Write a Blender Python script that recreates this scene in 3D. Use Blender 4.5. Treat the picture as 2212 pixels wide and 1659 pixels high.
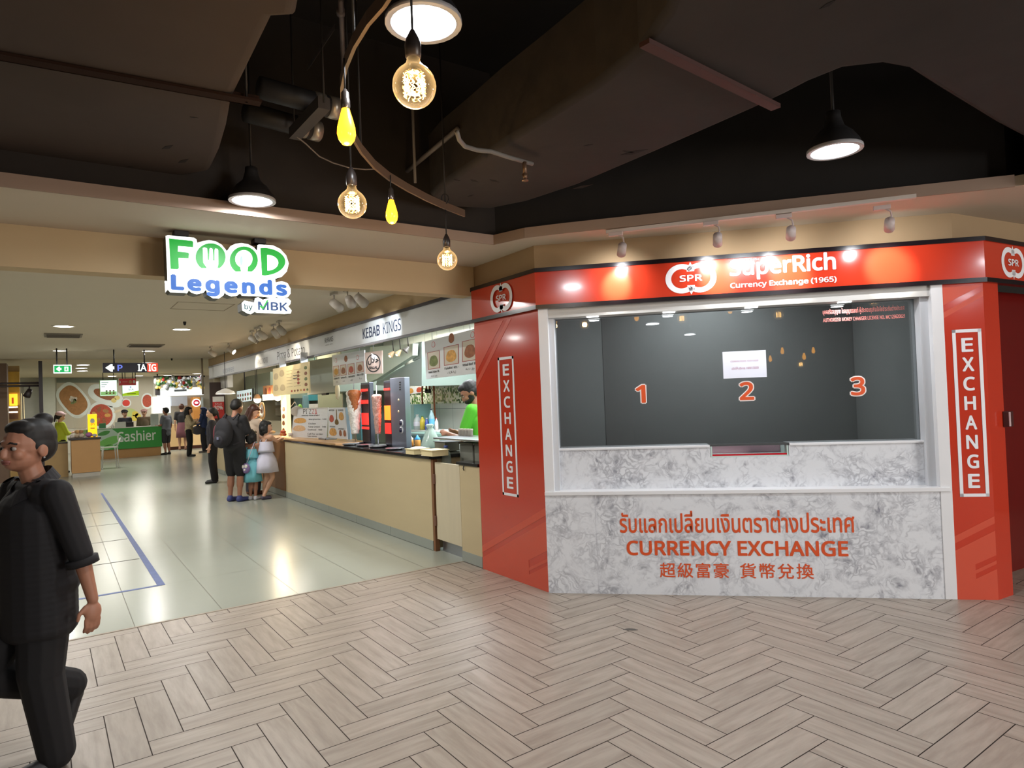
import bpy, bmesh, math, random
from mathutils import Vector, Matrix
random.seed(7)
for o in list(bpy.data.objects): bpy.data.objects.remove(o)
SC = bpy.context.scene
COL = SC.collection
# ------------------------------------------------------------------ camera
FPX, PITCH, ROLL, YAW, EYE = 1430.67, 0.017755, -0.037897, 0.606417, 1.54
def _axes():
    R = Vector((math.cos(YAW), -math.sin(YAW), 0)); Fh = Vector((math.sin(YAW), math.cos(YAW), 0)); Z = Vector((0, 0, 1))
    F = Fh*math.cos(PITCH) + Z*math.sin(PITCH); U = Z*math.cos(PITCH) - Fh*math.sin(PITCH)
    c, s = math.cos(ROLL), math.sin(ROLL)
    return R*c + U*s, U*c - R*s, F
CR, CU, CF = _axes()
EYEP = Vector((0, 0, EYE))
cam_d = bpy.data.cameras.new('camera'); cam = bpy.data.objects.new('camera', cam_d); COL.objects.link(cam)
cam_d.sensor_width = 36; cam_d.lens = 36*FPX/2212; cam_d.clip_start = 0.05; cam_d.clip_end = 200
m = Matrix((CR, CU, -CF)).transposed().to_4x4(); m.translation = EYEP
cam.matrix_world = m
SC.camera = cam
# ------------------------------------------------------------------ world, view
w = bpy.data.worlds.new('mall_ambient'); SC.world = w; w.use_nodes = True
w.node_tree.nodes['Background'].inputs[0].default_value = (0.55, 0.47, 0.40, 1)
w.node_tree.nodes['Background'].inputs[1].default_value = 0.035
vs = SC.view_settings
vs.view_transform = 'Standard'; vs.look = 'None'; vs.gamma = 1; vs.exposure = 0.0; vs.use_curve_mapping = False
def area(name, loc, power, size, color=(1, 1, 1), direction=(0, 0, -1), spread=180, sy=None):
    l = bpy.data.lights.new(name, 'AREA'); l.energy = power; l.color = color; l.spread = math.radians(spread)
    l.shape = 'DISK' if sy is None else 'RECTANGLE'; l.size = size
    if sy: l.size_y = sy
    o = bpy.data.objects.new(name, l); COL.objects.link(o); o.location = loc
    o.rotation_euler = Vector(direction).to_track_quat('-Z', 'Y').to_euler(); return o
def spot(name, loc, power, target, angle=60, blend=0.4, color=(1, 1, 1), r=0.03):
    l = bpy.data.lights.new(name, 'SPOT'); l.energy = power; l.color = color; l.spot_size = math.radians(angle); l.spot_blend = blend; l.shadow_soft_size = r
    o = bpy.data.objects.new(name, l); COL.objects.link(o); o.location = loc
    o.rotation_euler = (Vector(target)-Vector(loc)).to_track_quat('-Z', 'Y').to_euler(); return o
COOL = (0.92, 0.96, 1.0); WARM = (1.0, 0.80, 0.55); NEUT = (1.0, 0.95, 0.87)
# lamps of the concourse behind and beside the camera (the same pendants as in view)
BEHIND = ((-2.2, 1.6, 12), (-1.2, -1.8, 18), (1.4, -1.6, 24), (4.4, -1.0, 16), (3.0, -4.0, 20), (-2.6, -4.5, 16), (6.6, -2.5, 7))
for x, y, p in BEHIND:
    area('pendant_light', (x, y, 2.78), p*0.88, 0.24, COOL)
# added fill light, unseen behind the camera, to brighten the kiosk front
area('kiosk_fill_light', (5.4, -5.7, 2.0), 320, 2.2, (1, .97, .94), direction=(-.13, 1, -.02), sy=1.6)
# strip lights inside the stalls and food hall
for y, p, c in ((5.9, 48, COOL), (7.4, 70, COOL), (9.6, 40, NEUT), (12.2, 32, WARM), (15.0, 30, NEUT)):
    area('stall_light', (4.3, y, 2.62), p, 0.5, c, sy=1.2)
for x, y, p in ((1.2, 21.0, 60), (2.6, 27.5, 84), (-1.2, 26, 60), (4.6, 25.5, 55)):
    area('hall_light', (x, y, 2.80), p, 0.8, NEUT)
# ------------------------------------------------------------------ where things stand
def ray(u, v): return CR*((u-1106)/FPX) + CU*(-(v-829.5)/FPX) + CF
def at_z(u, v, z=0.0): r = ray(u, v); return EYEP + r*((z-EYE)/r.z)
def at_x(u, v, x): r = ray(u, v); return EYEP + r*(x/r.x)
def at_y(u, v, y): r = ray(u, v); return EYEP + r*(y/r.y)
def at_d(u, v, d): return EYEP + ray(u, v)*d
def at_pl(u, v, pt, n): r = ray(u, v); n = Vector(n); return EYEP + r*((Vector(pt)-EYEP).dot(n)/r.dot(n))
# ------------------------------------------------------------------ materials
MATS = {}
def lin(c):
    r = []
    for k in c:
        k = k/255.0; r.append(k/12.92 if k <= 0.04045 else ((k+0.055)/1.055)**2.4)
    return (r[0], r[1], r[2], 1)
def mat(name, rgb, rough=0.5, metal=0.0, emit=0.0, ecol=None, var=0.10, scale=6.0, spec=0.5, coat=0.0, stretch=None, bump=0.0, alpha=1.0, trans=0.0):
    if name in MATS: return MATS[name]
    m = bpy.data.materials.new(name); m.use_nodes = True; MATS[name] = m
    nt = m.node_tree; b = nt.nodes['Principled BSDF']
    b.inputs['Roughness'].default_value = rough; b.inputs['Metallic'].default_value = metal
    b.inputs['Specular IOR Level'].default_value = spec
    if coat: b.inputs['Coat Weight'].default_value = coat; b.inputs['Coat Roughness'].default_value = 0.08
    if alpha < 1: b.inputs['Alpha'].default_value = alpha
    if trans: b.inputs['Transmission Weight'].default_value = trans
    c = lin(rgb)
    tc = nt.nodes.new('ShaderNodeTexCoord'); nz = nt.nodes.new('ShaderNodeTexNoise'); nz.inputs['Scale'].default_value = scale; nz.inputs['Detail'].default_value = 4
    if stretch:
        mp = nt.nodes.new('ShaderNodeMapping'); mp.inputs['Scale'].default_value = stretch
        nt.links.new(tc.outputs['Object'], mp.inputs['Vector']); nt.links.new(mp.outputs[0], nz.inputs['Vector'])
    else: nt.links.new(tc.outputs['Object'], nz.inputs['Vector'])
    mx = nt.nodes.new('ShaderNodeMix'); mx.data_type = 'RGBA'
    mx.inputs[6].default_value = tuple(k*(1-var) for k in c[:3])+(1,); mx.inputs[7].default_value = tuple(min(1, k*(1+var)) for k in c[:3])+(1,)
    nt.links.new(nz.outputs['Fac'], mx.inputs[0]); nt.links.new(mx.outputs[2], b.inputs['Base Color'])
    if bump:
        bp = nt.nodes.new('ShaderNodeBump'); bp.inputs['Strength'].default_value = bump; bp.inputs['Distance'].default_value = 0.01
        nt.links.new(nz.outputs['Fac'], bp.inputs['Height']); nt.links.new(bp.outputs[0], b.inputs['Normal'])
    if emit:
        b.inputs['Emission Color'].default_value = lin(ecol or rgb); b.inputs['Emission Strength'].default_value = emit
    return m
# ------------------------------------------------------------------ mesh builder
class MB:
    def __init__(self): self.bm = bmesh.new(); self.uv = None; self.mi = 0
    def face(self, pts, mi=None):
        f = self.bm.faces.new([self.bm.verts.new(p) for p in pts]); f.material_index = self.mi if mi is None else mi; return f
    def prism(self, poly, vec):
        vec = Vector(vec); a = [self.bm.verts.new(Vector(p)) for p in poly]; b = [self.bm.verts.new(Vector(p)+vec) for p in poly]
        n = len(a); fs = [self.bm.faces.new(a[::-1]), self.bm.faces.new(b)]
        for i in range(n): fs.append(self.bm.faces.new((a[i], a[(i+1) % n], b[(i+1) % n], b[i])))
        for f in fs: f.material_index = self.mi
        bmesh.ops.recalc_face_normals(self.bm, faces=fs)
        return fs
    def obox(self, c, ax, ay, az, bevel=0.0):   # half-axis vectors
        c, ax, ay, az = Vector(c), Vector(ax), Vector(ay), Vector(az)
        fs = self.prism([c-ax-ay-az, c+ax-ay-az, c+ax+ay-az, c-ax+ay-az], az*2)
        if bevel:
            es = list({e for f in fs for e in f.edges})
            bmesh.ops.bevel(self.bm, geom=es, offset=bevel, segments=2, affect='EDGES', profile=0.6)
        return self
    def box(self, x0, x1, y0, y1, z0, z1, bevel=0.0):
        return self.obox(((x0+x1)/2, (y0+y1)/2, (z0+z1)/2), ((x1-x0)/2, 0, 0), (0, (y1-y0)/2, 0), (0, 0, (z1-z0)/2), bevel)
    def tube(self, pts, r, n=10, cap=True, ell=None):
        pts = [Vector(p) for p in pts]; rs = r if isinstance(r, (list, tuple)) else [r]*len(pts)
        rings = []; up = None
        for i, p in enumerate(pts):
            d = (pts[min(i+1, len(pts)-1)]-pts[max(i-1, 0)]).normalized()
            if up is None: up = Vector((0, 0, 1)) if abs(d.z) < 0.9 else Vector((1, 0, 0))
            s = d.cross(up); s.normalize(); t = s.cross(d); t.normalize(); up = t
            rings.append([self.bm.verts.new(p+(s*math.cos(2*math.pi*k/n)+t*math.sin(2*math.pi*k/n))*rs[i]) for k in range(n)])
        fs = []
        for a, b in zip(rings, rings[1:]):
            for k in range(n): fs.append(self.bm.faces.new((a[k], a[(k+1) % n], b[(k+1) % n], b[k])))
        if cap: fs += [self.bm.faces.new(rings[0][::-1]), self.bm.faces.new(rings[-1])]
        for f in fs: f.smooth = True; f.material_index = self.mi
        bmesh.ops.recalc_face_normals(self.bm, faces=fs)
        return self
    def cyl(self, p0, p1, r0, r1=None, n=20, cap=True): return self.tube([p0, p1], [r0, r0 if r1 is None else r1], n, cap)
    def lathe(self, prof, c=(0, 0, 0), axis=(0, 0, 1), n=24, sx=1.0):
        c = Vector(c); q = Vector((0, 0, 1)).rotation_difference(Vector(axis)); rings = []
        for r, z in prof:
            if r < 1e-6: rings.append([self.bm.verts.new(c+q @ Vector((0, 0, z)))])
            else: rings.append([self.bm.verts.new(c+q @ Vector((sx*r*math.cos(2*math.pi*k/n), r*math.sin(2*math.pi*k/n), z))) for k in range(n)])
        fs = []
        for a, b in zip(rings, rings[1:]):
            for k in range(n):
                k2 = (k+1) % n
                if len(a) == 1 and len(b) == 1: continue
                if len(a) == 1: fs.append(self.bm.faces.new((a[0], b[k2], b[k])))
                elif len(b) == 1: fs.append(self.bm.faces.new((a[k], a[k2], b[0])))
                else: fs.append(self.bm.faces.new((a[k], a[k2], b[k2], b[k])))
        for f in fs: f.smooth = True; f.material_index = self.mi
        bmesh.ops.recalc_face_normals(self.bm, faces=fs)
        return self
    def ell(self, c, r, rot=None, n=16, h=10):
        c = Vector(c); R = rot or Matrix.Identity(3)
        r = (r, r, r) if isinstance(r, (int, float)) else r
        rows = []
        for i in range(h+1):
            t = math.pi*i/h
            if i in (0, h): rows.append([self.bm.verts.new(c+R @ Vector((0, 0, r[2]*math.cos(t))))])
            else: rows.append([self.bm.verts.new(c+R @ Vector((r[0]*math.sin(t)*math.cos(2*math.pi*k/n), r[1]*math.sin(t)*math.sin(2*math.pi*k/n), r[2]*math.cos(t)))) for k in range(n)])
        fs = []
        for a, b in zip(rows, rows[1:]):
            for k in range(n):
                k2 = (k+1) % n
                if len(a) == 1: fs.append(self.bm.faces.new((a[0], b[k], b[k2])))
                elif len(b) == 1: fs.append(self.bm.faces.new((a[k], b[0], a[k2])))
                else: fs.append(self.bm.faces.new((a[k], b[k], b[k2], a[k2])))
        for f in fs: f.smooth = True; f.material_index = self.mi
        return self
    def cap(self, p0, p1, r0, r1, n=12):          # tapered capsule
        p0, p1 = Vector(p0), Vector(p1)
        self.tube([p0, p1], [r0, r1], n); self.ell(p0, r0, n=n, h=8); self.ell(p1, r1, n=n, h=8); return self
    def mesh(self, name='mesh'):
        me = bpy.data.meshes.new(name); self.bm.normal_update(); self.bm.to_mesh(me); self.bm.free(); return me
def put(name, me, mats, parent=None):
    o = bpy.data.objects.new(name, me); COL.objects.link(o)
    for mm in (mats if isinstance(mats, (list, tuple)) else [mats]): me.materials.append(mm)
    if parent is not None:
        o.parent = parent; o.matrix_parent_inverse = parent_world(parent).inverted()
    return o
def parent_world(p):
    return p.matrix_basis.copy() if p.parent is None else parent_world(p.parent) @ p.matrix_parent_inverse @ p.matrix_basis
def obj(name, mb, mats, parent=None): return put(name, mb.mesh(name), mats, parent)
def tag(o, label=None, cat=None, group=None, kind=None):
    if label: o['label'] = label
    if cat: o['category'] = cat
    if group: o['group'] = group
    if kind: o['kind'] = kind
    return o
def thing(name, label, cat, loc=(0, 0, 0), rz=0.0, group=None):
    o = bpy.data.objects.new(name, None); o.empty_display_size = 0.1; COL.objects.link(o); o.location = loc; o.rotation_euler = (0, 0, rz)
    return tag(o, label, cat, group)
def struct(name, mb, mats): return tag(obj(name, mb, mats), kind='structure')
def single(name, mb, mats, label, cat, group=None): return tag(obj(name, mb, mats), label, cat, group)
def copy_tree(o, parent=None):
    c = o.copy(); COL.objects.link(c)
    if parent is not None: c.parent = parent; c.matrix_parent_inverse = o.matrix_parent_inverse.copy()
    for ch in list(o.children): copy_tree(ch, c)
    return c
TXT = {}
def load_font():
    import os
    try: return bpy.data.fonts.load(os.path.join(bpy.utils.system_resource('DATAFILES'), 'fonts', 'NotoSansMath-Regular.woff2'))
    except Exception: return None
FONT = load_font()
def text_mesh(body, bold=0.0, depth=0.0, spacing=1.0, line=1.0, align='LEFT'):
    cu = bpy.data.curves.new('txt', 'FONT'); cu.body = body
    if FONT and all(ord(c) < 0x2000 and not 0x0600 <= ord(c) < 0x0E80 for c in body): cu.font = FONT
    cu.size = 1.0; cu.extrude = depth; cu.space_character = spacing; cu.space_line = line
    cu.align_x = align; cu.resolution_u = 4; cu.fill_mode = 'BOTH' if depth else 'FRONT'
    o = bpy.data.objects.new('txt', cu); COL.objects.link(o); bpy.context.view_layer.update()
    me = bpy.data.meshes.new_from_object(o.evaluated_get(bpy.context.evaluated_depsgraph_get()))
    bpy.data.objects.remove(o); bpy.data.curves.remove(cu); me.materials.clear()
    if bold > .008:            # thicken the strokes: shifted copies of the glyphs, fused into one mesh
        bm = bmesh.new(); bm.from_mesh(me); src = list(bm.faces); n = 8 if bold > .018 else 4; d = bold*.62
        for k in range(n):
            r = bmesh.ops.duplicate(bm, geom=src); s_ = Vector((d*math.cos(2*math.pi*k/n+.39), d*math.sin(2*math.pi*k/n+.39), k+1.0))
            for g in r['geom']:
                if isinstance(g, bmesh.types.BMVert): g.co += s_
        bm.to_mesh(me); bm.free()
    return me
def text(name, body, org, xd, yd, wdt, hgt, material, parent, bold=0.0, depth=0.0, spacing=1.0, align='LEFT', line=1.0, keep=False):
    """lettering whose bounding box fills wdt x hgt from its lower left corner org"""
    me = text_mesh(body, bold, 0.0, spacing, line, align)
    xs = [v.co.x for v in me.vertices]; ys = [v.co.y for v in me.vertices]
    x0, x1, y0, y1 = min(xs), max(xs), min(ys), max(ys)
    sx = wdt/(x1-x0); sy = hgt/(y1-y0)
    if keep: sx = sy = min(sx, sy)
    xd, yd = Vector(xd).normalized(), Vector(yd).normalized(); n = xd.cross(yd); org = Vector(org)
    for v in me.vertices: v.co = org + xd*((v.co.x-x0)*sx) + yd*((v.co.y-y0)*sy) + n*(depth+v.co.z*.00013)
    if depth:
        bm = bmesh.new(); bm.from_mesh(me)
        r = bmesh.ops.extrude_face_region(bm, geom=list(bm.faces))
        for g in r['geom']:
            if isinstance(g, bmesh.types.BMVert): g.co = g.co - n*depth
        bmesh.ops.recalc_face_normals(bm, faces=list(bm.faces)); bm.to_mesh(me); bm.free()
    return put(name, me, material, parent)
def blob(name, mb, material, parent, voxel, smooth=6, decim=None):
    """fuse overlapping shapes into one continuous surface"""
    me = mb.mesh(name); o = bpy.data.objects.new(name, me); COL.objects.link(o)
    r = o.modifiers.new('r', 'REMESH'); r.mode = 'VOXEL'; r.voxel_size = voxel; r.use_smooth_shade = True
    s = o.modifiers.new('s', 'SMOOTH'); s.factor = 0.5; s.iterations = smooth
    bpy.context.view_layer.update()
    me2 = bpy.data.meshes.new_from_object(o.evaluated_get(bpy.context.evaluated_depsgraph_get()))
    bpy.data.objects.remove(o); bpy.data.meshes.remove(me)
    me2.materials.clear()
    for p in me2.polygons: p.use_smooth = True
    return put(name, me2, material, parent)
# ================================================================== the setting
X0 = 3.14                         # plane of the stall fronts
KA = Vector((3.13, 4.12, 0)); KS = Vector((1, -1, 0)).normalized(); KN = Vector((-1, -1, 0)).normalized(); UP = Vector((0, 0, 1))
def K(s, z, d=0.0): return KA + KS*s + KN*d + UP*z     # on the kiosk front: s along, z up, d towards the concourse
def kp(u, v, d=0.0): return at_pl(u, v, KA+KN*d, KN)
YB = 5.44; ZC = 2.72
# --- herringbone plank-look tiles
def clip(poly, ymax):
    out = []
    for i, a in enumerate(poly):
        b = poly[(i+1) % len(poly)]
        if a[1] <= ymax: out.append(a)
        if (a[1] <= ymax) != (b[1] <= ymax):
            t = (ymax-a[1])/(b[1]-a[1]); out.append((a[0]+t*(b[0]-a[0]), ymax))
    return out
def floor_mats():
    m = bpy.data.materials.new('plank_tile'); m.use_nodes = True; nt = m.node_tree; b = nt.nodes['Principled BSDF']
    uv = nt.nodes.new('ShaderNodeUVMap'); ge = nt.nodes.new('ShaderNodeNewGeometry')
    mp = nt.nodes.new('ShaderNodeMapping'); mp.inputs['Scale'].default_value = (3.0, 22.0, 1)
    cmb = nt.nodes.new('ShaderNodeCombineXYZ'); mul = nt.nodes.new('ShaderNodeMath'); mul.operation = 'MULTIPLY'; mul.inputs[1].default_value = 57.0
    nt.links.new(ge.outputs['Random Per Island'], mul.inputs[0]); nt.links.new(mul.outputs[0], cmb.inputs[0]); nt.links.new(mul.outputs[0], cmb.inputs[1])
    nt.links.new(uv.outputs[0], mp.inputs['Vector']); nt.links.new(cmb.outputs[0], mp.inputs['Location'])
    nz = nt.nodes.new('ShaderNodeTexNoise'); nz.inputs['Scale'].default_value = 1.0; nz.inputs['Detail'].default_value = 5; nz.inputs['Roughness'].default_value = 0.6
    nt.links.new(mp.outputs[0], nz.inputs['Vector'])
    rp = nt.nodes.new('ShaderNodeValToRGB'); e = rp.color_ramp.elements
    e[0].position = 0.25; e[0].color = lin((146, 133, 120)); e[1].position = 0.62; e[1].color = lin((172, 160, 147))
    nt.links.new(nz.outputs['Fac'], rp.inputs[0])
    hs = nt.nodes.new('ShaderNodeHueSaturation'); mr = nt.nodes.new('ShaderNodeMapRange'); mr.inputs[3].default_value = 0.93; mr.inputs[4].default_value = 1.04
    nt.links.new(ge.outputs['Random Per Island'], mr.inputs[0]); nt.links.new(mr.outputs[0], hs.inputs['Value']); nt.links.new(rp.outputs[0], hs.inputs['Color'])
    nt.links.new(hs.outputs[0], b.inputs['Base Color'])
    r2 = nt.nodes.new('ShaderNodeMapRange'); r2.inputs[3].default_value = 0.42; r2.inputs[4].default_value = 0.30; nt.links.new(nz.outputs['Fac'], r2.inputs[0]); nt.links.new(r2.outputs[0], b.inputs['Roughness'])
    b.inputs['Specular IOR Level'].default_value = 0.45
    return [m, mat('floor_grout', (62, 52, 46), 0.9)]
W = 0.1487; L = 4*W; GAP = 0.0024; THF = 0.0107
mb = MB(); mb.bm.loops.layers.uv.new('UVMap'); uvl = mb.bm.loops.layers.uv[0]
cth, sth = math.cos(THF), math.sin(THF); P0 = (0.2190, 3.9854)
def plank(px, py, w_, l_):
    q = [(px+GAP, py+GAP), (px+w_-GAP, py+GAP), (px+w_-GAP, py+l_-GAP), (px+GAP, py+l_-GAP)]
    q = [(cth*a-sth*b, sth*a+cth*b) for a, b in q]
    uvs = [(0, 0), (1, 0), (1, 1), (0, 1)]
    if min(b for a, b in q) > YB or max(a for a, b in q) < -4.5 or min(a for a, b in q) > 8.5 or max(b for a, b in q) < -6: return
    c = clip(q, YB)
    if len(c) < 3: return
    f = mb.face([(a, b, 0) for a, b in c])
    ox, oy = q[0]; e1 = (q[1][0]-ox, q[1][1]-oy); l1 = math.hypot(*e1)
    for lp in f.loops:
        dx, dy = lp.vert.co.x-ox, lp.vert.co.y-oy; a = (dx*e1[0]+dy*e1[1])/l1; bb = (-dx*e1[1]+dy*e1[0])/l1
        lp[uvl].uv = (a, bb) if w_ > l_ else (bb, a)
for i in range(-14, 24):
    for k in range(-90, 90):
        bx, by = P0[0]+(5*i+k)*W, P0[1]+(-3*i+k)*W
        plank(bx, by-L, W, L)                # along the depth, top edge at the peak
        plank(bx-L, by-W, L, W)              # across
mb.face([(-4.6, -6.1, -0.002), (8.6, -6.1, -0.002), (8.6, YB, -0.002), (-4.6, YB, -0.002)], 1)
struct('floor', mb, floor_mats())
# --- large glossy tiles of the food hall
mt = mat('hall_tile', (164, 168, 156), 0.22, var=0.05, scale=1.2, spec=0.55)
mg = mat('hall_joint', (120, 116, 104), 0.8)
mb = MB()
for i in range(-9, 12):
    for j in range(-2, 21):
        x, y = 0.445+i*0.578, 6.58+j*1.335
        if y+1.335 < YB: continue
        g = 0.002
        mb.face([(x+g, max(y+g, YB+.002), 0), (x+.578-g, max(y+g, YB+.002), 0), (x+.578-g, y+1.335-g, 0), (x+g, y+1.335-g, 0)], 0)
mb.face([(-4.8, YB, -0.002), (7.4, YB, -0.002), (7.4, 34.6, -0.002), (-4.8, 34.6, -0.002)], 1)
struct('floor', mb, [mt, mg])
# metal strip between the two floors
mb = MB(); mb.box(-4.6, X0, YB-0.012, YB+0.012, 0.0, 0.003); struct('trim_1', mb, mat('joint_strip', (150, 138, 122), 0.5))
# --- ceilings
cream = mat('cream_ceiling', (196, 184, 164), 0.85, var=0.03, scale=1.5)
lip = mat('ceiling_lip', (150, 128, 112), 0.8, var=0.06)
mb = MB(); zt = ZC+0.065
# outline of the soffit edge facing the concourse: hall edge, corner, along the kiosk, corner, back along the corridor
edge = [(-6, 4.27), (2.84, 4.27), (2.93, 3.98), (3.10, 3.75), (4.93, 1.56), (4.95, 1.50), (4.95, -6.0)]
poly = [Vector((x, y, ZC)) for x, y in edge] + [Vector((9, -6, ZC)), Vector((9, 17.6, ZC)), Vector((-6, 17.6, ZC))]
mb.prism(poly, (0, 0, 0.065))
struct('ceiling', mb, cream)
mb = MB()
for a, b in zip(edge[:5], edge[1:5]):
    a, b = Vector((a[0], a[1], ZC-.004)), Vector((b[0], b[1], ZC-.004)); n = Vector((-(b-a).y, (b-a).x, 0)).normalized()
    if n.dot(Vector((0, 0, 0))-a) < 0: n = -n
    mb.prism([a, b, b+n*.012, a+n*.012], (0, 0, .075))
struct('trim_2', mb, lip)
mb = MB(); mb.box(-6, 9, 17.6, 34.6, 2.86, 2.95); struct('ceiling', mb, mat('cream_far', (206, 192, 164), 0.85, var=0.03))
mb = MB(); mb.box(-6, 9, 17.55, 17.62, 2.72, 2.95); struct('trim_3', mb, cream)
# downstand beam across the hall entrance
mb = MB(); mb.box(-6, X0+.02, 5.10, 5.26, 2.455, ZC+.01); struct('trim_4', mb, mat('beam_cream', (190, 168, 132), 0.85, var=0.03))
# plenum above the concourse
black = mat('plenum_black', (30, 27, 25), 0.95, var=0.25, scale=2)
mb = MB(); mb.box(-6, 9, -6, 4.5, 4.1, 4.2); struct('ceiling', mb, black)
mb = MB(); mb.box(-6, 2.90, 4.33, 4.40, ZC+.05, 4.1); struct('wall_back', mb, mat('plenum_wall', (44, 38, 34), 0.95, var=0.2))
mb = MB()
a, b = Vector((2.90, 4.33, ZC+.05)), Vector((5.0, 1.62, ZC+.05)); mb.prism([a, b, b+Vector((.06, .06, 0)), a+Vector((.06, .06, 0))], (0, 0, 1.4))
a = Vector((5.0, 1.62, ZC+.05)); mb.prism([a, Vector((9, 1.62, a.z)), Vector((9, 1.7, a.z)), Vector((5.06, 1.7, a.z))], (0, 0, 1.4))
struct('wall_right', mb, mat('plenum_side', (34, 31, 29), 0.95, var=0.2))
mb = MB(); mb.box(4.93, 4.95, -6, 1.5, ZC-.002, ZC+1.4); struct('wall_right', mb, black)
mb = MB(); mb.box(-6, 9, -6.1, -6.0, 0, 4.2); struct('wall_front', mb, mat('far_shop', (92, 84, 76), 0.7, var=0.3, scale=0.7))
mb = MB(); mb.box(-6.1, -6.0, -6, 4.4, 0, 4.2); struct('wall_left', mb, mat('far_shop2', (110, 98, 84), 0.7, var=0.3, scale=0.7))
mb = MB(); mb.box(8.9, 9.0, -6, 2, 0, 4.2); struct('wall_right', mb, mat('far_shop3', (80, 70, 62), 0.7, var=0.3, scale=0.7))
# beige wall above kiosk and stalls
beige = mat('beige_wall', (152, 128, 96), 0.75, var=0.04)
mb = MB(); zl = 2.48
p = [K(-0.02, zl, -.05), K(2.98, zl, -.05)]
q0 = Vector((X0+.03, 5.28, zl)); mb.prism([q0, p[0], p[0]+Vector((.12, .05, 0)), q0+Vector((.12, 0, 0))], (0, 0, ZC-zl+.01))
mb.prism([p[0], p[1], p[1]+Vector((.1, .1, 0)), p[0]+Vector((.1, .1, 0))], (0, 0, ZC-zl+.01))
e2 = p[1]+Vector((2.6, -.35, 0)); mb.prism([p[1], e2, e2+Vector((0, .1, 0)), p[1]+Vector((0, .1, 0))], (0, 0, ZC-zl+.01))
struct('wall_right', mb, beige)
mb = MB(); mb.box(X0+.02, X0+.14, 5.28, 17.6, 2.44, ZC+.01); struct('wall_right', mb, mat('beige_stall_wall', (186, 160, 122), 0.75, var=0.04))
# ================================================================== currency kiosk
red = mat('kiosk_red', (194, 56, 33), 0.16, var=0.03, spec=0.6, coat=0.5)
redl = mat('kiosk_coral', (206, 84, 62), 0.2, var=0.03, spec=0.5)
redd = mat('kiosk_deep_red', (160, 24, 16), 0.2, var=0.03)
kblack = mat('kiosk_black_trim', (24, 16, 20), 0.18, spec=0.6)
kwhite = mat('kiosk_white', (226, 226, 228), 0.35, var=0.02)
letw = mat('letter_white', (232, 232, 236), 0.4, var=0.02)
leto = mat('letter_orange', (214, 82, 34), 0.45, var=0.04)
def marble(name, seed):
    m = bpy.data.materials.new(name); m.use_nodes = True; nt = m.node_tree; b = nt.nodes['Principled BSDF']; b.inputs['Roughness'].default_value = 0.22
    tc = nt.nodes.new('ShaderNodeTexCoord'); mp = nt.nodes.new('ShaderNodeMapping'); mp.inputs['Location'].default_value = (seed, seed*.7, seed*.3); mp.inputs['Rotation'].default_value = (0.4, 0.5, 0.3)
    nt.links.new(tc.outputs['Object'], mp.inputs[0])
    n1 = nt.nodes.new('ShaderNodeTexNoise'); n1.inputs['Scale'].default_value = 5; n1.inputs['Detail'].default_value = 3
    nt.links.new(mp.outputs[0], n1.inputs['Vector'])
    ad = nt.nodes.new('ShaderNodeMix'); ad.data_type = 'RGBA'; ad.blend_type = 'LINEAR_LIGHT'; ad.inputs[0].default_value = 0.22
    nt.links.new(mp.outputs[0], ad.inputs[6]); nt.links.new(n1.outputs['Color'], ad.inputs[7])
    vo = nt.nodes.new('ShaderNodeTexVoronoi'); vo.feature = 'DISTANCE_TO_EDGE'; vo.inputs['Scale'].default_value = 13
    nt.links.new(ad.outputs[2], vo.inputs['Vector'])
    r1 = nt.nodes.new('ShaderNodeValToRGB'); e = r1.color_ramp.elements; e[0].position = 0.0; e[0].color = (.55, .55, .55, 1); e[1].position = 0.16; e[1].color = (0, 0, 0, 1)
    nt.links.new(vo.outputs['Distance'], r1.inputs[0])
    n2 = nt.nodes.new('ShaderNodeTexNoise'); n2.inputs['Scale'].default_value = 4.0; n2.inputs['Detail'].default_value = 6; n2.inputs['Roughness'].default_value = 0.65; n2.inputs['Distortion'].default_value = 0.8
    nt.links.new(mp.outputs[0], n2.inputs['Vector'])
    r2 = nt.nodes.new('ShaderNodeValToRGB'); e = r2.color_ramp.elements; e[0].position = 0.40; e[0].color = (0, 0, 0, 1); e[1].position = 0.60; e[1].color = (1, 1, 1, 1)
    nt.links.new(n2.outputs['Fac'], r2.inputs[0])
    mu = nt.nodes.new('ShaderNodeMath'); mu.operation = 'MULTIPLY'; nt.links.new(r1.outputs[0], mu.inputs[0]); nt.links.new(r2.outputs[0], mu.inputs[1])
    n3 = nt.nodes.new('ShaderNodeTexNoise'); n3.inputs['Scale'].default_value = 14; n3.inputs['Detail'].default_value = 5; nt.links.new(ad.outputs[2], n3.inputs['Vector'])
    r3 = nt.nodes.new('ShaderNodeValToRGB'); e = r3.color_ramp.elements; e[0].position = 0.46; e[0].color = (0, 0, 0, 1); e[1].position = 0.70; e[1].color = (.85, .85, .85, 1); nt.links.new(n3.outputs['Fac'], r3.inputs[0])
    mxm = nt.nodes.new('ShaderNodeMath'); mxm.operation = 'MAXIMUM'; nt.links.new(mu.outputs[0], mxm.inputs[0])
    mu2 = nt.nodes.new('ShaderNodeMath'); mu2.operation = 'MULTIPLY'; nt.links.new(r3.outputs[0], mu2.inputs[0]); nt.links.new(r2.outputs[0], mu2.inputs[1]); nt.links.new(mu2.outputs[0], mxm.inputs[1])
    mx = nt.nodes.new('ShaderNodeMix'); mx.data_type = 'RGBA'; mx.inputs[6].default_value = lin((222, 224, 228)); mx.inputs[7].default_value = lin((112, 112, 124))
    nt.links.new(mxm.outputs[0], mx.inputs[0]); nt.links.new(mx.outputs[2], b.inputs['Base Color']); return m
ZB, ZT = 2.22, 2.51
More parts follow.
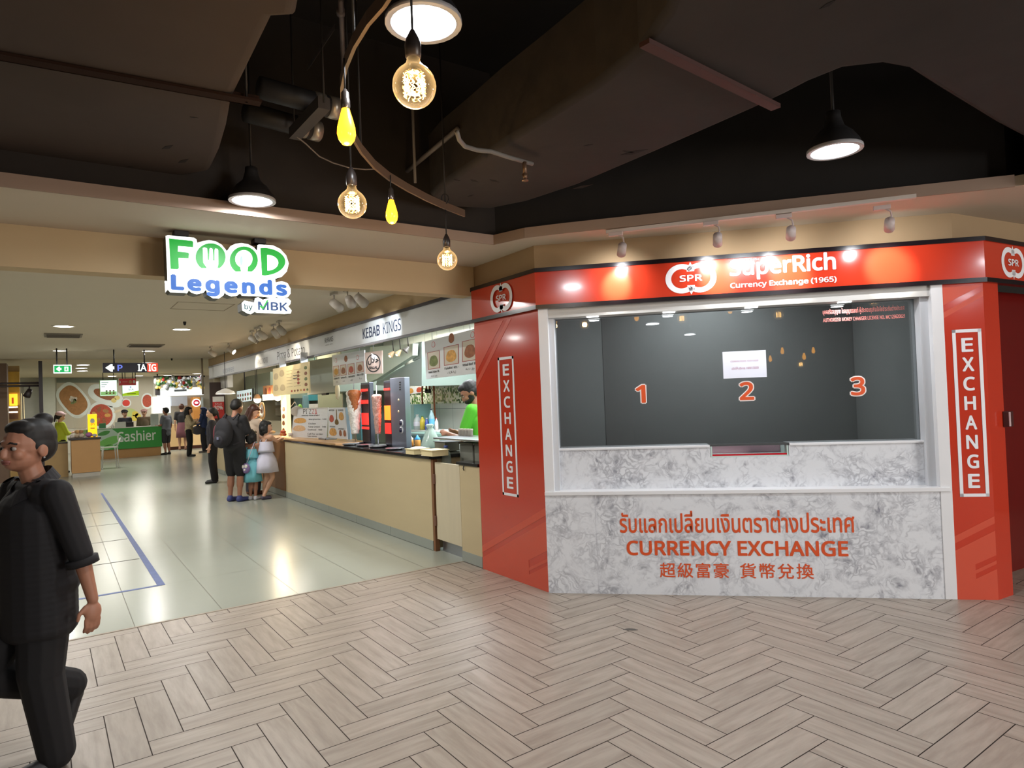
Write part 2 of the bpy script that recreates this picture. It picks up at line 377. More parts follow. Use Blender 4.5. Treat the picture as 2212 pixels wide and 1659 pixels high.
kio = thing('exchange_kiosk', 'red and white currency exchange kiosk with marble counter and wide window', 'kiosk', K(1.4, 0, -.3))
def kbox(s0, s1, z0, z1, d0, d1, mbx=None, bevel=0.0):
    mbx = mbx or MB(); mbx.obox(K((s0+s1)/2, (z0+z1)/2, (d0+d1)/2), KS*((s1-s0)/2), KN*((d1-d0)/2), UP*((z1-z0)/2), bevel); return mbx
# side panel in line with the stalls
mb = MB(); mb.prism([(X0, 4.125, 0), (X0, 5.09, 0), (X0+.08, 5.09, 0), (X0+.08, 4.16, 0), (X0+.03, 4.10, 0)], (0, 0, ZB)); pl = obj('side_panel', mb, red, kio)
def sq(pts, mm, name, dx=-.002):   # a printed shape on the side panel, (y,z)
    mbx = MB(); mbx.prism([(X0+dx, y, z) for y, z in pts], (.0018, 0, 0)); return obj(name, mbx, mm, pl)
def sp(u, v): p_ = at_x(u, v, X0); return (p_.y, p_.z)
sq([(5.09, .205), (4.125, .66), (4.125, .60), (5.09, .145)], redl, 'stripe')
sq([(5.09, .10), (4.125, .555), (4.125, .325), (4.38, .205), (4.38, .0), (5.09, .0)], redl, 'stripe')
sq([(4.38, .145), (4.125, .265), (4.125, .24), (4.38, .12)], redl, 'stripe')
sq([(4.38, .09), (4.125, .21), (4.125, .0), (4.38, .0)], redl, 'stripe')
sq([(5.09, 2.18), (4.62, 2.18), (5.09, 1.75)], redl, 'stripe')
sq([(4.56, 2.18), (4.50, 2.18), (5.09, 1.62), (5.09, 1.68)], redl, 'stripe')
# right panel and its return
mb = MB(); e = K(3.135, 0); mb.prism([K(2.875, 0), e, e+Vector((.2, -.02, 0)), e+Vector((.2, .3, 0)), K(2.875, 0, -.25)], (0, 0, ZB)); pr = obj('side_panel', mb, red, kio)
def sk(pts, mm, name='stripe'):
    mbx = MB(); mbx.prism([K(s, z, .0002) for s, z in pts], KN*.0018); return obj(name, mbx, mm, pr)
sk([(2.877, .44), (3.134, .58), (3.134, .53), (2.877, .39)], redl)
sk([(2.877, .34), (3.134, .48), (3.134, .31), (3.0, .245), (3.0, 0), (2.877, 0)], redl)
sk([(3.0, .205), (3.134, .275), (3.134, .25), (3.0, .18)], redl); sk([(3.0, .145), (3.134, .215), (3.134, 0), (3.0, 0)], redl)
sk([(2.877, 2.19), (3.134, 2.19), (2.877, 2.06)], redl); sk([(2.877, 2.01), (3.134, 2.15), (3.134, 2.11), (2.877, 1.97)], redl)
# recess wall with door at the far right
mb = MB(); mb.prism([e+Vector((.2, .26, 0)), e+Vector((2.4, .06, 0)), e+Vector((2.4, .14, 0)), e+Vector((.2, .34, 0))], (0, 0, ZB)); obj('rear_panel', mb, mat('kiosk_red_door', (104, 14, 10), 0.3, coat=.3), kio)
# fascia band
fc = MB(); F0 = Vector((X0-.02, 5.09, ZB)); F1 = K(-.012, ZB, .02); F2 = K(3.145, ZB, .02); F3 = F2+Vector((2.25, -.2, 0))
fc.prism([F0, F1, F2, F3, F3+Vector((0, .1, 0)), F2+Vector((.03, .1, 0)), F1+Vector((.09, .06, 0)), F0+Vector((.1, 0, 0))], (0, 0, ZT-ZB)); fas = obj('fascia', fc, red, kio)
for z0, z1, o_ in ((ZB-.014, ZB+.018, .008), (ZT-.016, ZT+.016, .008)):
    mbx = MB(); a = [F0+Vector((-o_, 0, 0)), F1+Vector((-o_, -o_, 0)), F2+Vector((0, -o_*1.3, 0)), F3+Vector((0, -o_, 0)), F3+Vector((0, .05, 0)), F2+Vector((.02, .05, 0)), F1+Vector((.05, .03, 0)), F0+Vector((.05, 0, 0))]
    mbx.prism([Vector((p.x, p.y, z0)) for p in a], (0, 0, z1-z0)); obj('fascia_trim', mbx, kblack, fas)
# counter front
mb = kbox(.0, 2.80, 0.0, .755, -.08, 0); cf = obj('counter_front', mb, marble('marble_front', 3.0), kio)
for s in (.385,):
    obj('panel_joint', kbox(s-.001, s+.001, .0, .755, 0, .0006), mat('joint_grey', (176, 176, 184), .5), cf)
obj('ledge', kbox(.0, 2.86, .755, .785, -.13, .018, bevel=.004), kwhite, kio)
mb = kbox(.09, 1.265, .785, 1.095, -.18, -.10); kbox(1.265, 1.83, .785, 1.015, -.18, -.10, mb); kbox(1.83, 2.745, .785, 1.095, -.18, -.10, mb)
obj('counter_upstand', mb, marble('marble_upstand', 8.0), kio)
mb = kbox(.085, 1.262, 1.092, 1.108, -.30, -.085, bevel=.003); obj('shelf', mb, kwhite, kio)
mb = kbox(1.835, 2.75, 1.092, 1.108, -.30, -.085, bevel=.003); obj('shelf', mb, kwhite, kio)
# cash tray slot
mb = kbox(1.268, 1.828, 1.014, 1.024, -.34, -.10); kbox(1.268, 1.28, 1.02, 1.10, -.34, -.104, mb); kbox(1.816, 1.828, 1.02, 1.10, -.34, -.104, mb)
tr = obj('cash_tray', mb, mat('tray_glass', (196, 214, 208), .15), kio)
obj('tray_back', kbox(1.28, 1.816, 1.02, 1.10, -.345, -.33), mat('tray_pink', (214, 172, 186), .3), tr)
obj('tray_lip', kbox(1.28, 1.816, 1.024, 1.036, -.12, -.106), mat('tray_red', (190, 24, 40), .3), tr)
obj('tray_cover', kbox(1.262, 1.834, 1.098, 1.112, -.20, -.10), mat('tray_dark', (74, 76, 76), .3), tr)
# posts and window reveal
obj('post', kbox(0.0, .075, .785, ZB, -.10, .004, bevel=.003), kwhite, kio)
obj('post', kbox(2.80, 2.876, 0, ZB, -.12, .006, bevel=.003), kwhite, kio)
rvm = mat('reveal_white', (206, 208, 212), .4, var=.02)
obj('window_reveal', kbox(.075, .115, .785, 2.19, -.20, -.05), rvm, kio)
obj('window_reveal', kbox(2.745, 2.80, .785, 2.19, -.20, -.05), mat('reveal_white', (206, 208, 212), .4, var=.02), kio)
obj('soffit', kbox(.075, 2.80, 2.135, ZB-.005, -.22, -.012), mat('soffit_grey', (196, 194, 190), .5, var=.02), kio)
sl = mat('soffit_lamp', (255, 255, 255), .4, emit=6)
for s in (.42, 1.0, 1.60, 2.25):
    lm_ = obj('soffit_lamp', kbox(s-.045, s+.045, 2.128, 2.1345, -.075, -.045), sl, kio); area('soffit_light', K(s, 2.12, -.05), 2.6, .08, COOL)
gm = bpy.data.materials.new('tinted_glass'); gm.use_nodes = True; nt = gm.node_tree; nt.nodes.clear()
go = nt.nodes.new('ShaderNodeOutputMaterial'); tp = nt.nodes.new('ShaderNodeBsdfTransparent'); tp.inputs[0].default_value = (.66, .68, .68, 1)
gl = nt.nodes.new('ShaderNodeBsdfGlossy'); gl.inputs['Roughness'].default_value = 0.01; fr = nt.nodes.new('ShaderNodeFresnel'); fr.inputs[0].default_value = 1.75
mxs = nt.nodes.new('ShaderNodeMixShader'); nt.links.new(fr.outputs[0], mxs.inputs[0]); nt.links.new(tp.outputs[0], mxs.inputs[1]); nt.links.new(gl.outputs[0], mxs.inputs[2]); nt.links.new(mxs.outputs[0], go.inputs[0])
gp = obj('window_glass', kbox(.115, 2.745, 1.105, 2.14, -.150, -.142), gm, kio)
# interior of the booth
inn = mat('booth_interior', (154, 156, 154), .8, var=.04); ind = mat('booth_floor', (90, 92, 92), .8)
obj('interior_wall', kbox(.42, 2.86, 0, 2.6, -1.75, -1.70), inn, kio)
obj('interior_wall', kbox(2.80, 2.86, 0, 2.6, -1.69, -.22), inn, kio)
mb = MB(); mb.box(X0+.085, 4.66, 5.03, 5.06, 0, 2.6); obj('interior_wall', mb, inn, kio)
mb = MB(); mb.prism([K(.05, 2.6, -.06), K(2.8, 2.6, -.06), K(2.8, 2.6, -1.7), K(.42, 2.6, -1.7), Vector((X0+.09, 5.03, 2.6))], (0, 0, .02)); obj('interior_ceiling', mb, inn, kio)
obj('interior_desk', kbox(.1, 2.75, .98, 1.01, -.85, -.30), mat('desk_grey', (150, 152, 154), .4), kio)
area('booth_light', K(1.4, 2.55, -.95), 32.0, 1.2, COOL)
# figures on the glass
wb = mat('decal_white', (236, 226, 222), .4)
for ch, u0, v0, u1, v1 in (('1', 1372, 829, 1396, 873), ('2', 1596, 822, 1630, 867), ('3', 1836, 811, 1870, 857)):
    a, b = kp(u0, v1, -.14), kp(u1, v0, -.14); wd = (b-a).dot(KS); ht = b.z-a.z
    text('number', ch, a+KN*.0005, KS, UP, wd, ht, wb, gp, bold=.075)
    text('number', ch, a+KS*.008+UP*.008+KN*.002, KS, UP, wd-.016, ht-.016, leto, gp, bold=.03)
a = kp(1773, 683, -.14); b = kp(1968, 660, -.14); pk = mat('decal_pink', (206, 120, 112), .5); pkh = mat('decal_halo', (170, 130, 124), .6)
wd = (b-a).dot(KS)
text('licence_text', 'บุคคลรับอนุญาต ใบอนุญาตเลขที่ ผู้ประกอบธุรกิจปัจจัยชำระเงินต่างประเทศ', K(2.12, 2.045, -.139), KS, UP, .56, .055, pk, gp, bold=.02)
text('licence_text', 'AUTHORIZED MONEY CHANGER LICENSE NO. MC125620021', K(2.12, 2.00, -.139), KS, UP, .56, .028, pk, gp, bold=.02)
# wording on the marble
text('lettering', 'รับแลกเปลี่ยนเงินตราต่างประเทศ', K(.565, .465, .0005), KS, UP, 1.665, .165, leto, cf, bold=.022, depth=.002)
text('lettering', 'CURRENCY EXCHANGE', K(.61, .295, .0005), KS, UP, 1.57, .112, leto, cf, bold=.03, depth=.002)
text('lettering', '超級富豪', K(.85, .130, .0005), KS, UP, .50, .112, leto, cf, bold=.012, depth=.002, spacing=1.15)
text('lettering', '貨幣兌換', K(1.43, .130, .0005), KS, UP, .51, .112, leto, cf, bold=.012, depth=.002, spacing=1.15)
# EXCHANGE boxes
def exchange(org, xd, wdt, z0, z1, parent, n):
    mbx = MB(); xd = Vector(xd).normalized(); t = .022
    for (a0, a1, b0, b1) in ((0, wdt, z0, z0+t), (0, wdt, z1-t, z1), (0, t, z0, z1), (wdt-t, wdt, z0, z1)):
        mbx.obox(Vector(org)+xd*((a0+a1)/2)+UP*((b0+b1)/2)+n*.001, xd*((a1-a0)/2), n*.001, UP*((b1-b0)/2))
    fr_ = obj('sign_frame', mbx, letw, parent)
    h = (z1-z0-2*t-.04)/8
    for i, ch in enumerate('EXCHANGE'):
        zz = z1-t-.02-(i+1)*h
        text('letter', ch, Vector(org)+xd*(wdt*.30)+UP*(zz+h*.14)+n*.0005, xd, UP, wdt*.40, h*.72, letw, fr_, bold=.035)
exchange((X0-.001, 4.725, 0), (0, -1, 0), .235, .70, 1.87, pl, Vector((-1, 0, 0)))
exchange(K(2.925, 0, .001), KS, .185, .715, 1.885, pr, KN)
# ring logo
def logo(cen, xd, wdt, hgt, parent, n):
    xd = Vector(xd).normalized(); cen = Vector(cen); mbx = MB(); k = wdt/1.36
    ky = hgt/1.0
    def pt(x, y): return cen+xd*(x*k)+UP*(y*ky)+n*.002
    for sgn in (-1, 1):
        a0 = 36 if sgn > 0 else 144
        N = 30; prev = None
        span = 216*1.36/1.36
        for i in range(N+1):
            t = math.radians(-134+268*i/N) if sgn > 0 else math.radians(46+268*i/N)
            cx_ = .24*sgn; po = pt(cx_+.44*math.cos(t), .47*math.sin(t)); pi_ = pt(cx_+.285*math.cos(t), .31*math.sin(t))
            if prev: mbx.face([prev[0], po, pi_, prev[1]])
            prev = (po, pi_)
    # arrow notches and centre joints
    for y0, s in ((.36, 1), (-.36, -1)):
        mbx.face([pt(-.10, s*.22), pt(.10, s*.22), pt(.10, s*.38), pt(-.10, s*.38)][::s])
        mbx.face([pt(-.06, s*.38), pt(.06, s*.38), pt(.0, s*.52)][::s])
    for f in mbx.bm.faces:
        pass
    lg = obj('logo', mbx, letw, parent)
    text('logo_letters', 'SPR', cen-xd*(.30*k)-UP*(.10*ky)+n*.003, xd, UP, .60*k, .21*ky, letw, lg, bold=.03)
logo(Vector((X0-.037, 4.585, 2.363)), (0, -1, 0), .33, .245, fas, Vector((-1, 0, 0)))
logo(K(1.165, 2.368, .0215), KS, .37, .235, fas, KN)
fd = (F3-F2); fd.z = 0; fd.normalize(); logo(F2+fd*.40+UP*.145, fd, .34, .235, fas, Vector((fd.y, -fd.x, 0)))
text('lettering', 'SuperRich', K(1.445, 2.325, .0215), KS, UP, .735, .165, letw, fas, bold=.035, depth=.004)
text('lettering', 'Currency Exchange (1965)', K(1.445, 2.262, .0215), KS, UP, .735, .052, letw, fas, bold=.03, depth=.003)
text('lettering', 'ซุปเปอร์ริช', K(1.535, 2.463, .0255), KS, UP, .12, .022, letw, fas, bold=.01)
# downlight dots in the fascia head
# paper notice taped on the glass
a, b = kp(1563, 818, -.13), kp(1654, 756, -.13)
pn = thing('paper_notice', 'white paper notice taped on the kiosk window above the number 2', 'notice', a)
wd = (b-a).dot(KS); ht = b.z-a.z
mb = MB(); mb.obox(a+KS*wd/2+UP*ht/2, KS*wd/2, KN*.001, UP*ht/2); obj('sheet', mb, mat('paper_white', (222, 224, 236), .6, var=.02), pn)
ink = mat('notice_ink', (168, 96, 124), .6)
text('notice_text', 'COMING SOON 10/01/2020', a+KS*wd*.18+UP*ht*.60+KN*.002, KS, UP, wd*.64, ht*.06, ink, pn)
text('notice_text', 'เปิดให้บริการ 10/01/2020', a+KS*wd*.20+UP*ht*.32+KN*.002, KS, UP, wd*.62, ht*.10, ink, pn)
# small reader box on the right return
e = K(3.135, 0); c = at_pl(2171, 905, e+Vector((.1, -.012, 0)), (0.1, 1, 0))
mb = MB(); mb.obox(c+Vector((0, -.02, 0)), (.03, -.003, 0), (0, .02, 0), UP*.055, bevel=.005)
rd = thing('card_reader', 'small dark card reader box on the red panel at the far right', 'card reader', c); obj('housing', mb, mat('reader_dark', (70, 30, 28), .4), rd)
mb = MB(); mb.obox(c+Vector((-.026, -.038, 0)), (.005, 0, 0), (0, .004, 0), UP*.05); obj('light_strip', mb, mat('reader_strip', (220, 200, 200), .3), rd)
# ================================================================== pendants, bulbs, ducts above the concourse
shade_b = mat('shade_black', (34, 33, 34), 0.45); rim_w = mat('rim_grey', (190, 188, 190), 0.4)
glow = mat('lamp_glow', (255, 255, 255), 0.5, emit=14.0, ecol=(244, 248, 255)); cordm = mat('cord_black', (22, 20, 20), 0.6)
def pendant(c, label, top, tilt=0.0, pw=40):
    t = thing('pendant_lamp', label, 'lamp', c, 0, 'pendant lamps over the concourse')
    c = Vector(c); R = 0.125
    mb = MB(); mb.lathe([(R*1.04, .0), (R*.98, .035), (R*.72, .085), (R*.42, .12), (R*.30, .17), (R*.28, .20), (0, .20)], c); obj('shade', mb, shade_b, t)
    mb = MB(); mb.lathe([(R*1.07, -.004), (R*1.07, .012), (R*.93, .012), (R*.91, -.004), (R*1.07, -.004)], c); obj('rim', mb, rim_w, t)
    mb = MB(); mb.lathe([(0, -.006), (R*.6, -.004), (R*.92, .004), (R*.92, .008), (0, .008)], c); obj('diffuser', mb, glow, t)
    mb = MB(); mb.cyl(c+UP*.19, (c.x, c.y, top), .008, n=8); obj('hanging_rod', mb, cordm, t)
    if pw: area('pendant_light', c-UP*.02, pw, .22, COOL)
    return t
for i, (x, y, p_) in enumerate(BEHIND):
    t = pendant((x, y, 2.80), ('pendant lamp out of view on the near left of the camera', 'pendant lamp out of view behind the camera, left', 'pendant lamp out of view right behind the camera', 'pendant lamp out of view to the right of the camera', 'pendant lamp out of view far behind the camera', 'pendant lamp out of view far behind to the left', 'pendant lamp out of view far to the right')[i], 4.1, pw=0)
pendant(at_d(545, 434, 3.97), 'black pendant lamp hanging above the green food court sign', 4.1, pw=18)
pendant(at_d(915, 50, 2.31), 'large bright pendant lamp at the top of the view directly above the big globe bulb', 4.1, pw=20)
pendant(at_d(1803, 326, 3.40), 'bright pendant lamp hanging before the dark wall above the currency kiosk', 4.1, pw=20)
# curved hanging bar with filament bulbs
ringm = mat('bar_brown', (92, 70, 52), 0.6); bulbsock = mat('bulb_socket', (46, 40, 38), 0.35)
bar = thing('hanging_bar', 'dark curved flat bar hanging from the ceiling and carrying filament bulbs', 'light fitting', at_z(780, 320, 2.74))
px = [(868, -60), (830, 0), (795, 40), (765, 90), (747, 135), (738, 180), (739, 215), (745, 240), (758, 285), (780, 322), (808, 355), (840, 381), (880, 405), (920, 426), (962, 445), (1003, 461)]
pts = [at_z(u, v, 2.73) for u, v in px]
mb = MB(); prev = None
for i, p in enumerate(pts):
    d = (pts[min(i+1, len(pts)-1)]-pts[max(i-1, 0)]).normalized(); n = Vector((-d.y, d.x, 0))*.006
    ring = [mb.bm.verts.new(q) for q in (p+n-UP*.022, p-n-UP*.022, p-n+UP*.022, p+n+UP*.022)]
    if prev:
        for k in range(4): mb.bm.faces.new((prev[k], prev[(k+1) % 4], ring[(k+1) % 4], ring[k]))
    else: mb.bm.faces.new(ring[::-1])
    prev = ring
mb.bm.faces.new(prev); bmesh.ops.recalc_face_normals(mb.bm, faces=list(mb.bm.faces)); obj('flat_bar', mb, ringm, bar)
for i in (3, 9, 14):
    mb = MB(); mb.cyl(pts[i]+UP*.02, (pts[i].x, pts[i].y, 4.1), .005, n=6); obj('hanging_rod', mb, cordm, bar)
mb = MB(); q = pts[14]+UP*.045; mb.tube([q+CR*.022*math.cos(a*math.pi/8)+UP*.03*math.sin(a*math.pi/8) for a in range(17)], .004, 6); obj('cable_loop', mb, cordm, bar)
amber = mat('amber_glass_glow', (255, 176, 40), 0.2, emit=5.0, ecol=(255, 170, 30))
fil = mat('filament_glow', (255, 214, 140), 0.3, emit=22.0, ecol=(255, 206, 130))
def bulb_glass():
    m = bpy.data.materials.new('bulb_glass'); m.use_nodes = True; nt = m.node_tree; nt.nodes.clear()
    o = nt.nodes.new('ShaderNodeOutputMaterial'); t = nt.nodes.new('ShaderNodeBsdfTransparent'); t.inputs[0].default_value = (1, .90, .72, 1)
    g = nt.nodes.new('ShaderNodeBsdfGlossy'); g.inputs['Roughness'].default_value = .04; lw = nt.nodes.new('ShaderNodeLayerWeight'); lw.inputs[0].default_value = .35
    e = nt.nodes.new('ShaderNodeEmission'); e.inputs[0].default_value = (1, .62, .25, 1); e.inputs[1].default_value = .9; a = nt.nodes.new('ShaderNodeAddShader')
    nt.links.new(g.outputs[0], a.inputs[0]); nt.links.new(e.outputs[0], a.inputs[1])
    x = nt.nodes.new('ShaderNodeMixShader'); nt.links.new(lw.outputs['Facing'], x.inputs[0]); nt.links.new(t.outputs[0], x.inputs[1]); nt.links.new(a.outputs[0], x.inputs[2]); nt.links.new(x.outputs[0], o.inputs[0]); return m
bglass = bulb_glass()
def globe(c, label, cord_to, r=.0625, pw=4, hot=False):
    c = Vector(c); t = thing('globe_bulb', label, 'light bulb', c, 0, 'filament bulbs over the concourse')
    mb = MB(); prof = [(0, -r)]+[(r*math.sin(a), -r*math.cos(a)) for a in [math.pi*k/16 for k in range(1, 14)]]+[(r*.36, r*1.02), (r*.30, r*1.22), (r*.30, r*1.32)]
    mb.lathe(prof, c); obj('glass_globe', mb, bglass, t)
    rr = random.Random(int(c.x*1e4)); mb = MB()
    for k in range(11):
        a = 2*math.pi*k/11; pp = []
        for j in range(15):
            zz = r*(-.52+1.04*j/14); w_ = r*(.40+.10*((j+k) % 2)); pp.append(c+Vector((w_*math.cos(a+.16*math.sin(j*1.9)), w_*math.sin(a+.16*math.sin(j*1.9)), zz)))
        mb.tube(pp, .0012, 5)
    obj('filament', mb, fil, t)
    mb = MB(); mb.lathe([(r*.30, r*1.28), (r*.36, r*1.34), (r*.38, r*1.9), (r*.30, r*2.2), (r*.10, r*2.6), (0, r*2.62)], c); obj('socket', mb, bulbsock, t)
    mb = MB(); mb.cyl(c+UP*r*2.5, cord_to, .0035, n=6); obj('cord', mb, cordm, t)
    if not pw: return t
    l = bpy.data.lights.new('bulb_light', 'POINT'); l.energy = pw; l.color = (1, .75, .45); l.shadow_soft_size = .03; lo = bpy.data.objects.new('bulb_light', l); COL.objects.link(lo); lo.location = c
    return t
def tear(c, label, cord_to, pw=3):
    c = Vector(c); r = .032; t = thing('teardrop_bulb', label, 'light bulb', c, 0, 'filament bulbs over the concourse')
    mb = MB(); mb.lathe([(0, -.062), (r*.5, -.057), (r*.85, -.042), (r, -.022), (r*.95, .0), (r*.72, .03), (r*.5, .055), (r*.42, .066), (0, .068)], c); obj('glass_bulb', mb, amber, t)
    mb = MB(); mb.lathe([(.013, .064), (.016, .07), (.016, .095), (.014, .10), (.014, .12), (.005, .135), (0, .136)], c); obj('socket', mb, mat('socket_metal', (120, 112, 108), .25, metal=.8), t)
    mb = MB(); mb.cyl(c+UP*.13, cord_to, .003, n=6); obj('cord', mb, cordm, t)
    if not pw: return t
    l = bpy.data.lights.new('bulb_light', 'POINT'); l.energy = pw; l.color = (1, .6, .2); l.shadow_soft_size = .03; lo = bpy.data.objects.new('bulb_light', l); COL.objects.link(lo); lo.location = c-UP*.08
    return t
def mirrored(u, v, dist):      # where a lamp behind the camera must hang to show in the kiosk glass
    q = kp(u, v, -.142); d = (q-EYEP).normalized(); d = d-KN*2*d.dot(KN); return q+d*dist
def up_to(c, z): return Vector((c.x, c.y, z))
c = at_d(895, 186, 1.90); globe(c, 'largest globe bulb hanging right under the bright pendant lamp', up_to(c, 4.1), pw=5)
c = at_d(761, 441, 2.90); globe(c, 'globe bulb hanging low on the left below the curved bar', up_to(c, 4.1), pw=4)
c = at_d(966, 562, 4.10); globe(c, 'globe bulb hanging lowest near the end of the curved bar, before the cream ceiling', up_to(c, 2.75), pw=4)
c = at_d(748, 276, 2.29); tear(c, 'amber teardrop bulb glowing on the left side of the curved bar', up_to(c, 2.73))
c = at_d(846, 459, 3.50); tear(c, 'smaller amber teardrop bulb between two globe bulbs under the curved bar', up_to(c, 2.73))
for u, v, kind_, dist, lab in ((1375, 684, 1, 4.0, 'amber teardrop bulb out of view overhead, mirrored at the upper left of the kiosk glass'), (1473, 688, 0, 4.0, 'globe bulb out of view overhead, mirrored above the number 1 on the kiosk glass'),
        (1577, 668, 1, 4.0, 'amber teardrop bulb out of view, mirrored near the top middle of the kiosk glass'), (1682, 680, 0, 4.0, 'globe bulb out of view, mirrored above the paper notice on the kiosk glass'), (1888, 650, 0, 4.0, 'globe bulb out of view, mirrored above the pink licence text on the kiosk glass'),
        (1737, 770, 1, 8, 'teardrop bulb far behind the camera, mirrored rightmost of the low cluster'), (1757, 757, 1, 9, 'teardrop bulb far behind the camera, mirrored highest of the low cluster'), (1730, 787, 0, 8.5, 'globe bulb far behind the camera, mirrored lowest of the low cluster'),
        (1690, 758, 1, 8, 'teardrop bulb far behind the camera, mirrored left of the low cluster'), (1664, 775, 1, 9, 'teardrop bulb far behind the camera, mirrored beside the paper notice')):
    c = mirrored(u, v, dist); (globe if kind_ == 0 else tear)(c, lab, up_to(c, 4.1), pw=0)
# ducts: wrapped, with sagging edges
ductm = mat('duct_wrap', (64, 53, 46), 0.95, var=0.22, scale=2.2, bump=.5); ductm2 = mat('duct_wrap_right', (48, 42, 39), 0.92, var=0.3, scale=3.0, bump=.6)
ductside = mat('duct_side', (52, 43, 34), 0.95, var=0.5, scale=7.0, bump=.8)
strapm = mat('hanger_bar', (44, 29, 22), 0.9, spec=.1)
def duct(name, label, px, zb, h, mats, round_=0.05):
    t = thing(name, label, 'duct', at_z(px[0][0], px[0][1], zb))
    poly = [at_z(u, v, zb) for u, v in px]
    mb = MB(); fs = mb.prism(poly, (0, 0, h))
    top = fs[1]; bot = fs[0]
    for f in fs[2:]: f.material_index = 1
    es = [e for e in bot.edges]
    bmesh.ops.bevel(mb.bm, geom=es, offset=round_, segments=4, affect='EDGES', profile=.5)
    for f in mb.bm.faces: f.smooth = len(f.verts) == 4 and f.calc_area() < .05
    obj('duct_body', mb, mats, t); return t
ld = duct('air_duct', 'wide wrapped air duct hanging at upper left above the hall entrance', [(-420, -340), (-420, 300), (0, 356), (150, 372), (300, 381), (400, 382), (455, 372), (475, 330), (490, 280), (500, 225), (590, 45), (640, 42), (660, -60), (700, -340)], 2.93, .5, [ductm, ductside], .045)
a, b = at_z(-300, 70, 2.915), at_z(563, 226, 2.915)
mb = MB(); d = (b-a).normalized(); n = Vector((-d.y, d.x, 0)); mb.prism([a-n*.03, b-n*.03, b+n*.03, a+n*.03], (0, 0, .012)); mb.prism([a+n*.024, b+n*.024, b+n*.03, a+n*.03], (0, 0, .05)); obj('hanger_bar', mb, strapm, ld)
mb = MB(); q = b-d*.06; mb.cyl(q, (q.x, q.y, 4.1), .006, n=6); obj('hanger_rod', mb, cordm, ld)
rd_ = duct('air_duct', 'large patched air duct hanging diagonally at upper right towards the kiosk', [(1540, -300), (1440, 30), (1380, 110), (1289, 184), (1180, 254), (1090, 310), (1020, 358), (956, 400), (930, 425), (975, 448), (1060, 452), (1140, 436), (1250, 400), (1420, 328), (1640, 232), (1700, 204), (1750, 178), (1820, 150), (1900, 141), (1960, 152), (2020, 190), (2150, 268), (2212, 300), (2420, 380), (2900, 420), (2900, -300)], 2.93, .42, [ductm2, ductside], .035)
a, b = at_z(1392, 98, 2.91), at_z(1676, 236, 2.91); d = (b-a).normalized(); n = Vector((-d.y, d.x, 0))
mb = MB(); mb.prism([a-n*.025, b-n*.025, b+n*.025, a+n*.025], (0, 0, .02)); obj('hanger_bar', mb, mat('hanger_rust', (70, 40, 34), .7), rd_)
dark = mat('duct_tear', (26, 22, 20), .95)
def tear_mark(u, v, du, dv, par, z=2.9285):
    a = at_z(u, v, z); mbx = MB(); e1 = at_z(u+du, v+dv, z)-a; n_ = Vector((-e1.y, e1.x, 0))*.28
    mbx.prism([a, a+e1*.4+n_*.7, a+e1, a+e1*.5-n_*.5], (0, 0, .003)); obj('torn_patch', mbx, dark, par)
for u, v, du, dv in ((350, 322, 24, -8), (276, 360, 12, 1), (385, 352, 22, -8), (410, 253, 18, 2), (212, 358, 16, 2)): tear_mark(u, v, du, dv, ld)
for u, v, du, dv in ((1260, 316, 22, -4), (1345, 326, 26, 4), (980, 388, 14, 3), (1016, 388, 18, 6), (1058, 388, 20, 6), (1010, 425, 14, -4), (1770, 20, 40, -22), (1340, 335, 60, -12), (1236, 408, 46, -10), (1040, 335, 12, 6)): tear_mark(u, v, du, dv, rd_)
# sprinkler pipe under the right duct
pipem = mat('pipe_grey', (120, 116, 110), .5)
sp_ = thing('sprinkler_pipe', 'grey sprinkler pipe with a drooping head under the right air duct', 'pipe', at_z(1010, 320, 2.89))
mb = MB(); mb.tube([at_z(987, 285, 2.86), at_z(992, 302, 2.85), at_z(1004, 316, 2.85), at_z(1030, 324, 2.86), at_z(1060, 327, 2.87), at_z(1100, 340, 2.88), at_z(1150, 354, 2.89)], .012, 10); obj('pipe', mb, pipem, sp_)
q = at_z(1133, 350, 2.88); mb = MB(); mb.cyl(q, q-UP*.07, .012); mb.cyl(q-UP*.07, q-UP*.10, .018, .008); mb.cyl(q-UP*.105, q-UP*.11, .02); obj('sprinkler_head', mb, mat('brass', (130, 104, 84), .4, metal=.6), sp_)
# pipe bundle with silver bands behind the left duct
pb = thing('pipe_bundle', 'two black pipes with silver bands on a hanger behind the left duct', 'pipe', at_z(650, 250, 3.1))
silver = mat('pipe_silver', (176, 166, 152), .35, metal=.7); blackp = mat('pipe_black', (30, 28, 28), .6)
for (u0, v0), (u1, v1), nm in (((600, 198), (730, 236), 'upper'), ((570, 250), (690, 285), 'lower')):
    a, b = at_z(u0-40, v0-9, 3.12), at_z(u1, v1, 3.12); mb = MB(); mb.cyl(a, b, .055, n=18); pp = obj('pipe', mb, blackp, pb)
    for t0, t1 in ((.66, .80), (.86, .995)):
        mb = MB(); mb.cyl(a.lerp(b, t0), a.lerp(b, t1), .058, n=18); obj('silver_band', mb, silver, pp)
a, b = at_z(700, 222, 3.02), at_z(636, 290, 3.02); mb = MB(); mb.obox((a+b)/2, (b-a)/2, Vector((-(b-a).y, (b-a).x, 0)).normalized()*.03, UP*.03); hb = obj('hanger', mb, mat('hanger_dark', (58, 50, 44), .7), pb)
for p in (a, b):
    mb = MB(); mb.cyl(p, (p.x, p.y, 4.1), .005, n=6); obj('hanger_rod', mb, cordm, pb)
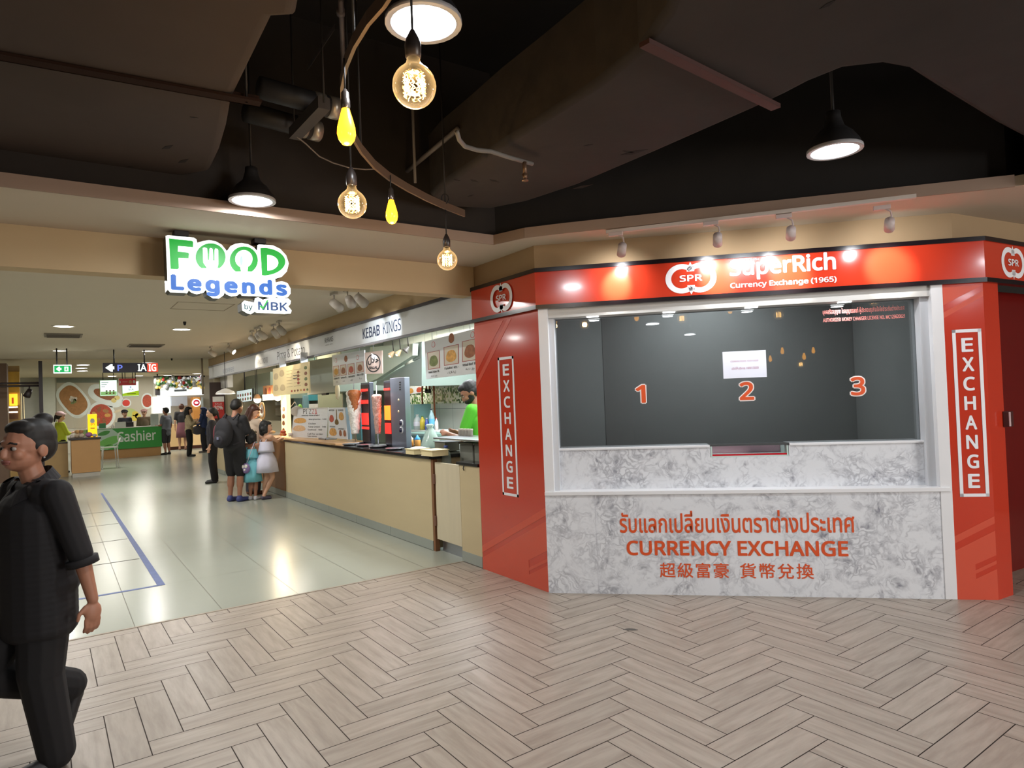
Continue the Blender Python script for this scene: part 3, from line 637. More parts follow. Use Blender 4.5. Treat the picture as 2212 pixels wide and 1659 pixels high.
# loose cable and conduit
cb = MB(); cb.tube([at_z(632, 288, 3.0), at_z(660, 310, 2.98), at_z(690, 338, 2.96), at_z(720, 352, 2.95), at_z(757, 363, 2.94), at_z(790, 366, 2.95), at_z(830, 364, 3.0)], .004, 6)
single('cable', cb, mat('cable_grey', (110, 98, 88), .6), 'thin grey cable sagging between the pipes and the curved bar', 'cable')
cb = MB(); cb.cyl(at_z(990, 278, 3.2), at_z(862, 384, 3.2), .016, n=10)
single('conduit', cb, mat('conduit_grey', (118, 112, 108), .5), 'pale grey conduit pipe running diagonally beside the right duct', 'pipe')
cb = MB(); q = at_z(897, 395, 3.0); cb.cyl(q, q+UP*1.1, .010, n=8); single('drop_pipe', cb, mat('conduit_grey', (118, 112, 108), .5), 'thin vertical pipe dropping behind the largest globe bulb', 'pipe')
cb = MB(); cb.obox(at_z(692, 105, 3.3), (at_z(720, 62, 3.3)-at_z(664, 148, 3.3))*.5, Vector((.0, .012, 0)), UP*.012); single('strut', cb, mat('strut_grey', (84, 78, 76), .6), 'short grey strut slanting above the banded pipes', 'strut')
cb = MB(); q = at_z(738, 180, 3.0); cb.cyl(at_z(736, 0, 3.3), at_z(742, 150, 3.3), .012, n=8); cb.cyl(at_z(736, 22, 3.3), at_z(736, 30, 3.3), .02, n=10); single('drop_pipe', cb, mat('conduit_dark', (84, 76, 76), .5), 'dark jointed pipe above the left teardrop bulb', 'pipe')
# ---- spotlights of the kiosk
trk = mat('track_white', (206, 196, 188), .5); spw = mat('spot_white', (196, 180, 176), .45)
tk = MB(); a, b = at_z(1310, 502, ZC-.02), at_z(1978, 424, ZC-.02)
d = (b-a).normalized(); n = Vector((-d.y, d.x, 0)); tk.obox((a+b)/2, (b-a)/2, n*.018, UP*.012)
single('light_track', tk, trk, 'white light track on the ceiling edge above the kiosk', 'light track')
def kspot(u, v, wherelab, aim, pw):
    base = at_z(u-14, v-30, ZC-.05); t = thing('spotlight', 'small white spotlight on the kiosk track, ' + wherelab, 'spotlight', base, 0, 'spotlights over the kiosk sign')
    mb = MB(); mb.obox(base-d*.02, d*.05, n*.016, UP*.014, bevel=.003); obj('adapter', mb, spw, t)
    hd = base+UP*-.115+d*.02; dr = (Vector(aim)-hd).normalized()
    mb = MB(); mb.tube([base-UP*.01, base-UP*.03+d*.03, base-UP*.06+d*.035, hd-dr*.03], .006, 8); obj('arm', mb, spw, t)
    mb = MB(); mb.cyl(hd-dr*.045, hd+dr*.05, .030, .032, n=20); obj('lamp_head', mb, spw, t)
    mb = MB(); mb.cyl(hd+dr*.0505, hd+dr*.052, .026, n=20); obj('lens', mb, mat('spot_lens', (255, 255, 255), .3, emit=6), t)
    spot('spot_light', hd+dr*.06, pw, aim, 46, .8, (1.0, .95, .88), .02); spot('spot_spill', hd+dr*.06, pw*.22, aim, 120, .8, (.95, .97, 1.0), .02)
kspot(1350, 535, 'leftmost of the four', K(.62, 2.36, .02), 62)
kspot(1556, 512, 'second from the left above the ring logo', K(1.36, 2.36, .02), 66)
kspot(1714, 497, 'third from the left above the brand lettering', K(1.86, 2.36, .02), 66)
kspot(1926, 478, 'rightmost of the four', K(2.52, 2.36, .02), 62)
# ================================================================== food stalls along the right of the hall
steel = mat('steel', (168, 172, 178), .28, metal=.85, var=.06); steeld = mat('steel_dark', (84, 88, 100), .3, metal=.8)
silverp = mat('header_silver', (186, 188, 188), .32, var=.04, spec=.6); trimb = mat('header_black', (38, 34, 44), .25)
inkb = mat('ink_navy', (28, 44, 74), .5); ink0 = mat('ink_black', (30, 28, 30), .6)
yd = Vector((0, -1, 0)); xn = Vector((-1, 0, 0))
hd = thing('stall_header', 'long silver sign band above the food stalls with stall names', 'sign band', (X0, 11.2, 2.22))
mb = MB(); mb.box(X0-.012, X0+.018, 5.095, 17.4, 2.235, 2.495); obj('band', mb, silverp, hd)
mb = MB(); mb.box(X0-.025, X0+.019, 5.095, 17.4, 2.49, 2.522); obj('band_trim', mb, trimb, hd)
mb = MB(); mb.box(X0-.025, X0+.019, 5.095, 17.4, 2.212, 2.238); obj('band_trim', mb, trimb, hd)
def htext(body, u0, u1, v, z0, z1, mm, bold=0.0, name='lettering'):
    a, b = at_x(u0, v, X0).y, at_x(u1, v, X0).y
    text(name, body, (X0-.0135, a, z0), yd, UP, a-b, z1-z0, mm, hd, bold=bold)
htext('KEBAB', 786, 823, 728, 2.30, 2.425, inkb, .02); htext('KINGS', 830, 869, 720, 2.30, 2.43, inkb, -.012)
htext('Pizza & Potato', 601, 661, 775, 2.29, 2.43, ink0, -.004)
htext('KHANS', 704, 722, 745, 2.37, 2.44, ink0, .01); htext('KEBAB - GRILL', 705, 722, 750, 2.33, 2.345, ink0)
htext('TANDOORI', 555, 580, 785, 2.29, 2.39, mat('ink_faded', (120, 118, 122), .6)); htext('COFFEE', 484, 507, 803, 2.28, 2.37, mat('ink_pale_blue', (150, 156, 176), .6))
# counters
ply = mat('counter_laminate', (198, 180, 142), .42, var=.05, scale=1.3, stretch=(1, 1, 6)); plw = mat('gate_plywood', (206, 194, 166), .5, var=.08, scale=3, stretch=(1, 6, 1)); tile_g = mat('plinth_tile', (150, 156, 148), .35, var=.05)
gran = mat('granite_black', (28, 26, 28), .12, var=.3, scale=40); woodt = mat('wood_top', (190, 150, 104), .35, var=.1, scale=4, stretch=(8, 1, 1)); brownp = mat('brown_laminate', (150, 104, 64), .45, var=.08)
def counter(y0, y1, label, body, plinth=True, depth=.55, x=X0):
    t = thing('stall_counter', label, 'counter', (x, (y0+y1)/2, 0))
    mb = MB(); mb.box(x, x+.06, y0, y1, .10, .925); obj('front_panel', mb, body, t)
    mb = MB(); mb.box(x+.06, x+depth, y0, y0+.05, .02, .925); mb.box(x+.06, x+depth, y1-.05, y1, .02, .925); obj('side_panel', mb, body, t) if False else None
    for yy in (y0, y1-.05):
        mb = MB(); mb.box(x+.06, x+depth, yy, yy+.05, .02, .925); obj('side_panel', mb, body, t)
    if plinth:
        n = max(1, round((y1-y0)/1.05)); s = (y1-y0)/n
        for k in range(n):
            mb = MB(); mb.box(x-.004, x+.05, y0+k*s+.003, y0+(k+1)*s-.003, .004, .10); obj('plinth_tile', mb, tile_g, t)
    return t
c1 = counter(6.03, 11.2, 'long pale laminate stall counter with grey plinth beside the currency kiosk', ply)
mb = MB(); mb.box(X0-.03, X0+.62, 6.00, 8.9, .928, .962, bevel=.004); obj('counter_top', mb, gran, c1)
mb = MB(); mb.box(X0-.02, X0+.62, 8.9, 11.2, .928, .955, bevel=.004); obj('counter_top', mb, gran, c1)
mb = MB(); mb.box(X0-.014, X0+.55, 8.75, 11.15, .957, .985, bevel=.003); single('serving_board', mb, woodt, 'pale wooden serving board lying on the stall counter under the pizza menu', 'board')
c2 = counter(11.25, 15.9, 'brown stall counter behind the family of customers', brownp)
mb = MB(); mb.box(X0-.02, X0+.62, 11.25, 15.9, .928, .96, bevel=.004); obj('counter_top', mb, woodt, c2)
c3 = counter(15.97, 17.12, 'farthest pale stall counter at the end of the stall row', ply); mb = MB(); mb.box(X0-.02, X0+.6, 15.97, 17.12, .928, .96); obj('counter_top', mb, gran, c3)
gt = thing('counter_gate', 'pale plywood swing gate between the long counter and the red kiosk panel', 'gate', (X0, 5.72, 0))
mb = MB(); mb.box(X0+.01, X0+.04, 5.47, 5.96, .13, .90); obj('gate_panel', mb, plw, gt)
for z in (.26, .68):
    mb = MB(); mb.box(X0-.004, X0+.012, 5.955, 5.995, z, z+.10, bevel=.003); obj('hinge', mb, mat('hinge_rust', (110, 74, 56), .6), gt)
mb = MB(); mb.box(X0+.0, X0+.05, 5.985, 6.025, .0, .925); obj('gate_post', mb, mat('post_rust', (126, 84, 52), .7, var=.3), gt)
gp_ = thing('fixed_panel', 'short fixed laminate panel with black top joining the red kiosk', 'counter', (X0, 5.28, 0))
mb = MB(); mb.box(X0+.004, X0+.05, 5.10, 5.455, .10, .905); obj('front_panel', mb, ply, gp_)
mb = MB(); mb.box(X0+.0, X0+.05, 5.10, 5.455, .004, .10); obj('plinth_tile', mb, tile_g, gp_)
mb = MB(); mb.box(X0-.01, X0+.145, 5.11, 5.50, .908, .935, bevel=.003); obj('counter_top', mb, gran, gp_)
mb = MB(); mb.tube([(X0-.004, 5.36, .905), (X0-.012, 5.36, .88), (X0-.004, 5.36, .86)], .005, 6); obj('hook', mb, ink0, gp_)
# back wall with tiles
def tilewall():
    m = bpy.data.materials.new('stall_tiles'); m.use_nodes = True; nt = m.node_tree; b = nt.nodes['Principled BSDF']; b.inputs['Roughness'].default_value = .15
    tc = nt.nodes.new('ShaderNodeTexCoord'); sp = nt.nodes.new('ShaderNodeSeparateXYZ'); nt.links.new(tc.outputs['Object'], sp.inputs[0]); cb = nt.nodes.new('ShaderNodeCombineXYZ'); nt.links.new(sp.outputs['Y'], cb.inputs[0]); nt.links.new(sp.outputs['Z'], cb.inputs[1])
    br = nt.nodes.new('ShaderNodeTexBrick'); br.offset = 0; br.inputs['Scale'].default_value = 1; br.inputs['Brick Width'].default_value = .42; br.inputs['Row Height'].default_value = .46; br.inputs['Mortar Size'].default_value = .004
    br.inputs['Color1'].default_value = lin((212, 214, 204)); br.inputs['Color2'].default_value = lin((206, 210, 202)); br.inputs['Mortar'].default_value = lin((150, 156, 150)); nt.links.new(cb.outputs[0], br.inputs['Vector'])
    nt.links.new(br.outputs['Color'], b.inputs['Base Color']); return m
def mosaic():
    m = bpy.data.materials.new('green_mosaic'); m.use_nodes = True; nt = m.node_tree; b = nt.nodes['Principled BSDF']; b.inputs['Roughness'].default_value = .25
    tc = nt.nodes.new('ShaderNodeTexCoord'); sp = nt.nodes.new('ShaderNodeSeparateXYZ'); nt.links.new(tc.outputs['Object'], sp.inputs[0]); cb = nt.nodes.new('ShaderNodeCombineXYZ'); nt.links.new(sp.outputs['Y'], cb.inputs[0]); nt.links.new(sp.outputs['Z'], cb.inputs[1])
    vo = nt.nodes.new('ShaderNodeTexVoronoi'); vo.inputs['Scale'].default_value = 34; vo.inputs['Randomness'].default_value = .35; nt.links.new(cb.outputs[0], vo.inputs['Vector'])
    rp = nt.nodes.new('ShaderNodeValToRGB'); e = rp.color_ramp.elements; rp.color_ramp.interpolation = 'CONSTANT'; e[0].color = lin((222, 226, 206)); e[1].position = .52; e[1].color = lin((112, 146, 84)); x_ = rp.color_ramp.elements.new(.78); x_.color = lin((60, 96, 58))
    s2 = nt.nodes.new('ShaderNodeSeparateColor'); nt.links.new(vo.outputs['Color'], s2.inputs[0]); nt.links.new(s2.outputs[0], rp.inputs[0]); nt.links.new(rp.outputs[0], b.inputs['Base Color']); return m
BX = 5.0
mb = MB(); mb.box(BX, BX+.08, 5.2, 11.3, 0, ZC); struct('wall_right', mb, tilewall())
mb = MB(); mb.box(BX-.006, BX, 5.2, 11.3, 1.46, 1.72); struct('trim_5', mb, mosaic())
mb = MB(); mb.box(BX, BX+.08, 11.3, 17.2, 0, ZC); struct('wall_right', mb, mat('stall_wall_grey', (150, 162, 150), .5, var=.06))
mb = MB(); mb.box(X0+.15, BX, 5.12, 5.2, 0, ZC); struct('wall_right', mb, mat('stall_side', (200, 200, 192), .5))
mb = MB(); mb.box(4.2, BX, 11.3, 11.35, 0, ZC); struct('wall_right', mb, mat('stall_part', (140, 150, 138), .5))
mb = MB(); mb.box(4.3, BX, 12.9, 12.95, 0, ZC); struct('wall_right', mb, mat('stall_part', (140, 150, 138), .5))
mb = MB(); mb.box(X0+.05, BX+2, 17.14, 17.2, 0, ZC); struct('wall_right', mb, mat('stall_end', (196, 186, 160), .6))
# ---- flat boards with printed pictures
class Board:
    def __init__(s, tl, tr, br, bl, n): s.c = [Vector(p) for p in (tl, tr, br, bl)]; s.n = Vector(n).normalized()
    def p(s, a, b, h=0.0):      # a across 0..1, b down 0..1
        t = s.c[0].lerp(s.c[1], a); q = s.c[3].lerp(s.c[2], a); return t.lerp(q, b)+s.n*h
    def slab(s, name, mm, parent, th=.012):
        mb = MB(); mb.prism([q-s.n*th for q in s.c], s.n*th); return obj(name, mb, mm, parent)
    def rect(s, name, a0, a1, b0, b1, mm, parent, h=.001):
        mb = MB(); mb.prism([s.p(a0, b0, h*.2), s.p(a1, b0, h*.2), s.p(a1, b1, h*.2), s.p(a0, b1, h*.2)], s.n*h*.8); return obj(name, mb, mm, parent)
    def oval(s, name, a, b, ra, rb, mm, parent, h=.002, n=20, ph=0, tilt=0):
        mb = MB(); q = []
        for k in range(n):
            t = 2*math.pi*k/n; x, y = ra*math.cos(t)*(1+.08*math.sin(3*t+ph)), rb*math.sin(t)*(1+.08*math.cos(2*t+ph))
            q.append(s.p(a+x*math.cos(tilt)-y*math.sin(tilt), b+x*math.sin(tilt)+y*math.cos(tilt), h*.3))
        mb.prism(q, s.n*h*.7); return obj(name, mb, mm, parent)
    def write(s, name, body, a0, a1, b0, b1, mm, parent, bold=0.0, h=.0015):
        o = s.p(a0, b1, h); xd = s.p(a1, b1, h)-o; yv = s.p(a0, b0, h)-o
        return text(name, body, o, xd, yv-xd*(yv.dot(xd)/xd.dot(xd)), xd.length, yv.length, mm, parent, bold=bold)
def bx(x, pts): return [at_x(u, v, x) for u, v in pts]
white_b = mat('menu_white', (206, 208, 210), .45, var=.02); food1 = mat('food_gold', (196, 146, 74), .6, var=.7, scale=28); food2 = mat('food_brown', (140, 84, 50), .6, var=.7, scale=28); food3 = mat('food_red', (170, 72, 48), .6, var=.7, scale=28); food4 = mat('food_green', (110, 120, 70), .6, var=.7, scale=28)
redln = mat('photo_frame_red', (150, 50, 44), .5); inkr = mat('ink_red', (190, 60, 60), .6); photo_bg = mat('photo_bg', (196, 186, 170), .5)
def menu_hang(name, label, x, pts, n, photos, logos):
    c = bx(x, pts); t = thing(name, label, 'menu board', (c[0]+c[2])/2); b = Board(*c, xn); b.slab('panel', white_b, t)
    for k_ in (.15, .85):
        q_ = b.p(k_, .02, -.006); mb = MB(); mb.cyl(q_, (q_.x, q_.y, ZC), .004, n=6); obj('hanging_wire', mb, steel, t)
    for a0, a1, b0, b1, f, cap1, cap2 in photos:
        fr = b.rect('picture', a0, a1, b0, b1, redln, t, .0012); b.rect('picture_ground', a0+.012, a1-.012, b0+.014, b1-.014, photo_bg, fr, .002)
        k = (a1-a0)*.34; b.oval('dish', (a0+a1)/2, (b0+b1)/2+.02, k, (b1-b0)*.34, f, fr, .003)
        b.write('caption', cap1, a0+.01, a1-.01, b1+.04, b1+.10, ink0, t, .02); b.write('caption', cap2, a0+.06, a1-.06, b1+.15, b1+.22, ink0, t, .0)
    for a, bb in logos:
        l = b.oval('round_logo', a, bb, .035, .08, inkr, t, .001); b.oval('logo_centre', a, bb, .028, .066, white_b, l, .002)
    return b, t
b, t = menu_hang('menu_board', 'hanging picture menu with three large food photos next to the red kiosk panel', 3.55, [(917, 738), (1034, 708), (1034, 806), (920.5, 819)], xn,
    [(.05, .30, .31, .76, food4, 'Kebab Chicken  89.-', 'كباب دجاج'), (.38, .66, .26, .72, food1, 'Falafel  69.-', 'فلافل'), (.72, .99, .22, .70, food2, 'Kebab Beef  99.-', 'كباب لحم')], [(.18, .13), (.90, .12)])
b.oval('figure', .53, .08, .05, .13, food2, t, .002)
b, t = menu_hang('menu_board', 'hanging picture menu with four small food photos left of the round halal sign', 3.36, [(717, 768), (787, 756), (790, 825), (720, 833.5)], xn,
    [(.03, .22, .36, .70, food1, 'Chicken 79', 'دجاج'), (.26, .45, .36, .70, food2, 'Samosa 25', 'سمبوسة'), (.50, .70, .36, .70, food3, 'Beef roll 99', 'لحم'), (.76, .96, .35, .68, food2, 'Rice 89', 'أرز')], [(.13, .18), (.80, .20)])
b.oval('figure', .45, .18, .05, .11, food2, t, .002)
c = bx(3.30, [(787.6, 762), (824.7, 757), (826, 806.6), (789.4, 808)]); hs_ = thing('halal_sign', 'square pale pink halal sign with black ring hanging under the kebab header', 'sign', (c[0]+c[2])/2)
q_ = (c[0]+c[1])/2+Vector((.006, 0, -.01)); mb = MB(); mb.cyl(q_, (q_.x, q_.y, ZC), .004, n=6); obj('hanging_wire', mb, steel, hs_)
b = Board(*c, xn); b.slab('panel', mat('sign_pink', (226, 200, 190), .5, var=.02), hs_)
mb = MB(); N = 40
for k in range(N):
    t0, t1 = 2*math.pi*k/N, 2*math.pi*(k+1)/N
    mb.face([b.p(.5+.42*math.cos(t0), .52+.42*math.sin(t0), .001), b.p(.5+.42*math.cos(t1), .52+.42*math.sin(t1), .001), b.p(.5+.36*math.cos(t1), .52+.36*math.sin(t1), .001), b.p(.5+.36*math.cos(t0), .52+.36*math.sin(t0), .001)])
rg = obj('ring', mb, ink0, hs_); b.write('lettering', '\u0644\uFEFC\uFEA3', .18, .82, .20, .60, ink0, hs_, .07); b.write('lettering', 'HALAL', .24, .76, .66, .79, ink0, hs_, .06)
# hoods
hoodm = mat('hood_green', (178, 194, 180), .35, var=.05); hoodd = mat('hood_dark', (122, 136, 130), .4, var=.05)
h1 = thing('exhaust_hood', 'green grey steel exhaust hood above the doner grills', 'exhaust hood', at_x(850, 790, 4.1))
mb = MB(); mb.prism(bx(4.0, [(790, 812), (795, 826), (815, 818), (891, 768), (892, 742), (800, 750)]), (.08, 0, 0)); obj('canopy', mb, hoodm, h1)
mb = MB(); mb.prism(bx(4.1, [(815, 820), (911, 772), (911, 834), (846, 834), (812, 832)]), (.9, 0, 0)); obj('filter_box', mb, hoodd, h1)
mb = MB(); mb.prism(bx(4.1, [(892, 742), (911, 738), (911, 772), (891, 780)]), (.9, 0, 0)); obj('side_sheet', mb, hoodd, h1)
h2 = thing('exhaust_hood', 'dark green grey exhaust hood between the cream pizza sign and the four photo menu', 'exhaust hood', at_x(695, 810, 3.7))
mb = MB(); mb.prism(bx(3.7, [(664, 780), (724, 770), (728, 846), (664, 853)]), (1.2, 0, 0)); obj('canopy', mb, hoodd, h2)
mb = MB(); mb.prism(bx(3.69, [(694, 850), (705, 849), (704, 853), (695, 854)]), (.05, 0, 0)); obj('catch', mb, ink0, h2)
h3 = thing('exhaust_hood', 'pale green hood panel behind the menu screen near the far stalls', 'exhaust hood', at_x(555, 825, 4.0))
mb = MB(); mb.prism(bx(3.9, [(524, 815), (584, 803), (584, 862), (524, 842)]), (1.0, 0, 0)); obj('canopy', mb, hoodm, h3)
# lamps inside the kebab hood
for (u, v), lab, em in (((846, 765), 'left clip lamp glowing white under the hood beside the halal sign', 8), ((861, 762), 'middle clip lamp glowing warm under the hood', 4), ((878, 755), 'right dark clip lamp under the hood', 0)):
    q = at_x(u, v, 3.9); t = thing('clip_lamp', lab, 'lamp', q, 0, 'clip lamps under the hood'); dr = Vector((-.5, .2, -.6)).normalized()
    mb = MB(); mb.lathe([(.012, -.05), (.02, -.03), (.04, .02), (.045, .035), (.04, .035), (0, .01)], q, dr); obj('shade', mb, mat('clip_dark', (88, 84, 80), .4) if not em else mat('clip_warm', (210, 180, 140), .4), t)
    if em: mb = MB(); mb.ell(q+dr*.03, .022); obj('bulb', mb, mat('clip_bulb%d' % em, (255, 214, 170), .3, emit=em), t)
    mb = MB(); mb.cyl(q-dr*.04, (q.x, q.y, ZC), .006, n=6); obj('arm', mb, ink0, t)
# ---- doner grills
meat_w = mat('meat_pale', (226, 212, 202), .5, var=.5, scale=34, bump=1.0); meat_p = mat('meat_pink', (214, 170, 158), .5, var=.45, scale=55, bump=1.0); meat_b = mat('meat_roasted', (156, 92, 48), .5, var=.4, scale=40, bump=.8)
def doner(u, vt, vb, rt, rb, x, heat_u, label, mt, roast, heats):
    a, b_ = at_x(u, vt, x), at_x(u, vb, x); px = (a.z-b_.z)/(vb-vt); t = thing('doner_grill', label, 'grill', (b_.x, b_.y, .963))
    rr = random.Random(int(u)); R0, R1 = rt*px, rb*px; H_ = a.z-b_.z; mb = MB(); prof = [(0, b_.z)]; N = 26
    for k in range(N+1):
        f = k/N; r = R1+(R0-R1)*f**.85; r *= 1+.10*(rr.random()-.5)*(1 if k % 2 else .3); prof.append((r, b_.z+H_*f))
    prof += [(R0*.92, a.z+R0*.22), (R0*.6, a.z+R0*.42), (0, a.z+R0*.46)]
    mb.lathe(prof, (a.x, a.y, 0), n=28)
    for v_ in mb.bm.verts:
        d_ = Vector((v_.co.x-a.x, v_.co.y-a.y, 0))
        if d_.length > .005: v_.co += d_.normalized()*(rr.random()-.5)*.014
    me = obj('meat_cone', mb, mt, t)
    if roast:
        mb = MB(); N2 = 9
        mb.lathe([((R1+(R0-R1)*(.52+.48*k/N2)**.85)*(.45+.40*k/N2), b_.z+H_*(.52+.48*k/N2)) for k in range(N2+1)]+[(R0*.80, a.z+R0*.24), (R0*.6, a.z+R0*.44), (0, a.z+R0*.50)], (a.x-.012, a.y-.042, 0), n=24); obj('roasted_side', mb, meat_b, t)
    mb = MB(); mb.cyl((a.x, a.y, .975), (a.x, a.y, a.z+.14), .007, n=8); obj('spit', mb, steel, t)
    mb = MB(); mb.lathe([(0, 0), (.11, .0), (.12, .02), (.10, .012), (0, .012)], (a.x, a.y, .963), n=24); obj('drip_tray', mb, steel, t)
    p0 = at_x(heat_u[0], vb, x+.10); p1 = at_x(heat_u[1], vb, x+.10); y0, y1 = p1.y, p0.y
    zt_ = at_x((heat_u[0]+heat_u[1])/2, heats[0], x+.10).z
    mb = MB(); mb.box(x+.10, x+.16, y0-.02, y1+.02, .963, zt_, bevel=.006); bod = obj('heater_column', mb, steeld, t)
    mb = MB(); mb.box(x+.09, x+.101, y0, y1, 1.0, zt_-.03); obj('burner_panel', mb, mat('burner_black', (40, 24, 28), .5), bod)
    for (v0, v1, hot) in heats[1:]:
        um = (heat_u[0]+heat_u[1])/2; z1, z0 = at_x(um, v0, x+.09).z, at_x(um, v1, x+.09).z
        mb = MB(); mb.box(x+.082, x+.0905, y0+.012, y1-.012, z0, z1); obj('glowing_burner', mb, mat('burner_hot%d' % hot, (255, 70, 60) if hot < 2 else (255, 130, 50), .5, emit=(.5, 1.5, 3.6)[hot], ecol=(255, 30, 24) if hot < 2 else (255, 96, 24)), bod)
    return t
doner(764.5, 850, 937, 17, 7.5, 3.42, (784, 800), 'doner grill with thick white meat cone partly roasted, left of the pair', meat_w, True, (826, (840, 845, 1), (864, 872, 1), (892, 918, 0), (922, 927, 1)))
doner(813.5, 856, 937, 10.5, 5, 3.38, (834, 848), 'doner grill with slim pink meat cone, right of the pair', meat_p, False, (822, (838, 843, 1), (876, 907, 2), (914, 937, 1)))
t = thing('grill_cabinet', 'brushed steel grill control cabinet with two round knobs beside the slim meat cone', 'grill', at_x(858, 940, 3.5))
c = bx(3.46, [(842, 817), (873, 815), (877, 945), (845, 945)]); y0, y1 = c[1].y, c[0].y; zt_ = (c[0].z+c[1].z)/2
mb = MB(); mb.box(3.46, 3.53, y0, y1, .963, zt_, bevel=.004); bd = obj('cabinet', mb, mat('cabinet_steel', (150, 158, 176), .3, metal=.75), t)
for v in (914, 929):
    q = at_x(867, v, 3.455); mb = MB(); mb.cyl(q+xn*.018, q-xn*.01, .028, n=20); kb = obj('knob', mb, mat('knob_navy', (30, 36, 70), .3), t); mb = MB(); mb.cyl(q+xn*.004, q-xn*.01, .042, n=24); obj('knob_ring', mb, mat('ring_white', (226, 228, 232), .4), kb)
for v in (864, 889):
    q = at_x(861, v, 3.458); mb = MB(); mb.cyl(q+xn*.004, q-xn*.01, .016, n=14); obj('bolt', mb, mat('bolt_cream', (226, 206, 170), .4), t)
for k in range(4):
    q = at_x(864, 826+k*5.2, 3.459); mb = MB(); mb.obox(q, (.003, 0, 0), (0, .02, 0), UP*.008); obj('vent_slot', mb, ink0, t)
area('grill_light', (3.37, 7.75, 2.12), 14, .2, COOL, direction=(.05, .25, -1))
# blue steel sheets behind the cones
for u0, u1, lab in ((746, 754, 'pale blue steel side sheet left of the thick meat cone'), (769, 779, 'teal gas bottle sheet behind the thick meat cone')):
    c = bx(3.6, [(u0, 880), (u1, 880), (u1, 950), (u0, 950)]); mb = MB(); mb.box(3.6, 3.63, c[1].y, c[0].y, .963, c[0].z); single('splash_sheet', mb, mat('sheet_blue' if u0 < 760 else 'sheet_teal', (150, 186, 214) if u0 < 760 else (74, 148, 164), .3, metal=.2), lab, 'sheet')
# ---- boards standing on the counter
c = bx(3.36, [(636, 882), (708.5, 880), (704, 947), (628.5, 945)]); t = thing('pizza_menu', 'white standing PIZZA menu board with two oval pizza pictures', 'menu board', (c[2]+c[3])/2); b = Board(*c, xn); b.slab('panel', white_b, t)
for i, (ch, mm) in enumerate(zip('PIZZA', (ink0, ink0, mat('ink_grey', (110, 110, 112), .6), mat('ink_rose', (190, 110, 110), .6), mat('ink_red2', (184, 40, 36), .6)))):
    b.write('letter', ch, .31+.088*i, .31+.088*i+(.03 if ch == 'I' else .07), .05, .20 if ch != 'A' else .27, mm, t, .0)
b.write('subtitle', 'STARTING FROM 99 BAHT', .27, .80, .235, .27, ink0, t, .02)
b.oval('pizza_picture', .23, .42, .19, .10, food1, t); b.oval('pizza_picture', .23, .68, .19, .11, mat('pizza_mix', (206, 170, 130), .6, var=.5, scale=45), t)
for bb, s in ((.36, 'Margherita   129'), (.50, 'Chicken'), (.60, 'Tuna Onion   149'), (.70, 'Seafood   169'), (.84, 'Call for order'), (.92, 'Take away')):
    b.write('line', s, .50, .50+.03*len(s), bb, bb+.05, ink0, t, .01)
c = bx(3.34, [(709.5, 881), (744, 880), (750, 949), (709, 945)]); t = thing('dish_menu', 'narrow white dish menu board with a spoon picture beside the thick meat cone', 'menu board', (c[2]+c[3])/2); b = Board(*c, xn); b.slab('panel', white_b, t)
for a, bb, ra, rb, f in ((.20, .36, .13, .13, food3), (.78, .28, .14, .14, food1), (.27, .80, .20, .14, food1), (.68, .82, .07, .11, food2), (.90, .82, .07, .11, food2)): b.oval('dish_picture', a, bb, ra, rb, f, t)
b.oval('spoon_picture', .50, .47, .11, .10, mat('spoon_bronze', (136, 112, 66), .3, metal=.5), t); b.rect('spoon_handle', .48, .53, .06, .40, mat('spoon_bronze', (136, 112, 66), .3), t)
for a, bb, s in ((.05, .06, 'APPETIZER'), (.6, .06, 'SKEWERS'), (.1, .60, 'DESSERT'), (.58, .66, 'DRINKS')): b.write('heading', s, a, a+.32, bb, bb+.05, ink0, t, .01)
# cream sign of the pizza stall
c = bx(3.02, [(589.5, 797), (666, 781), (668, 848.5), (589.5, 855)]); t = thing('pizza_stall_sign', 'large cream pictured menu sign hanging below the Pizza and Potato header', 'menu board', (c[0]+c[2])/2)
crm = mat('sign_cream', (236, 214, 160), .5, var=.05); b = Board(*c, xn); b.slab('panel', crm, t, .02)
for k_ in (.2, .8): q_ = b.p(k_, .03, -.01); mb = MB(); mb.box(q_.x-.004, X0-.0125, q_.y-.02, q_.y+.02, q_.z-.01, 2.30); obj('bracket', mb, steel, t); lines = mat('sign_line', (150, 120, 84), .6)
for k, (a, bb) in enumerate(((.10, .30), (.28, .22), (.10, .72), (.30, .74))): b.oval('plate_picture', a, bb, .07, .13, mat('plate_cream', (200, 176, 132), .5), t, .002)
for r in range(6): b.rect('price_line', .42, .58, .18+.11*r, .19+.11*r, lines, t); b.rect('price_line', .62, .80, .18+.11*r, .19+.11*r, lines, t)
for r in range(4): b.oval('dish_picture', .93, .18+.18*r, .035, .06, food2 if r % 2 else food4, t)
for r in range(4): b.oval('sausage_picture', .74, .28+.12*r, .03, .05, food2 if r < 2 else food3, t)
b.rect('fork_picture', .60, .72, .36, .385, ink0, t); b.rect('fork_picture', .60, .72, .46, .485, ink0, t)
for r in range(6): b.oval('item_picture', .56+.08*r, .89, .022, .04, (food3, food2, food2, food1, food3, food4)[r], t)
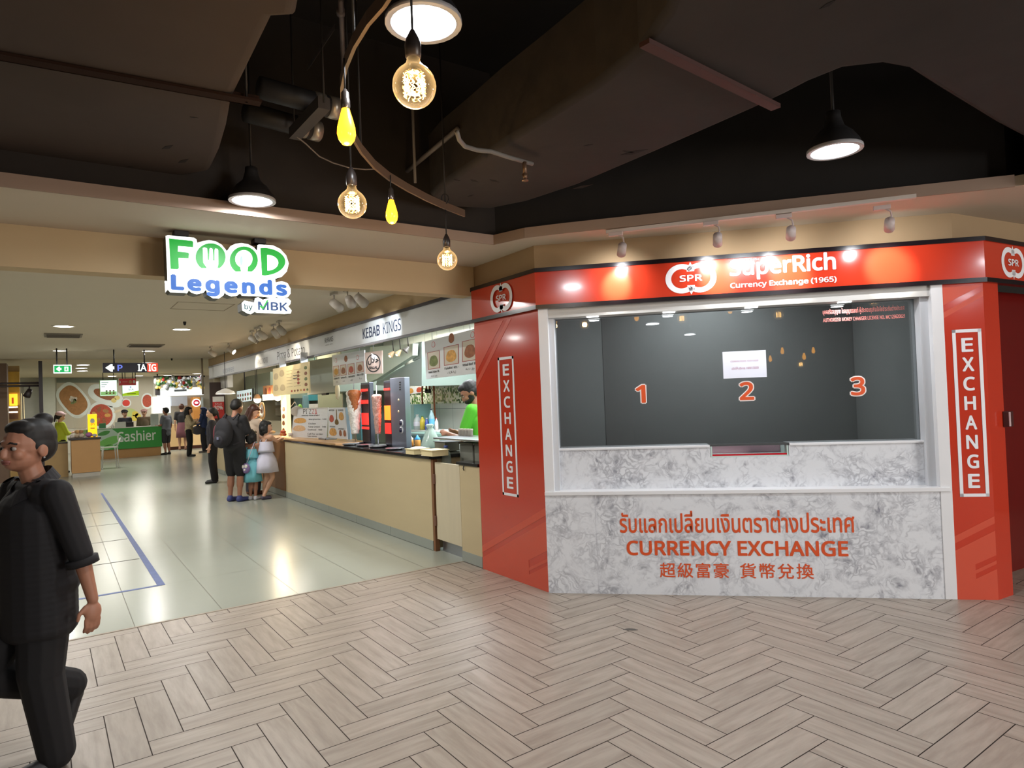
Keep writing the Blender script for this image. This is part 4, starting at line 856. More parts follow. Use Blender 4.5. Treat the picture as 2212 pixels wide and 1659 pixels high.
# small things on the counter
ct = .964; wb_ = .987
def on_top(u, v, z): return at_z(u, v, z)
plate_w = mat('tray_white', (222, 218, 212), .35)
def tray(u, v, z, w_, l_, label, mm, name='tray', rz=0, foods=()):
    p = on_top(u, v, z); t = thing(name, label, 'tray', p, rz); mb = MB(); mb.box(p.x-w_, p.x+w_, p.y-l_, p.y+l_, z+.001, z+.008, bevel=.002)
    obj('tray_base', mb, mm, t)
    mb = MB()
    for x0, x1, y0, y1 in ((-w_, -w_+.008, -l_, l_), (w_-.008, w_, -l_, l_), (-w_, w_, -l_, -l_+.008), (-w_, w_, l_-.008, l_)): mb.box(p.x+x0, p.x+x1, p.y+y0, p.y+y1, z+.004, z+.022)
    obj('tray_rim', mb, mm, t)
    for dx, dy, r, f in foods: mb = MB(); mb.ell(p+Vector((dx, dy, .02)), (r, r, r*.6)); obj('food_piece', mb, f, t)
    return t
tray(708, 949, wb_, .09, .16, 'steel tray on the wooden board in front of the dish menu', steel)
tray(655, 943, wb_, .08, .14, 'white tray of bread on the wooden board in front of the pizza menu', plate_w, foods=((0, .05, .05, food1), (.0, -.05, .05, plate_w)))
for u, v, lab, mm in ((672, 941, 'small red sauce cup on the board before the pizza menu', food3), (684, 940, 'small orange sauce box on the board before the pizza menu', mat('sauce_orange', (206, 84, 40), .5)), (627, 943, 'white paper cup at the left end of the wooden board', plate_w)):
    p = on_top(u, v, wb_); mb = MB(); mb.lathe([(0, 0), (.028, 0), (.036, .06), (.033, .062), (.03, .05), (0, .05)], p, n=18); single('sauce_cup', mb, mm, lab, 'cup', 'cups on the serving board')
for k, (u, v) in enumerate(((742, 962), (772, 964), (800, 967), (836, 972))):
    p = on_top(u, v, ct); mb = MB(); mb.lathe([(0, 0), (.09, 0), (.115, .016), (.11, .018), (.085, .006), (0, .006)], p+Vector((.1, 0, 0)), n=22); single('steel_plate', mb, steel, ('steel plate on the black counter below the thick meat cone, leftmost of the row', 'steel plate on the black counter, second from left in the row', 'steel plate on the black counter below the slim meat cone, third in the row', 'steel plate on the black counter before the grill cabinet, rightmost of the row')[k], 'plate', 'steel plates along the counter')
# sauce bottles
for u, cap_, lab in ((868, mat('cap_white', (220, 200, 190), .4), 'orange squeeze bottle with pale cap on the counter, left of the pair'), (883, mat('cap_blue', (70, 160, 214), .4), 'orange squeeze bottle with blue cap on the counter, right of the pair')):
    p = on_top(u, 966, ct)+Vector((.12, 0, 0)); t = thing('squeeze_bottle', lab, 'bottle', p, 0, 'squeeze bottles on the counter')
    mb = MB(); mb.lathe([(0, 0), (.036, 0), (.038, .01), (.038, .075), (.03, .085), (0, .085)], p, n=18); obj('body', mb, mat('sauce_amber', (224, 160, 80), .35), t)
    mb = MB(); mb.lathe([(.034, .083), (.034, .10), (.018, .115), (.006, .14), (0, .142)], p, n=16); obj('nozzle', mb, cap_, t)
# wrapped bag, foam boxes
def clear(name, rgb, a=.45): return mat(name, rgb, .15, alpha=a, spec=.6)
p = on_top(917, 968, ct)+Vector((.08, 0, .0)); mb = MB(); mb.lathe([(0, 0), (.11, 0), (.12, .04), (.085, .12), (.05, .20), (.03, .235), (.045, .26), (.03, .28), (0, .27)], p, n=20)
rr = random.Random(3)
for v_ in mb.bm.verts: v_.co += Vector((rr.random()-.5, rr.random()-.5, 0))*.022
single('plastic_bag', mb, clear('bag_clear', (200, 222, 214), .62), 'knotted translucent plastic bag standing on the stall counter', 'bag')
foam = mat('box_cream', (222, 206, 160), .6); foamw = mat('paper_crumple', (224, 222, 216), .7)
for u, v, dx, w_, h_, lab, mm in ((893, 981, .05, .10, .05, 'cream carton box on the counter edge, left of the pair', foam), (928, 985, .06, .12, .055, 'cream carton box on the counter edge, right of the pair', foam)):
    p = on_top(u, v, ct)+Vector((dx, 0, 0)); t = thing('carton_box', lab, 'box', p, 0, 'cartons on the counter'); mb = MB(); mb.prism([p+Vector((-.09, -w_, .001)), p+Vector((.09, -w_, .001)), p+Vector((.09, w_, .001)), p+Vector((-.09, w_, .001))], (0, 0, h_)); obj('box', mb, mm, t)
    mb = MB(); mb.obox(p+Vector((0, 0, h_+.004)), (.10, 0, .0), (0, w_*1.06, 0), UP*.004); obj('lid', mb, foam, t)
p = on_top(938, 976, ct)+Vector((.16, 0, 0)); t = thing('steel_pan', 'dark rectangular pan stacked behind the carton boxes', 'pan', p); mb = MB(); mb.box(p.x-.09, p.x+.09, p.y-.12, p.y+.12, ct+.001, ct+.10, bevel=.006); obj('pan', mb, mat('pan_olive', (108, 104, 84), .4), t); mb = MB(); mb.box(p.x-.1, p.x+.1, p.y-.13, p.y+.13, ct+.10, ct+.108); obj('rim', mb, steel, t)
p = on_top(880, 975, ct)+Vector((.14, 0, 0)); mb = MB(); mb.ell(p+UP*.022, (.08, .14, .022)); single('paper_wrap', mb, foamw, 'crumpled white wrapping paper behind the left carton box', 'paper')
# green insulated tub behind the bottles
c = bx(3.62, [(838, 932), (905, 915), (905, 960), (838, 955)]); t = thing('prep_tub', 'grey green prep tub with steel lip behind the squeeze bottles', 'tub', (c[0]+c[2])/2)
mb = MB(); mb.box(3.80, 4.1, c[1].y, c[0].y-.12, .963, 1.11, bevel=.03); obj('tub', mb, mat('tub_green', (96, 124, 116), .4), t); mb = MB(); mb.box(3.60, 3.75, c[0].y-.30, c[0].y+.02, .965, 1.09, bevel=.01); obj('lip', mb, steel, t)
# bottles at the back shelf
mb = MB(); c = bx(4.3, [(893, 934), (935, 927), (935, 933), (893, 940)]); zsh = 1.10
sh = thing('back_shelf', 'white tiled back shelf carrying the row of bottles', 'shelf', (4.4, 7.2, 0)); mb.box(4.25, 4.6, c[1].y-.2, c[0].y+.1, 0.0, zsh, bevel=.004); obj('shelf_body', mb, mat('shelf_white', (200, 206, 204), .4), sh)
def bottle(u, base_x, r, h_, mm, capm, lab, lblm=None):
    q = at_x(u, 920, base_x); p = Vector((q.x, q.y, zsh+.001)); t = thing('bottle', lab, 'bottle', p, 0, 'bottles on the back shelf')
    mb = MB(); mb.lathe([(0, 0), (r, 0), (r, h_*.62), (r*.6, h_*.78), (r*.36, h_*.86), (r*.36, h_*.93), (0, h_*.93)], p, n=16); obj('body', mb, mm, t)
    mb = MB(); mb.cyl(p+UP*h_*.93, p+UP*h_, r*.42, n=14); obj('cap', mb, capm, t)
    if lblm: mb = MB(); mb.cyl(p+UP*h_*.25, p+UP*h_*.52, r*1.02, n=18, cap=False); obj('paper_label', mb, lblm, t)
bottle(902, 4.35, .055, .22, clear('jar_clear', (206, 214, 214), .7), mat('cap_grey', (200, 200, 196), .4), 'round clear jar with white label, leftmost on the back shelf', mat('jar_label', (214, 214, 226), .5))
bottle(913, 4.35, .04, .20, mat('oil_yellow', (196, 176, 60), .25), mat('cap_green', (60, 120, 70), .4), 'yellow oil bottle with green cap on the back shelf')
bottle(922, 4.35, .028, .17, mat('bottle_navy', (60, 76, 150), .3), mat('cap_white', (220, 200, 190), .4), 'small navy bottle between the yellow oil and the water bottle')
bottle(933, 4.40, .042, .30, clear('pet_blue', (170, 206, 214), .6), mat('cap_dark', (50, 56, 66), .4), 'clear water bottle with blue label on the back shelf', mat('label_blue', (96, 170, 206), .5))
bottle(943, 4.40, .025, .17, mat('bottle_pale', (222, 206, 200), .4), mat('cap_red', (190, 70, 70), .4), 'slim pale bottle with red cap, rightmost on the back shelf')
# copper pipes on the back wall
cop = mat('copper_pipe', (150, 78, 40), .35, metal=.3, var=.2)
for pts_, lab in (([(913, 892), (912, 860), (912, 836), (914, 830), (918, 829), (921, 832), (921, 845)], 'copper gas pipe bent at the top, left of the pair'), ([(928, 845), (928, 834), (931, 829), (935, 829), (937, 834), (938, 870), (941, 925)], 'copper gas pipe bent at the top, right of the pair')):
    t = thing('gas_pipe', lab, 'pipe', at_x(pts_[0][0], pts_[0][1], 4.8), 0, 'copper gas pipes'); mb = MB(); mb.tube([at_x(u, v, 4.8) for u, v in pts_], .014, 8); obj('pipe', mb, cop, t)
    u, v = (pts_[-1] if pts_[0][0] < 920 else pts_[0]); q = at_x(u, v, 4.8); mb = MB(); mb.cyl(q-UP*.03, q+UP*.03, .024, n=10); mb.obox(q+xn*.03, (.006, 0, 0), (0, .04, 0), UP*.006); obj('valve', mb, ink0, t)
mb = MB(); mb.tube([at_x(u, v, 4.96) for u, v in ((909, 745), (911, 770), (911, 800), (914, 822))], .022, 8); single('riser_pipe', mb, mat('riser_white', (206, 196, 170), .5, var=.2), 'pale vertical riser pipe right of the exhaust hood', 'pipe')
mb = MB(); mb.tube([at_x(1007, 805, 4.97), at_x(1008, 836, 4.97)], .02, 8); single('red_pipe', mb, mat('pipe_red', (170, 50, 40), .4), 'short red pipe behind the seller under the three photo menu', 'pipe')
c = bx(4.985, [(876, 838), (913, 834), (913, 848), (878, 853)]); t = thing('food_poster', 'small white food poster above the green mosaic band', 'poster', (c[0]+c[2])/2); b = Board(*c, xn); b.slab('panel', white_b, t); b.oval('dish_picture', .28, .5, .18, .42, food1, t); b.oval('dish_picture', .8, .5, .16, .42, food3, t)
# fridge-like teal cabinet behind the grill cabinet
mb = MB(); c = bx(4.6, [(876, 874), (894, 872), (894, 940), (876, 940)]); mb.box(4.6, 4.9, c[1].y, c[0].y, 0, c[0].z, bevel=.01); single('teal_cabinet', mb, mat('teal_cab', (150, 198, 200), .4), 'pale teal cabinet behind the grill control cabinet', 'cabinet')
# steel table and bins by the gate
t = thing('steel_table', 'stainless work table behind the swing gate', 'table', (3.5, 5.8, 0)); zt_ = 1.13
mb = MB(); mb.box(3.32, 3.74, 5.22, 6.30, zt_-.02, zt_, bevel=.004); obj('table_top', mb, steel, t)
for x, y in ((3.66, 5.54), (3.70, 5.54), (3.66, 5.92), (3.70, 5.92)): mb = MB(); mb.cyl((x, y, 0), (x, y, zt_-.02), .016, n=10); obj('leg', mb, steel, t)
for y, lab in ((5.86, 'tall grey bin under the steel work table, nearer the counter'), (5.57, 'tall grey bin under the steel work table, nearer the kiosk')):
    t = thing('grey_bin', lab, 'bin', (3.52, y, 0), 0, 'bins under the work table'); mb = MB(); mb.box(3.46, 3.64, y-.13, y+.13, 0.001, 1.06, bevel=.015); obj('bin_body', mb, mat('bin_grey', (128, 130, 120), .5), t); mb = MB(); mb.box(3.45, 3.65, y-.14, y+.14, 1.06, 1.08, bevel=.004); obj('bin_lid', mb, mat('bin_lid', (110, 112, 104), .5), t)
p = Vector((3.35, 5.80, .45)); q = at_x(963, 1000, 3.55); t = thing('water_bottle', 'large clear plastic water bottle standing on the ledge behind the swing gate', 'bottle', (3.42, q.y, .78))
mb = MB(); pz = Vector((3.30, at_x(963, 960, 3.30).y, .701)); mb.lathe([(0, 0), (.052, 0), (.052, .06), (.046, .075), (.052, .09), (.052, .22), (.04, .28), (.018, .315), (.018, .335), (0, .335)], pz, n=20); obj('body', mb, clear('pet_clear', (196, 214, 210), .5), t); mb = MB(); mb.cyl(pz+UP*.333, pz+UP*.355, .021, n=14); obj('cap', mb, mat('cap_blue2', (60, 80, 150), .4), t)
mb = MB(); mb.box(3.21, 3.40, 5.52, 5.96, 0, .70); single('gate_ledge', mb, steel, 'narrow steel ledge cabinet behind the swing gate under the water bottle', 'ledge')
for k in range(4):
    q = at_x(949+k*5.5, 918, 4.6); mb = MB(); mb.lathe([(0, 0), (.024, 0), (.024, .055), (.026, .056), (.026, .075), (0, .075)], (3.62, 6.02+.07*(3-k), zt_+.001), n=12)
    single('spice_jar', mb, mat('jar_spice', (180, 170, 156), .4), ('small dark lidded spice jar at the back of the work table, leftmost', 'small spice jar at the back of the work table, second from left', 'small spice jar at the back of the work table, third from left', 'small spice jar at the back of the work table, rightmost')[k], 'jar', 'spice jars on the work table')
p = Vector((3.40, 5.28, .936)); t = thing('payment_terminal', 'dark upright handset with glowing copper edge on the short black counter', 'device', p)
mb = MB(); mb.obox(p+UP*.115, (.012, 0, .0), Vector((0, .028, 0)), Vector((0, -.045, .10)), bevel=.005); obj('body', mb, ink0, t); mb = MB(); mb.obox(p+UP*.12+xn*.013, (.001, 0, 0), Vector((0, .018, 0)), Vector((0, -.036, .08))); obj('screen', mb, mat('screen_copper', (214, 120, 90), .3, emit=.4), t); mb = MB(); mb.lathe([(0, 0), (.06, 0), (.06, .015), (.02, .03), (0, .03)], p, n=18); obj('foot', mb, ink0, t)
# desk lamp
p = on_top(628, 944, ct); t = thing('desk_lamp', 'white cone desk lamp bending over the pizza menu board', 'lamp', at_x(626, 945, 3.42)); e0, e1, e2 = at_x(626, 946, 3.42), at_x(627, 880, 3.42), at_x(637, 868, 3.40); e3 = at_x(641, 884, 3.36)
mb = MB(); mb.tube([e0, e1, e2, at_x(640, 874, 3.38)], .007, 8); obj('arm', mb, plate_w, t); mb = MB(); dr = (at_x(640, 896, 3.30)-at_x(639, 870, 3.40)).normalized(); mb.lathe([(.025, -.08), (.035, -.06), (.05, .0), (.095, .06), (.10, .07), (.094, .07), (0, .03)], e3, dr, n=24); obj('shade', mb, plate_w, t); mb = MB(); mb.lathe([(0, 0), (.07, 0), (.07, .015), (0, .02)], (e0.x, e0.y, ct), n=18); obj('foot', mb, plate_w, t)
# warm lit stand of the next stall
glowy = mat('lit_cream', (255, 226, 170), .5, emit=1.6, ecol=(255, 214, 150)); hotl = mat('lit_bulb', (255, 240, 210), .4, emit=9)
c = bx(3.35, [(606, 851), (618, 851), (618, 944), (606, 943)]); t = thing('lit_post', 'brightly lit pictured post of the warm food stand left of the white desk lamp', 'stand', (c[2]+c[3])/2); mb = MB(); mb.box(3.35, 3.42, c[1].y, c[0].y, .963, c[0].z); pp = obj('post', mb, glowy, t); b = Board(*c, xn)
for bb in (.35, .52, .68, .85): b.oval('dish_picture', .55, bb, .24, .06, food2, pp)
c = bx(3.5, [(567, 853), (618, 850), (618, 862), (567, 866)]); mb = MB(); mb.box(3.5, 3.56, c[1].y, c[0].y, c[2].z, c[0].z); single('light_rail', mb, hotl, 'glowing warm light rail above the food stand behind the girl in white', 'light')
c = bx(3.6, [(568, 834), (588, 832), (588, 858), (569, 860)]); t = thing('sausage_poster', 'orange sausage poster hanging left of the cream pizza sign', 'poster', (c[0]+c[2])/2); b = Board(*c, xn); b.slab('panel', mat('poster_orange', (210, 140, 84), .5), t); b.oval('sausage_picture', .3, .5, .14, .36, food2, t); b.oval('sausage_picture', .72, .5, .14, .36, food3, t)
c = bx(3.5, [(561, 868), (573, 866), (574, 910), (562, 905)]); t = thing('oval_sign', 'oval wooden food sign on the warm stand', 'sign', (c[0]+c[2])/2); b = Board(*c, xn); b.oval('panel', .5, .5, .5, .5, mat('sign_tan', (214, 160, 96), .5), t, .02); b.oval('plate_picture', .55, .5, .3, .36, plate_w, t, .026); b.oval('dish_picture', .55, .5, .14, .16, food2, t, .03)
for u, v, r, lab in ((556, 863, .075, 'large warm bulb lamp glowing left of the sausage poster'), (554, 893, .05, 'smaller warm bulb lamp glowing above the display case'), (600, 858, .07, 'warm bulb lamp glowing under the cream pizza sign')):
    q = at_x(u, v, 3.45); t = thing('heat_lamp', lab, 'lamp', q, 0, 'warm lamps of the food stand'); mb = MB(); mb.ell(q, r); obj('bulb', mb, hotl, t); mb = MB(); mb.lathe([(r*1.1, r*.2), (r*.6, r*1.2), (r*.2, r*1.5), (0, r*1.5)], q, n=18); obj('shade', mb, mat('lamp_shade_tan', (190, 150, 110), .5), t); mb = MB(); mb.cyl(q+UP*r*1.4, (q.x, q.y, ZC), .006, n=6); obj('cord', mb, ink0, t)
area('stand_light', at_x(600, 875, 3.3), 6, .3, (1, .78, .48), direction=(-.6, -.5, -.4))
# menu screen
c = bx(3.55, [(511, 845), (545, 839), (545, 866), (512, 871)]); t = thing('menu_screen', 'lit menu screen of small dishes hanging above the man with the backpack', 'screen', (c[0]+c[2])/2); b = Board(*c, xn); b.slab('bezel', ink0, t, .03); q_ = b.p(.5, .05, -.015); mb = MB(); mb.cyl(q_, (q_.x, q_.y, ZC), .012, n=8); obj('mount', mb, ink0, t); s_ = b.rect('display', .02, .98, .03, .97, mat('screen_pale', (206, 224, 226), .4, emit=.55), t, .002)
for r in range(2):
    for k in range(6): b.oval('dish_picture', .10+.16*k, .40+.36*r, .045, .13, (food2, food3, food4)[(k+r) % 3], s_, .004)
# bread display case
q = at_x(560, 925, 3.3); t = thing('display_case', 'glass food display case with breads on the brown counter', 'display case', (3.4, q.y, .96)); y0 = q.y-.5; mb = MB(); mb.box(3.25, 3.7, y0, y0+1.3, .961, .985); obj('base', mb, steel, t); mb = MB(); mb.box(3.25, 3.7, y0, y0+1.3, .987, 1.22); obj('glass_box', mb, clear('case_glass', (220, 226, 214), .18), t)
for k in range(7): mb = MB(); mb.ell((3.4+.1*(k % 2), y0+.15+.16*k, 1.01), (.06, .07, .03)); obj('bread', mb, food1 if k % 2 else food2, t)
q = at_x(598, 935, 3.3); t = thing('cake_tower', 'tray of stacked tomatoes and pastries on the counter before the girl in white', 'food tray', (3.3, q.y-.35, wb_)); 
for k in range(5): mb = MB(); mb.ell((3.30, q.y-.30-.05*k, wb_+.03), (.03, .03, .028)); obj('pastry', mb, (food3, food1)[k % 2], t)
for k in range(4): mb = MB(); mb.ell((3.30, q.y-.33-.05*k, wb_+.075), (.028, .028, .026)); obj('pastry', mb, food3, t)
# pale pendant disc and equipment at the far stalls
q = at_x(487, 851, 3.0); t = thing('dome_pendant', 'wide white dome pendant glowing above the far stall', 'lamp', q); mb = MB(); mb.lathe([(.20, 0), (.17, .05), (.07, .10), (.02, .12), (0, .12)], q); obj('shade', mb, plate_w, t); mb = MB(); mb.lathe([(0, -.005), (.18, 0), (0, .004)], q); obj('diffuser', mb, hotl, t); mb = MB(); mb.cyl(q+UP*.11, (q.x, q.y, 2.70), .006, n=6); obj('cord', mb, ink0, t)
for k, (u, v, w_, h_, rgb, lab) in enumerate(((478, 826, 26, 22, (206, 202, 196), 'white menu panel above the dome pendant'), (535, 882, 14, 12, (120, 176, 120), 'small green notice behind the far counter'), (525, 885, 10, 8, (40, 54, 50), 'small dark oven window behind the far counter'), (592, 872, 12, 7, (230, 226, 214), 'white food packet on the stand under the light rail'), (600, 890, 26, 16, (216, 206, 184), 'pale written menu sheet inside the warm stand'), (645, 865, 22, 18, (150, 196, 214), 'pale blue fridge behind the desk lamp'), (676, 858, 20, 14, (60, 150, 168), 'teal painted panel above the white shelf'), (678, 880, 22, 14, (220, 224, 224), 'white shelf unit behind the pizza menu board'))):
    z_ = 4.6 if u > 560 else (3.32 if u < 500 else 4.2)
    c = bx(z_, [(u-w_/2, v-h_/2), (u+w_/2, v-h_/2), (u+w_/2, v+h_/2), (u-w_/2, v+h_/2)]); mb = MB(); mb.box(z_, z_+.12, c[1].y, c[0].y, 0 if k in (2, 5, 7) else c[2].z, c[0].z, bevel=.004)
    if k in (0, 6): mb.cyl((z_+.06, (c[0].y+c[1].y)/2, c[0].z-.02), (z_+.06, (c[0].y+c[1].y)/2, ZC), .008, n=6)
    single(('price_board', 'green_notice', 'oven_window', 'food_packet', 'menu_sheet', 'fridge', 'teal_board', 'shelf_unit')[k], mb, mat('deco%d' % k, rgb, .5), lab, ('menu board', 'notice', 'oven', 'packet', 'menu board', 'fridge', 'panel', 'shelf')[k])
q = at_x(648, 880, 4.4); mb = MB(); mb.ell(q, (.05, .06, .07)); mb.cyl((q.x, q.y, 0), q-UP*.05, .01, n=6); single('green_ball', mb, mat('ball_lime', (150, 210, 90), .5), 'lime green round object behind the pizza menu board', 'ball')
q = at_x(729, 845, 3.6); mb = MB(); mb.ell(q, (.03, .07, .13)); mb.cyl(q+UP*.1, (q.x, q.y, ZC), .004, n=6); single('hanging_tag', mb, mat('tag_cream', (216, 206, 180), .5), 'cream pear shaped tag hanging under the four photo menu', 'tag')
# ---- ceiling track spotlights over the stalls
sbr = mat('spot_grey', (190, 182, 172), .5)
def sspot(u, v, lab, aim_uv, pw, lit=True, col=(1, .9, .74)):
    head = at_z(u, v, ZC-.14); base = Vector((head.x-.03, head.y, ZC-.012)); aim = at_x(aim_uv[0], aim_uv[1], X0); dr = (aim-head).normalized(); t = thing('track_spotlight', lab, 'spotlight', base, 0, 'track spotlights along the stalls')
    mb = MB(); mb.box(base.x-.02, base.x+.02, base.y-.07, base.y+.07, ZC-.03, ZC-.002); obj('adapter', mb, sbr, t)
    mb = MB(); mb.tube([base-UP*.01, base-UP*.06, head-dr*.04], .008, 6); obj('arm', mb, sbr, t)
    mb = MB(); mb.cyl(head-dr*.08, head+dr*.06, .042, .052, n=16); obj('lamp_head', mb, sbr, t)
    mb = MB(); mb.cyl(head+dr*.0605, head+dr*.063, .046, n=16); obj('lens', mb, mat('sspot_lens_on', (255, 250, 235), .3, emit=7) if lit else mat('sspot_off', (110, 104, 96), .3), t)
    if pw: spot('stall_spot', head+dr*.08, pw, aim, 55, .6, col, .03)
for u, v, lab, aim, pw, lit in ((728, 660, 'leftmost of the three cool white spotlights nearest the kiosk', (815, 728), 70, True), (757, 652, 'middle unlit spotlight of the three nearest the kiosk', (800, 735), 0, False), (781, 650, 'rightmost of the three cool white spotlights nearest the kiosk', (850, 718), 60, True),
    (549, 733, 'leftmost unlit spotlight of the five under the green sign', (640, 778), 0, False), (559, 727, 'second spotlight from the left of the five under the green sign', (600, 780), 0, False), (567, 724, 'middle spotlight of the five under the green sign', (640, 778), 0, True), (596, 721, 'fourth spotlight of the five, glowing warm under the green sign', (640, 778), 90, True), (608, 714, 'rightmost of the five spotlights under the green sign', (655, 770), 40, True),
    (500, 757, 'lone glowing twin spotlight between the green sign and the far wall', (560, 795), 80, True), (460, 764, 'farthest dark spotlight near the end of the stall row', (520, 805), 0, False)): sspot(u, v, lab, aim, pw*.45, lit, (.85, .93, 1) if u > 700 else (1, .86, .66))
# ================================================================== hall: lit sign, downlights, far counters
whitel = mat('sign_white_lit', (255, 255, 255), .4, emit=1.15, ecol=(240, 255, 250)); greenl = mat('sign_green_lit', (10, 120, 40), .4, emit=.62, ecol=(2, 190, 56)); greenp = mat('sign_mint_lit', (150, 226, 170), .4, emit=1.1, ecol=(140, 236, 176)); bluel = mat('sign_blue_lit', (20, 70, 130), .4, emit=.55, ecol=(20, 104, 206)); navyl = mat('sign_navy_lit', (10, 50, 90), .4, emit=.35, ecol=(10, 70, 150)); sidem = mat('sign_side', (46, 46, 28), .4)
YS = 4.80
def c4(a, b, y=YS): return at_y(330+a/6.32, 460+b/6.32, y)
sg = thing('food_court_sign', 'large lit green and blue food court sign hanging from the ceiling edge', 'sign', c4(1020, 700))
out1 = [(175, 312), (210, 304), (560, 336), (598, 362), (606, 408), (680, 385), (770, 370), (860, 387), (940, 432), (1012, 520), (1060, 452), (1130, 420), (1210, 410), (1300, 425), (1380, 470), (1422, 515), (1428, 440), (1450, 430), (1640, 442), (1740, 490), (1822, 580), (1857, 690), (1830, 800), (1760, 872), (1670, 900), (1678, 950), (1760, 930), (1840, 958), (1880, 1030), (1882, 1100), (1845, 1150), (1760, 1168), (1690, 1150), (1640, 1160), (1450, 1140), (1215, 1130), (1192, 1098), (1150, 1130), (1070, 1140), (1000, 1110), (982, 1082), (968, 1122), (900, 1170), (820, 1165), (750, 1120), (725, 1050), (690, 1090), (600, 1110), (530, 1090), (490, 1057), (470, 1095), (240, 1085), (206, 1050), (196, 800)]
out2 = [(1213, 1230), (1250, 1195), (1385, 1225), (1393, 1165), (1440, 1150), (1500, 1185), (1590, 1160), (1845, 1163), (1886, 1200), (1880, 1240), (1850, 1275), (1895, 1330), (1885, 1372), (1800, 1380), (1420, 1362), (1390, 1350), (1340, 1382), (1290, 1372), (1222, 1330)]
def plate(name, pts, y, th, mats, par):
    mb = MB(); fs = mb.prism([c4(a, b, y) for a, b in pts], (0, th, 0))
    if isinstance(mats, list):
        for f in fs: f.material_index = 0 if f is fs[0] or f is fs[1] else 1
        fs[1].material_index = 1
    return obj(name, mb, mats, par)
d1 = plate('sign_body', out1, YS, .13, [whitel, sidem], sg); d2 = plate('sign_body', out2, YS, .13, [whitel, sidem], sg)
e = .004
def el(cx_, cy_, rx, ry, t0=0, t1=360, n=28): return [(cx_+rx*math.cos(math.radians(t0+(t1-t0)*k/n)), cy_+ry*math.sin(math.radians(t0+(t1-t0)*k/n))) for k in range(n+(t1-t0 < 360))]
plate('letter_f', [(222, 348), (540, 382), (552, 400), (550, 466), (345, 450), (342, 528), (480, 540), (495, 556), (490, 618), (352, 612), (356, 755), (340, 768), (245, 762)], YS-e, e*.8, greenl, d1)
plate('letter_o', el(790, 602, 204, 188, 128, 412), YS-e, e*.8, greenl, d1); plate('letter_o', [(c, d) for c, d in el(1243, 645, 192, 188, 125, 415)], YS-e, e*.8, greenl, d1)
plate('letter_d', el(1490, 665, 320, 190, -82, 82)[::1]+[(1492, 850), (1470, 480)], YS-e, e*.8, greenl, d1)
plate('letter_counter', el(1562, 680, 152, 108, -88, 88)+[(1566, 785), (1562, 576)], YS-2*e, e*.8, whitel, d1)
fk = [(683, 480), (700, 470), (730, 476), (744, 490), (752, 640), (770, 640), (774, 490), (788, 478), (808, 484), (820, 500), (826, 650), (844, 650), (846, 500), (858, 484), (885, 492), (893, 510), (896, 700), (876, 770), (870, 830), (760, 830), (752, 770), (690, 680)]
plate('fork', fk, YS-2*e, e*.8, whitel, d1)
plate('spoon', el(1244, 628, 118, 122)[:], YS-2*e, e*.8, whitel, d1); plate('spoon', [(1190, 720), (1300, 730), (1290, 845), (1215, 840)], YS-2*e, e*.8, whitel, d1); plate('spoon_glint', el(1210, 650, 18, 64), YS-3*e, e*.8, greenp, d1)
def stext(body, a0, b0, a1, b1, slope, mm, bold, par):   # a baseline that follows the sign's own level
    p0, p1 = c4(a0, b1), c4(a1, b1); z0 = c4(a0, b1).z; z1 = c4(a0, b0).z
    text('lettering', body, (p0.x, YS-e, z0), (1, 0, 0), UP, c4(a1, (b0+b1)/2).x-c4(a0, (b0+b1)/2).x, z1-z0, mm, par, bold=bold, spacing=1.0 if body != 'Legends' else 1.22)
stext('Legends', 250, 826, 1832, 1110, 0, bluel, .07, d1)
stext('by', 1250, 1240, 1362, 1336, 0, mat('sign_teal', (20, 70, 76), .5), .02, d2); stext('MBK', 1436, 1208, 1838, 1325, 0, navyl, .03, d2)
plate('tick', [(1462, 1275), (1505, 1318), (1582, 1190), (1560, 1190), (1505, 1285), (1480, 1262)], YS-2*e, e*.8, greenl, d2)
for a0, a1, b1, b2 in ((300, 500, 300, 190), (1400, 1560, 432, 310)):
    p, q = c4(a0, b1), c4(a1, b1); mb = MB(); mb.box(p.x, q.x, YS+.02, YS+.12, ZC-.035, ZC-.001, bevel=.003); br_ = obj('bracket', mb, mat('bracket_black', (26, 25, 30), .5), sg)
    mb = MB(); xm = (p.x+q.x)/2; mb.cyl((xm, YS+.06, ZC-.03), (xm, YS+.06, c4(a0, b1+30).z), .022, n=12); obj('bracket_stem', mb, sidem, sg)
# downlights
dl = mat('downlight_glow', (255, 255, 255), .5, emit=11, ecol=(250, 252, 255)); dlr = mat('downlight_rim', (214, 204, 186), .5)
def downlight(p, label, pw, r=.12, proto=[None]):
    t = thing('downlight', label, 'downlight', p, 0, 'recessed ceiling downlights')
    mb = MB(); mb.lathe([(r*1.12, 0), (r*1.1, -.008), (r*.98, -.010), (r*.96, -.002), (r*1.12, 0)], p, n=28); obj('rim', mb, dlr, t)
    mb = MB(); mb.lathe([(0, -.007), (r*.7, -.007), (r*.97, -.004), (0, -.002)], p, n=28); obj('diffuser', mb, dl, t)
    if pw: area('downlight_lamp', Vector(p)-UP*.02, pw*1.08, r*1.7, (1, .985, .95))
for (x, y), lab, pw in (((.14, 6.6), 'nearest ceiling downlight, left of the lit food court sign', 28), ((.14, 10.85), 'second ceiling downlight in the left row, behind the nearest one', 28), ((1.6, 10.9), 'ceiling downlight below the food court sign, second in the right row', 28), ((.13, 15.15), 'third ceiling downlight in the left row, above the exit sign', 28), ((1.6, 15.1), 'third ceiling downlight in the right row, above the direction sign', 28)): downlight((x, y, ZC), lab, pw)
for y in (6.6,): area('downlight_lamp', (1.6, y, ZC-.02), 30, .2, (1, .985, .95)); area('downlight_lamp', (-1.35, y, ZC-.02), 26, .2, (1, .985, .95))
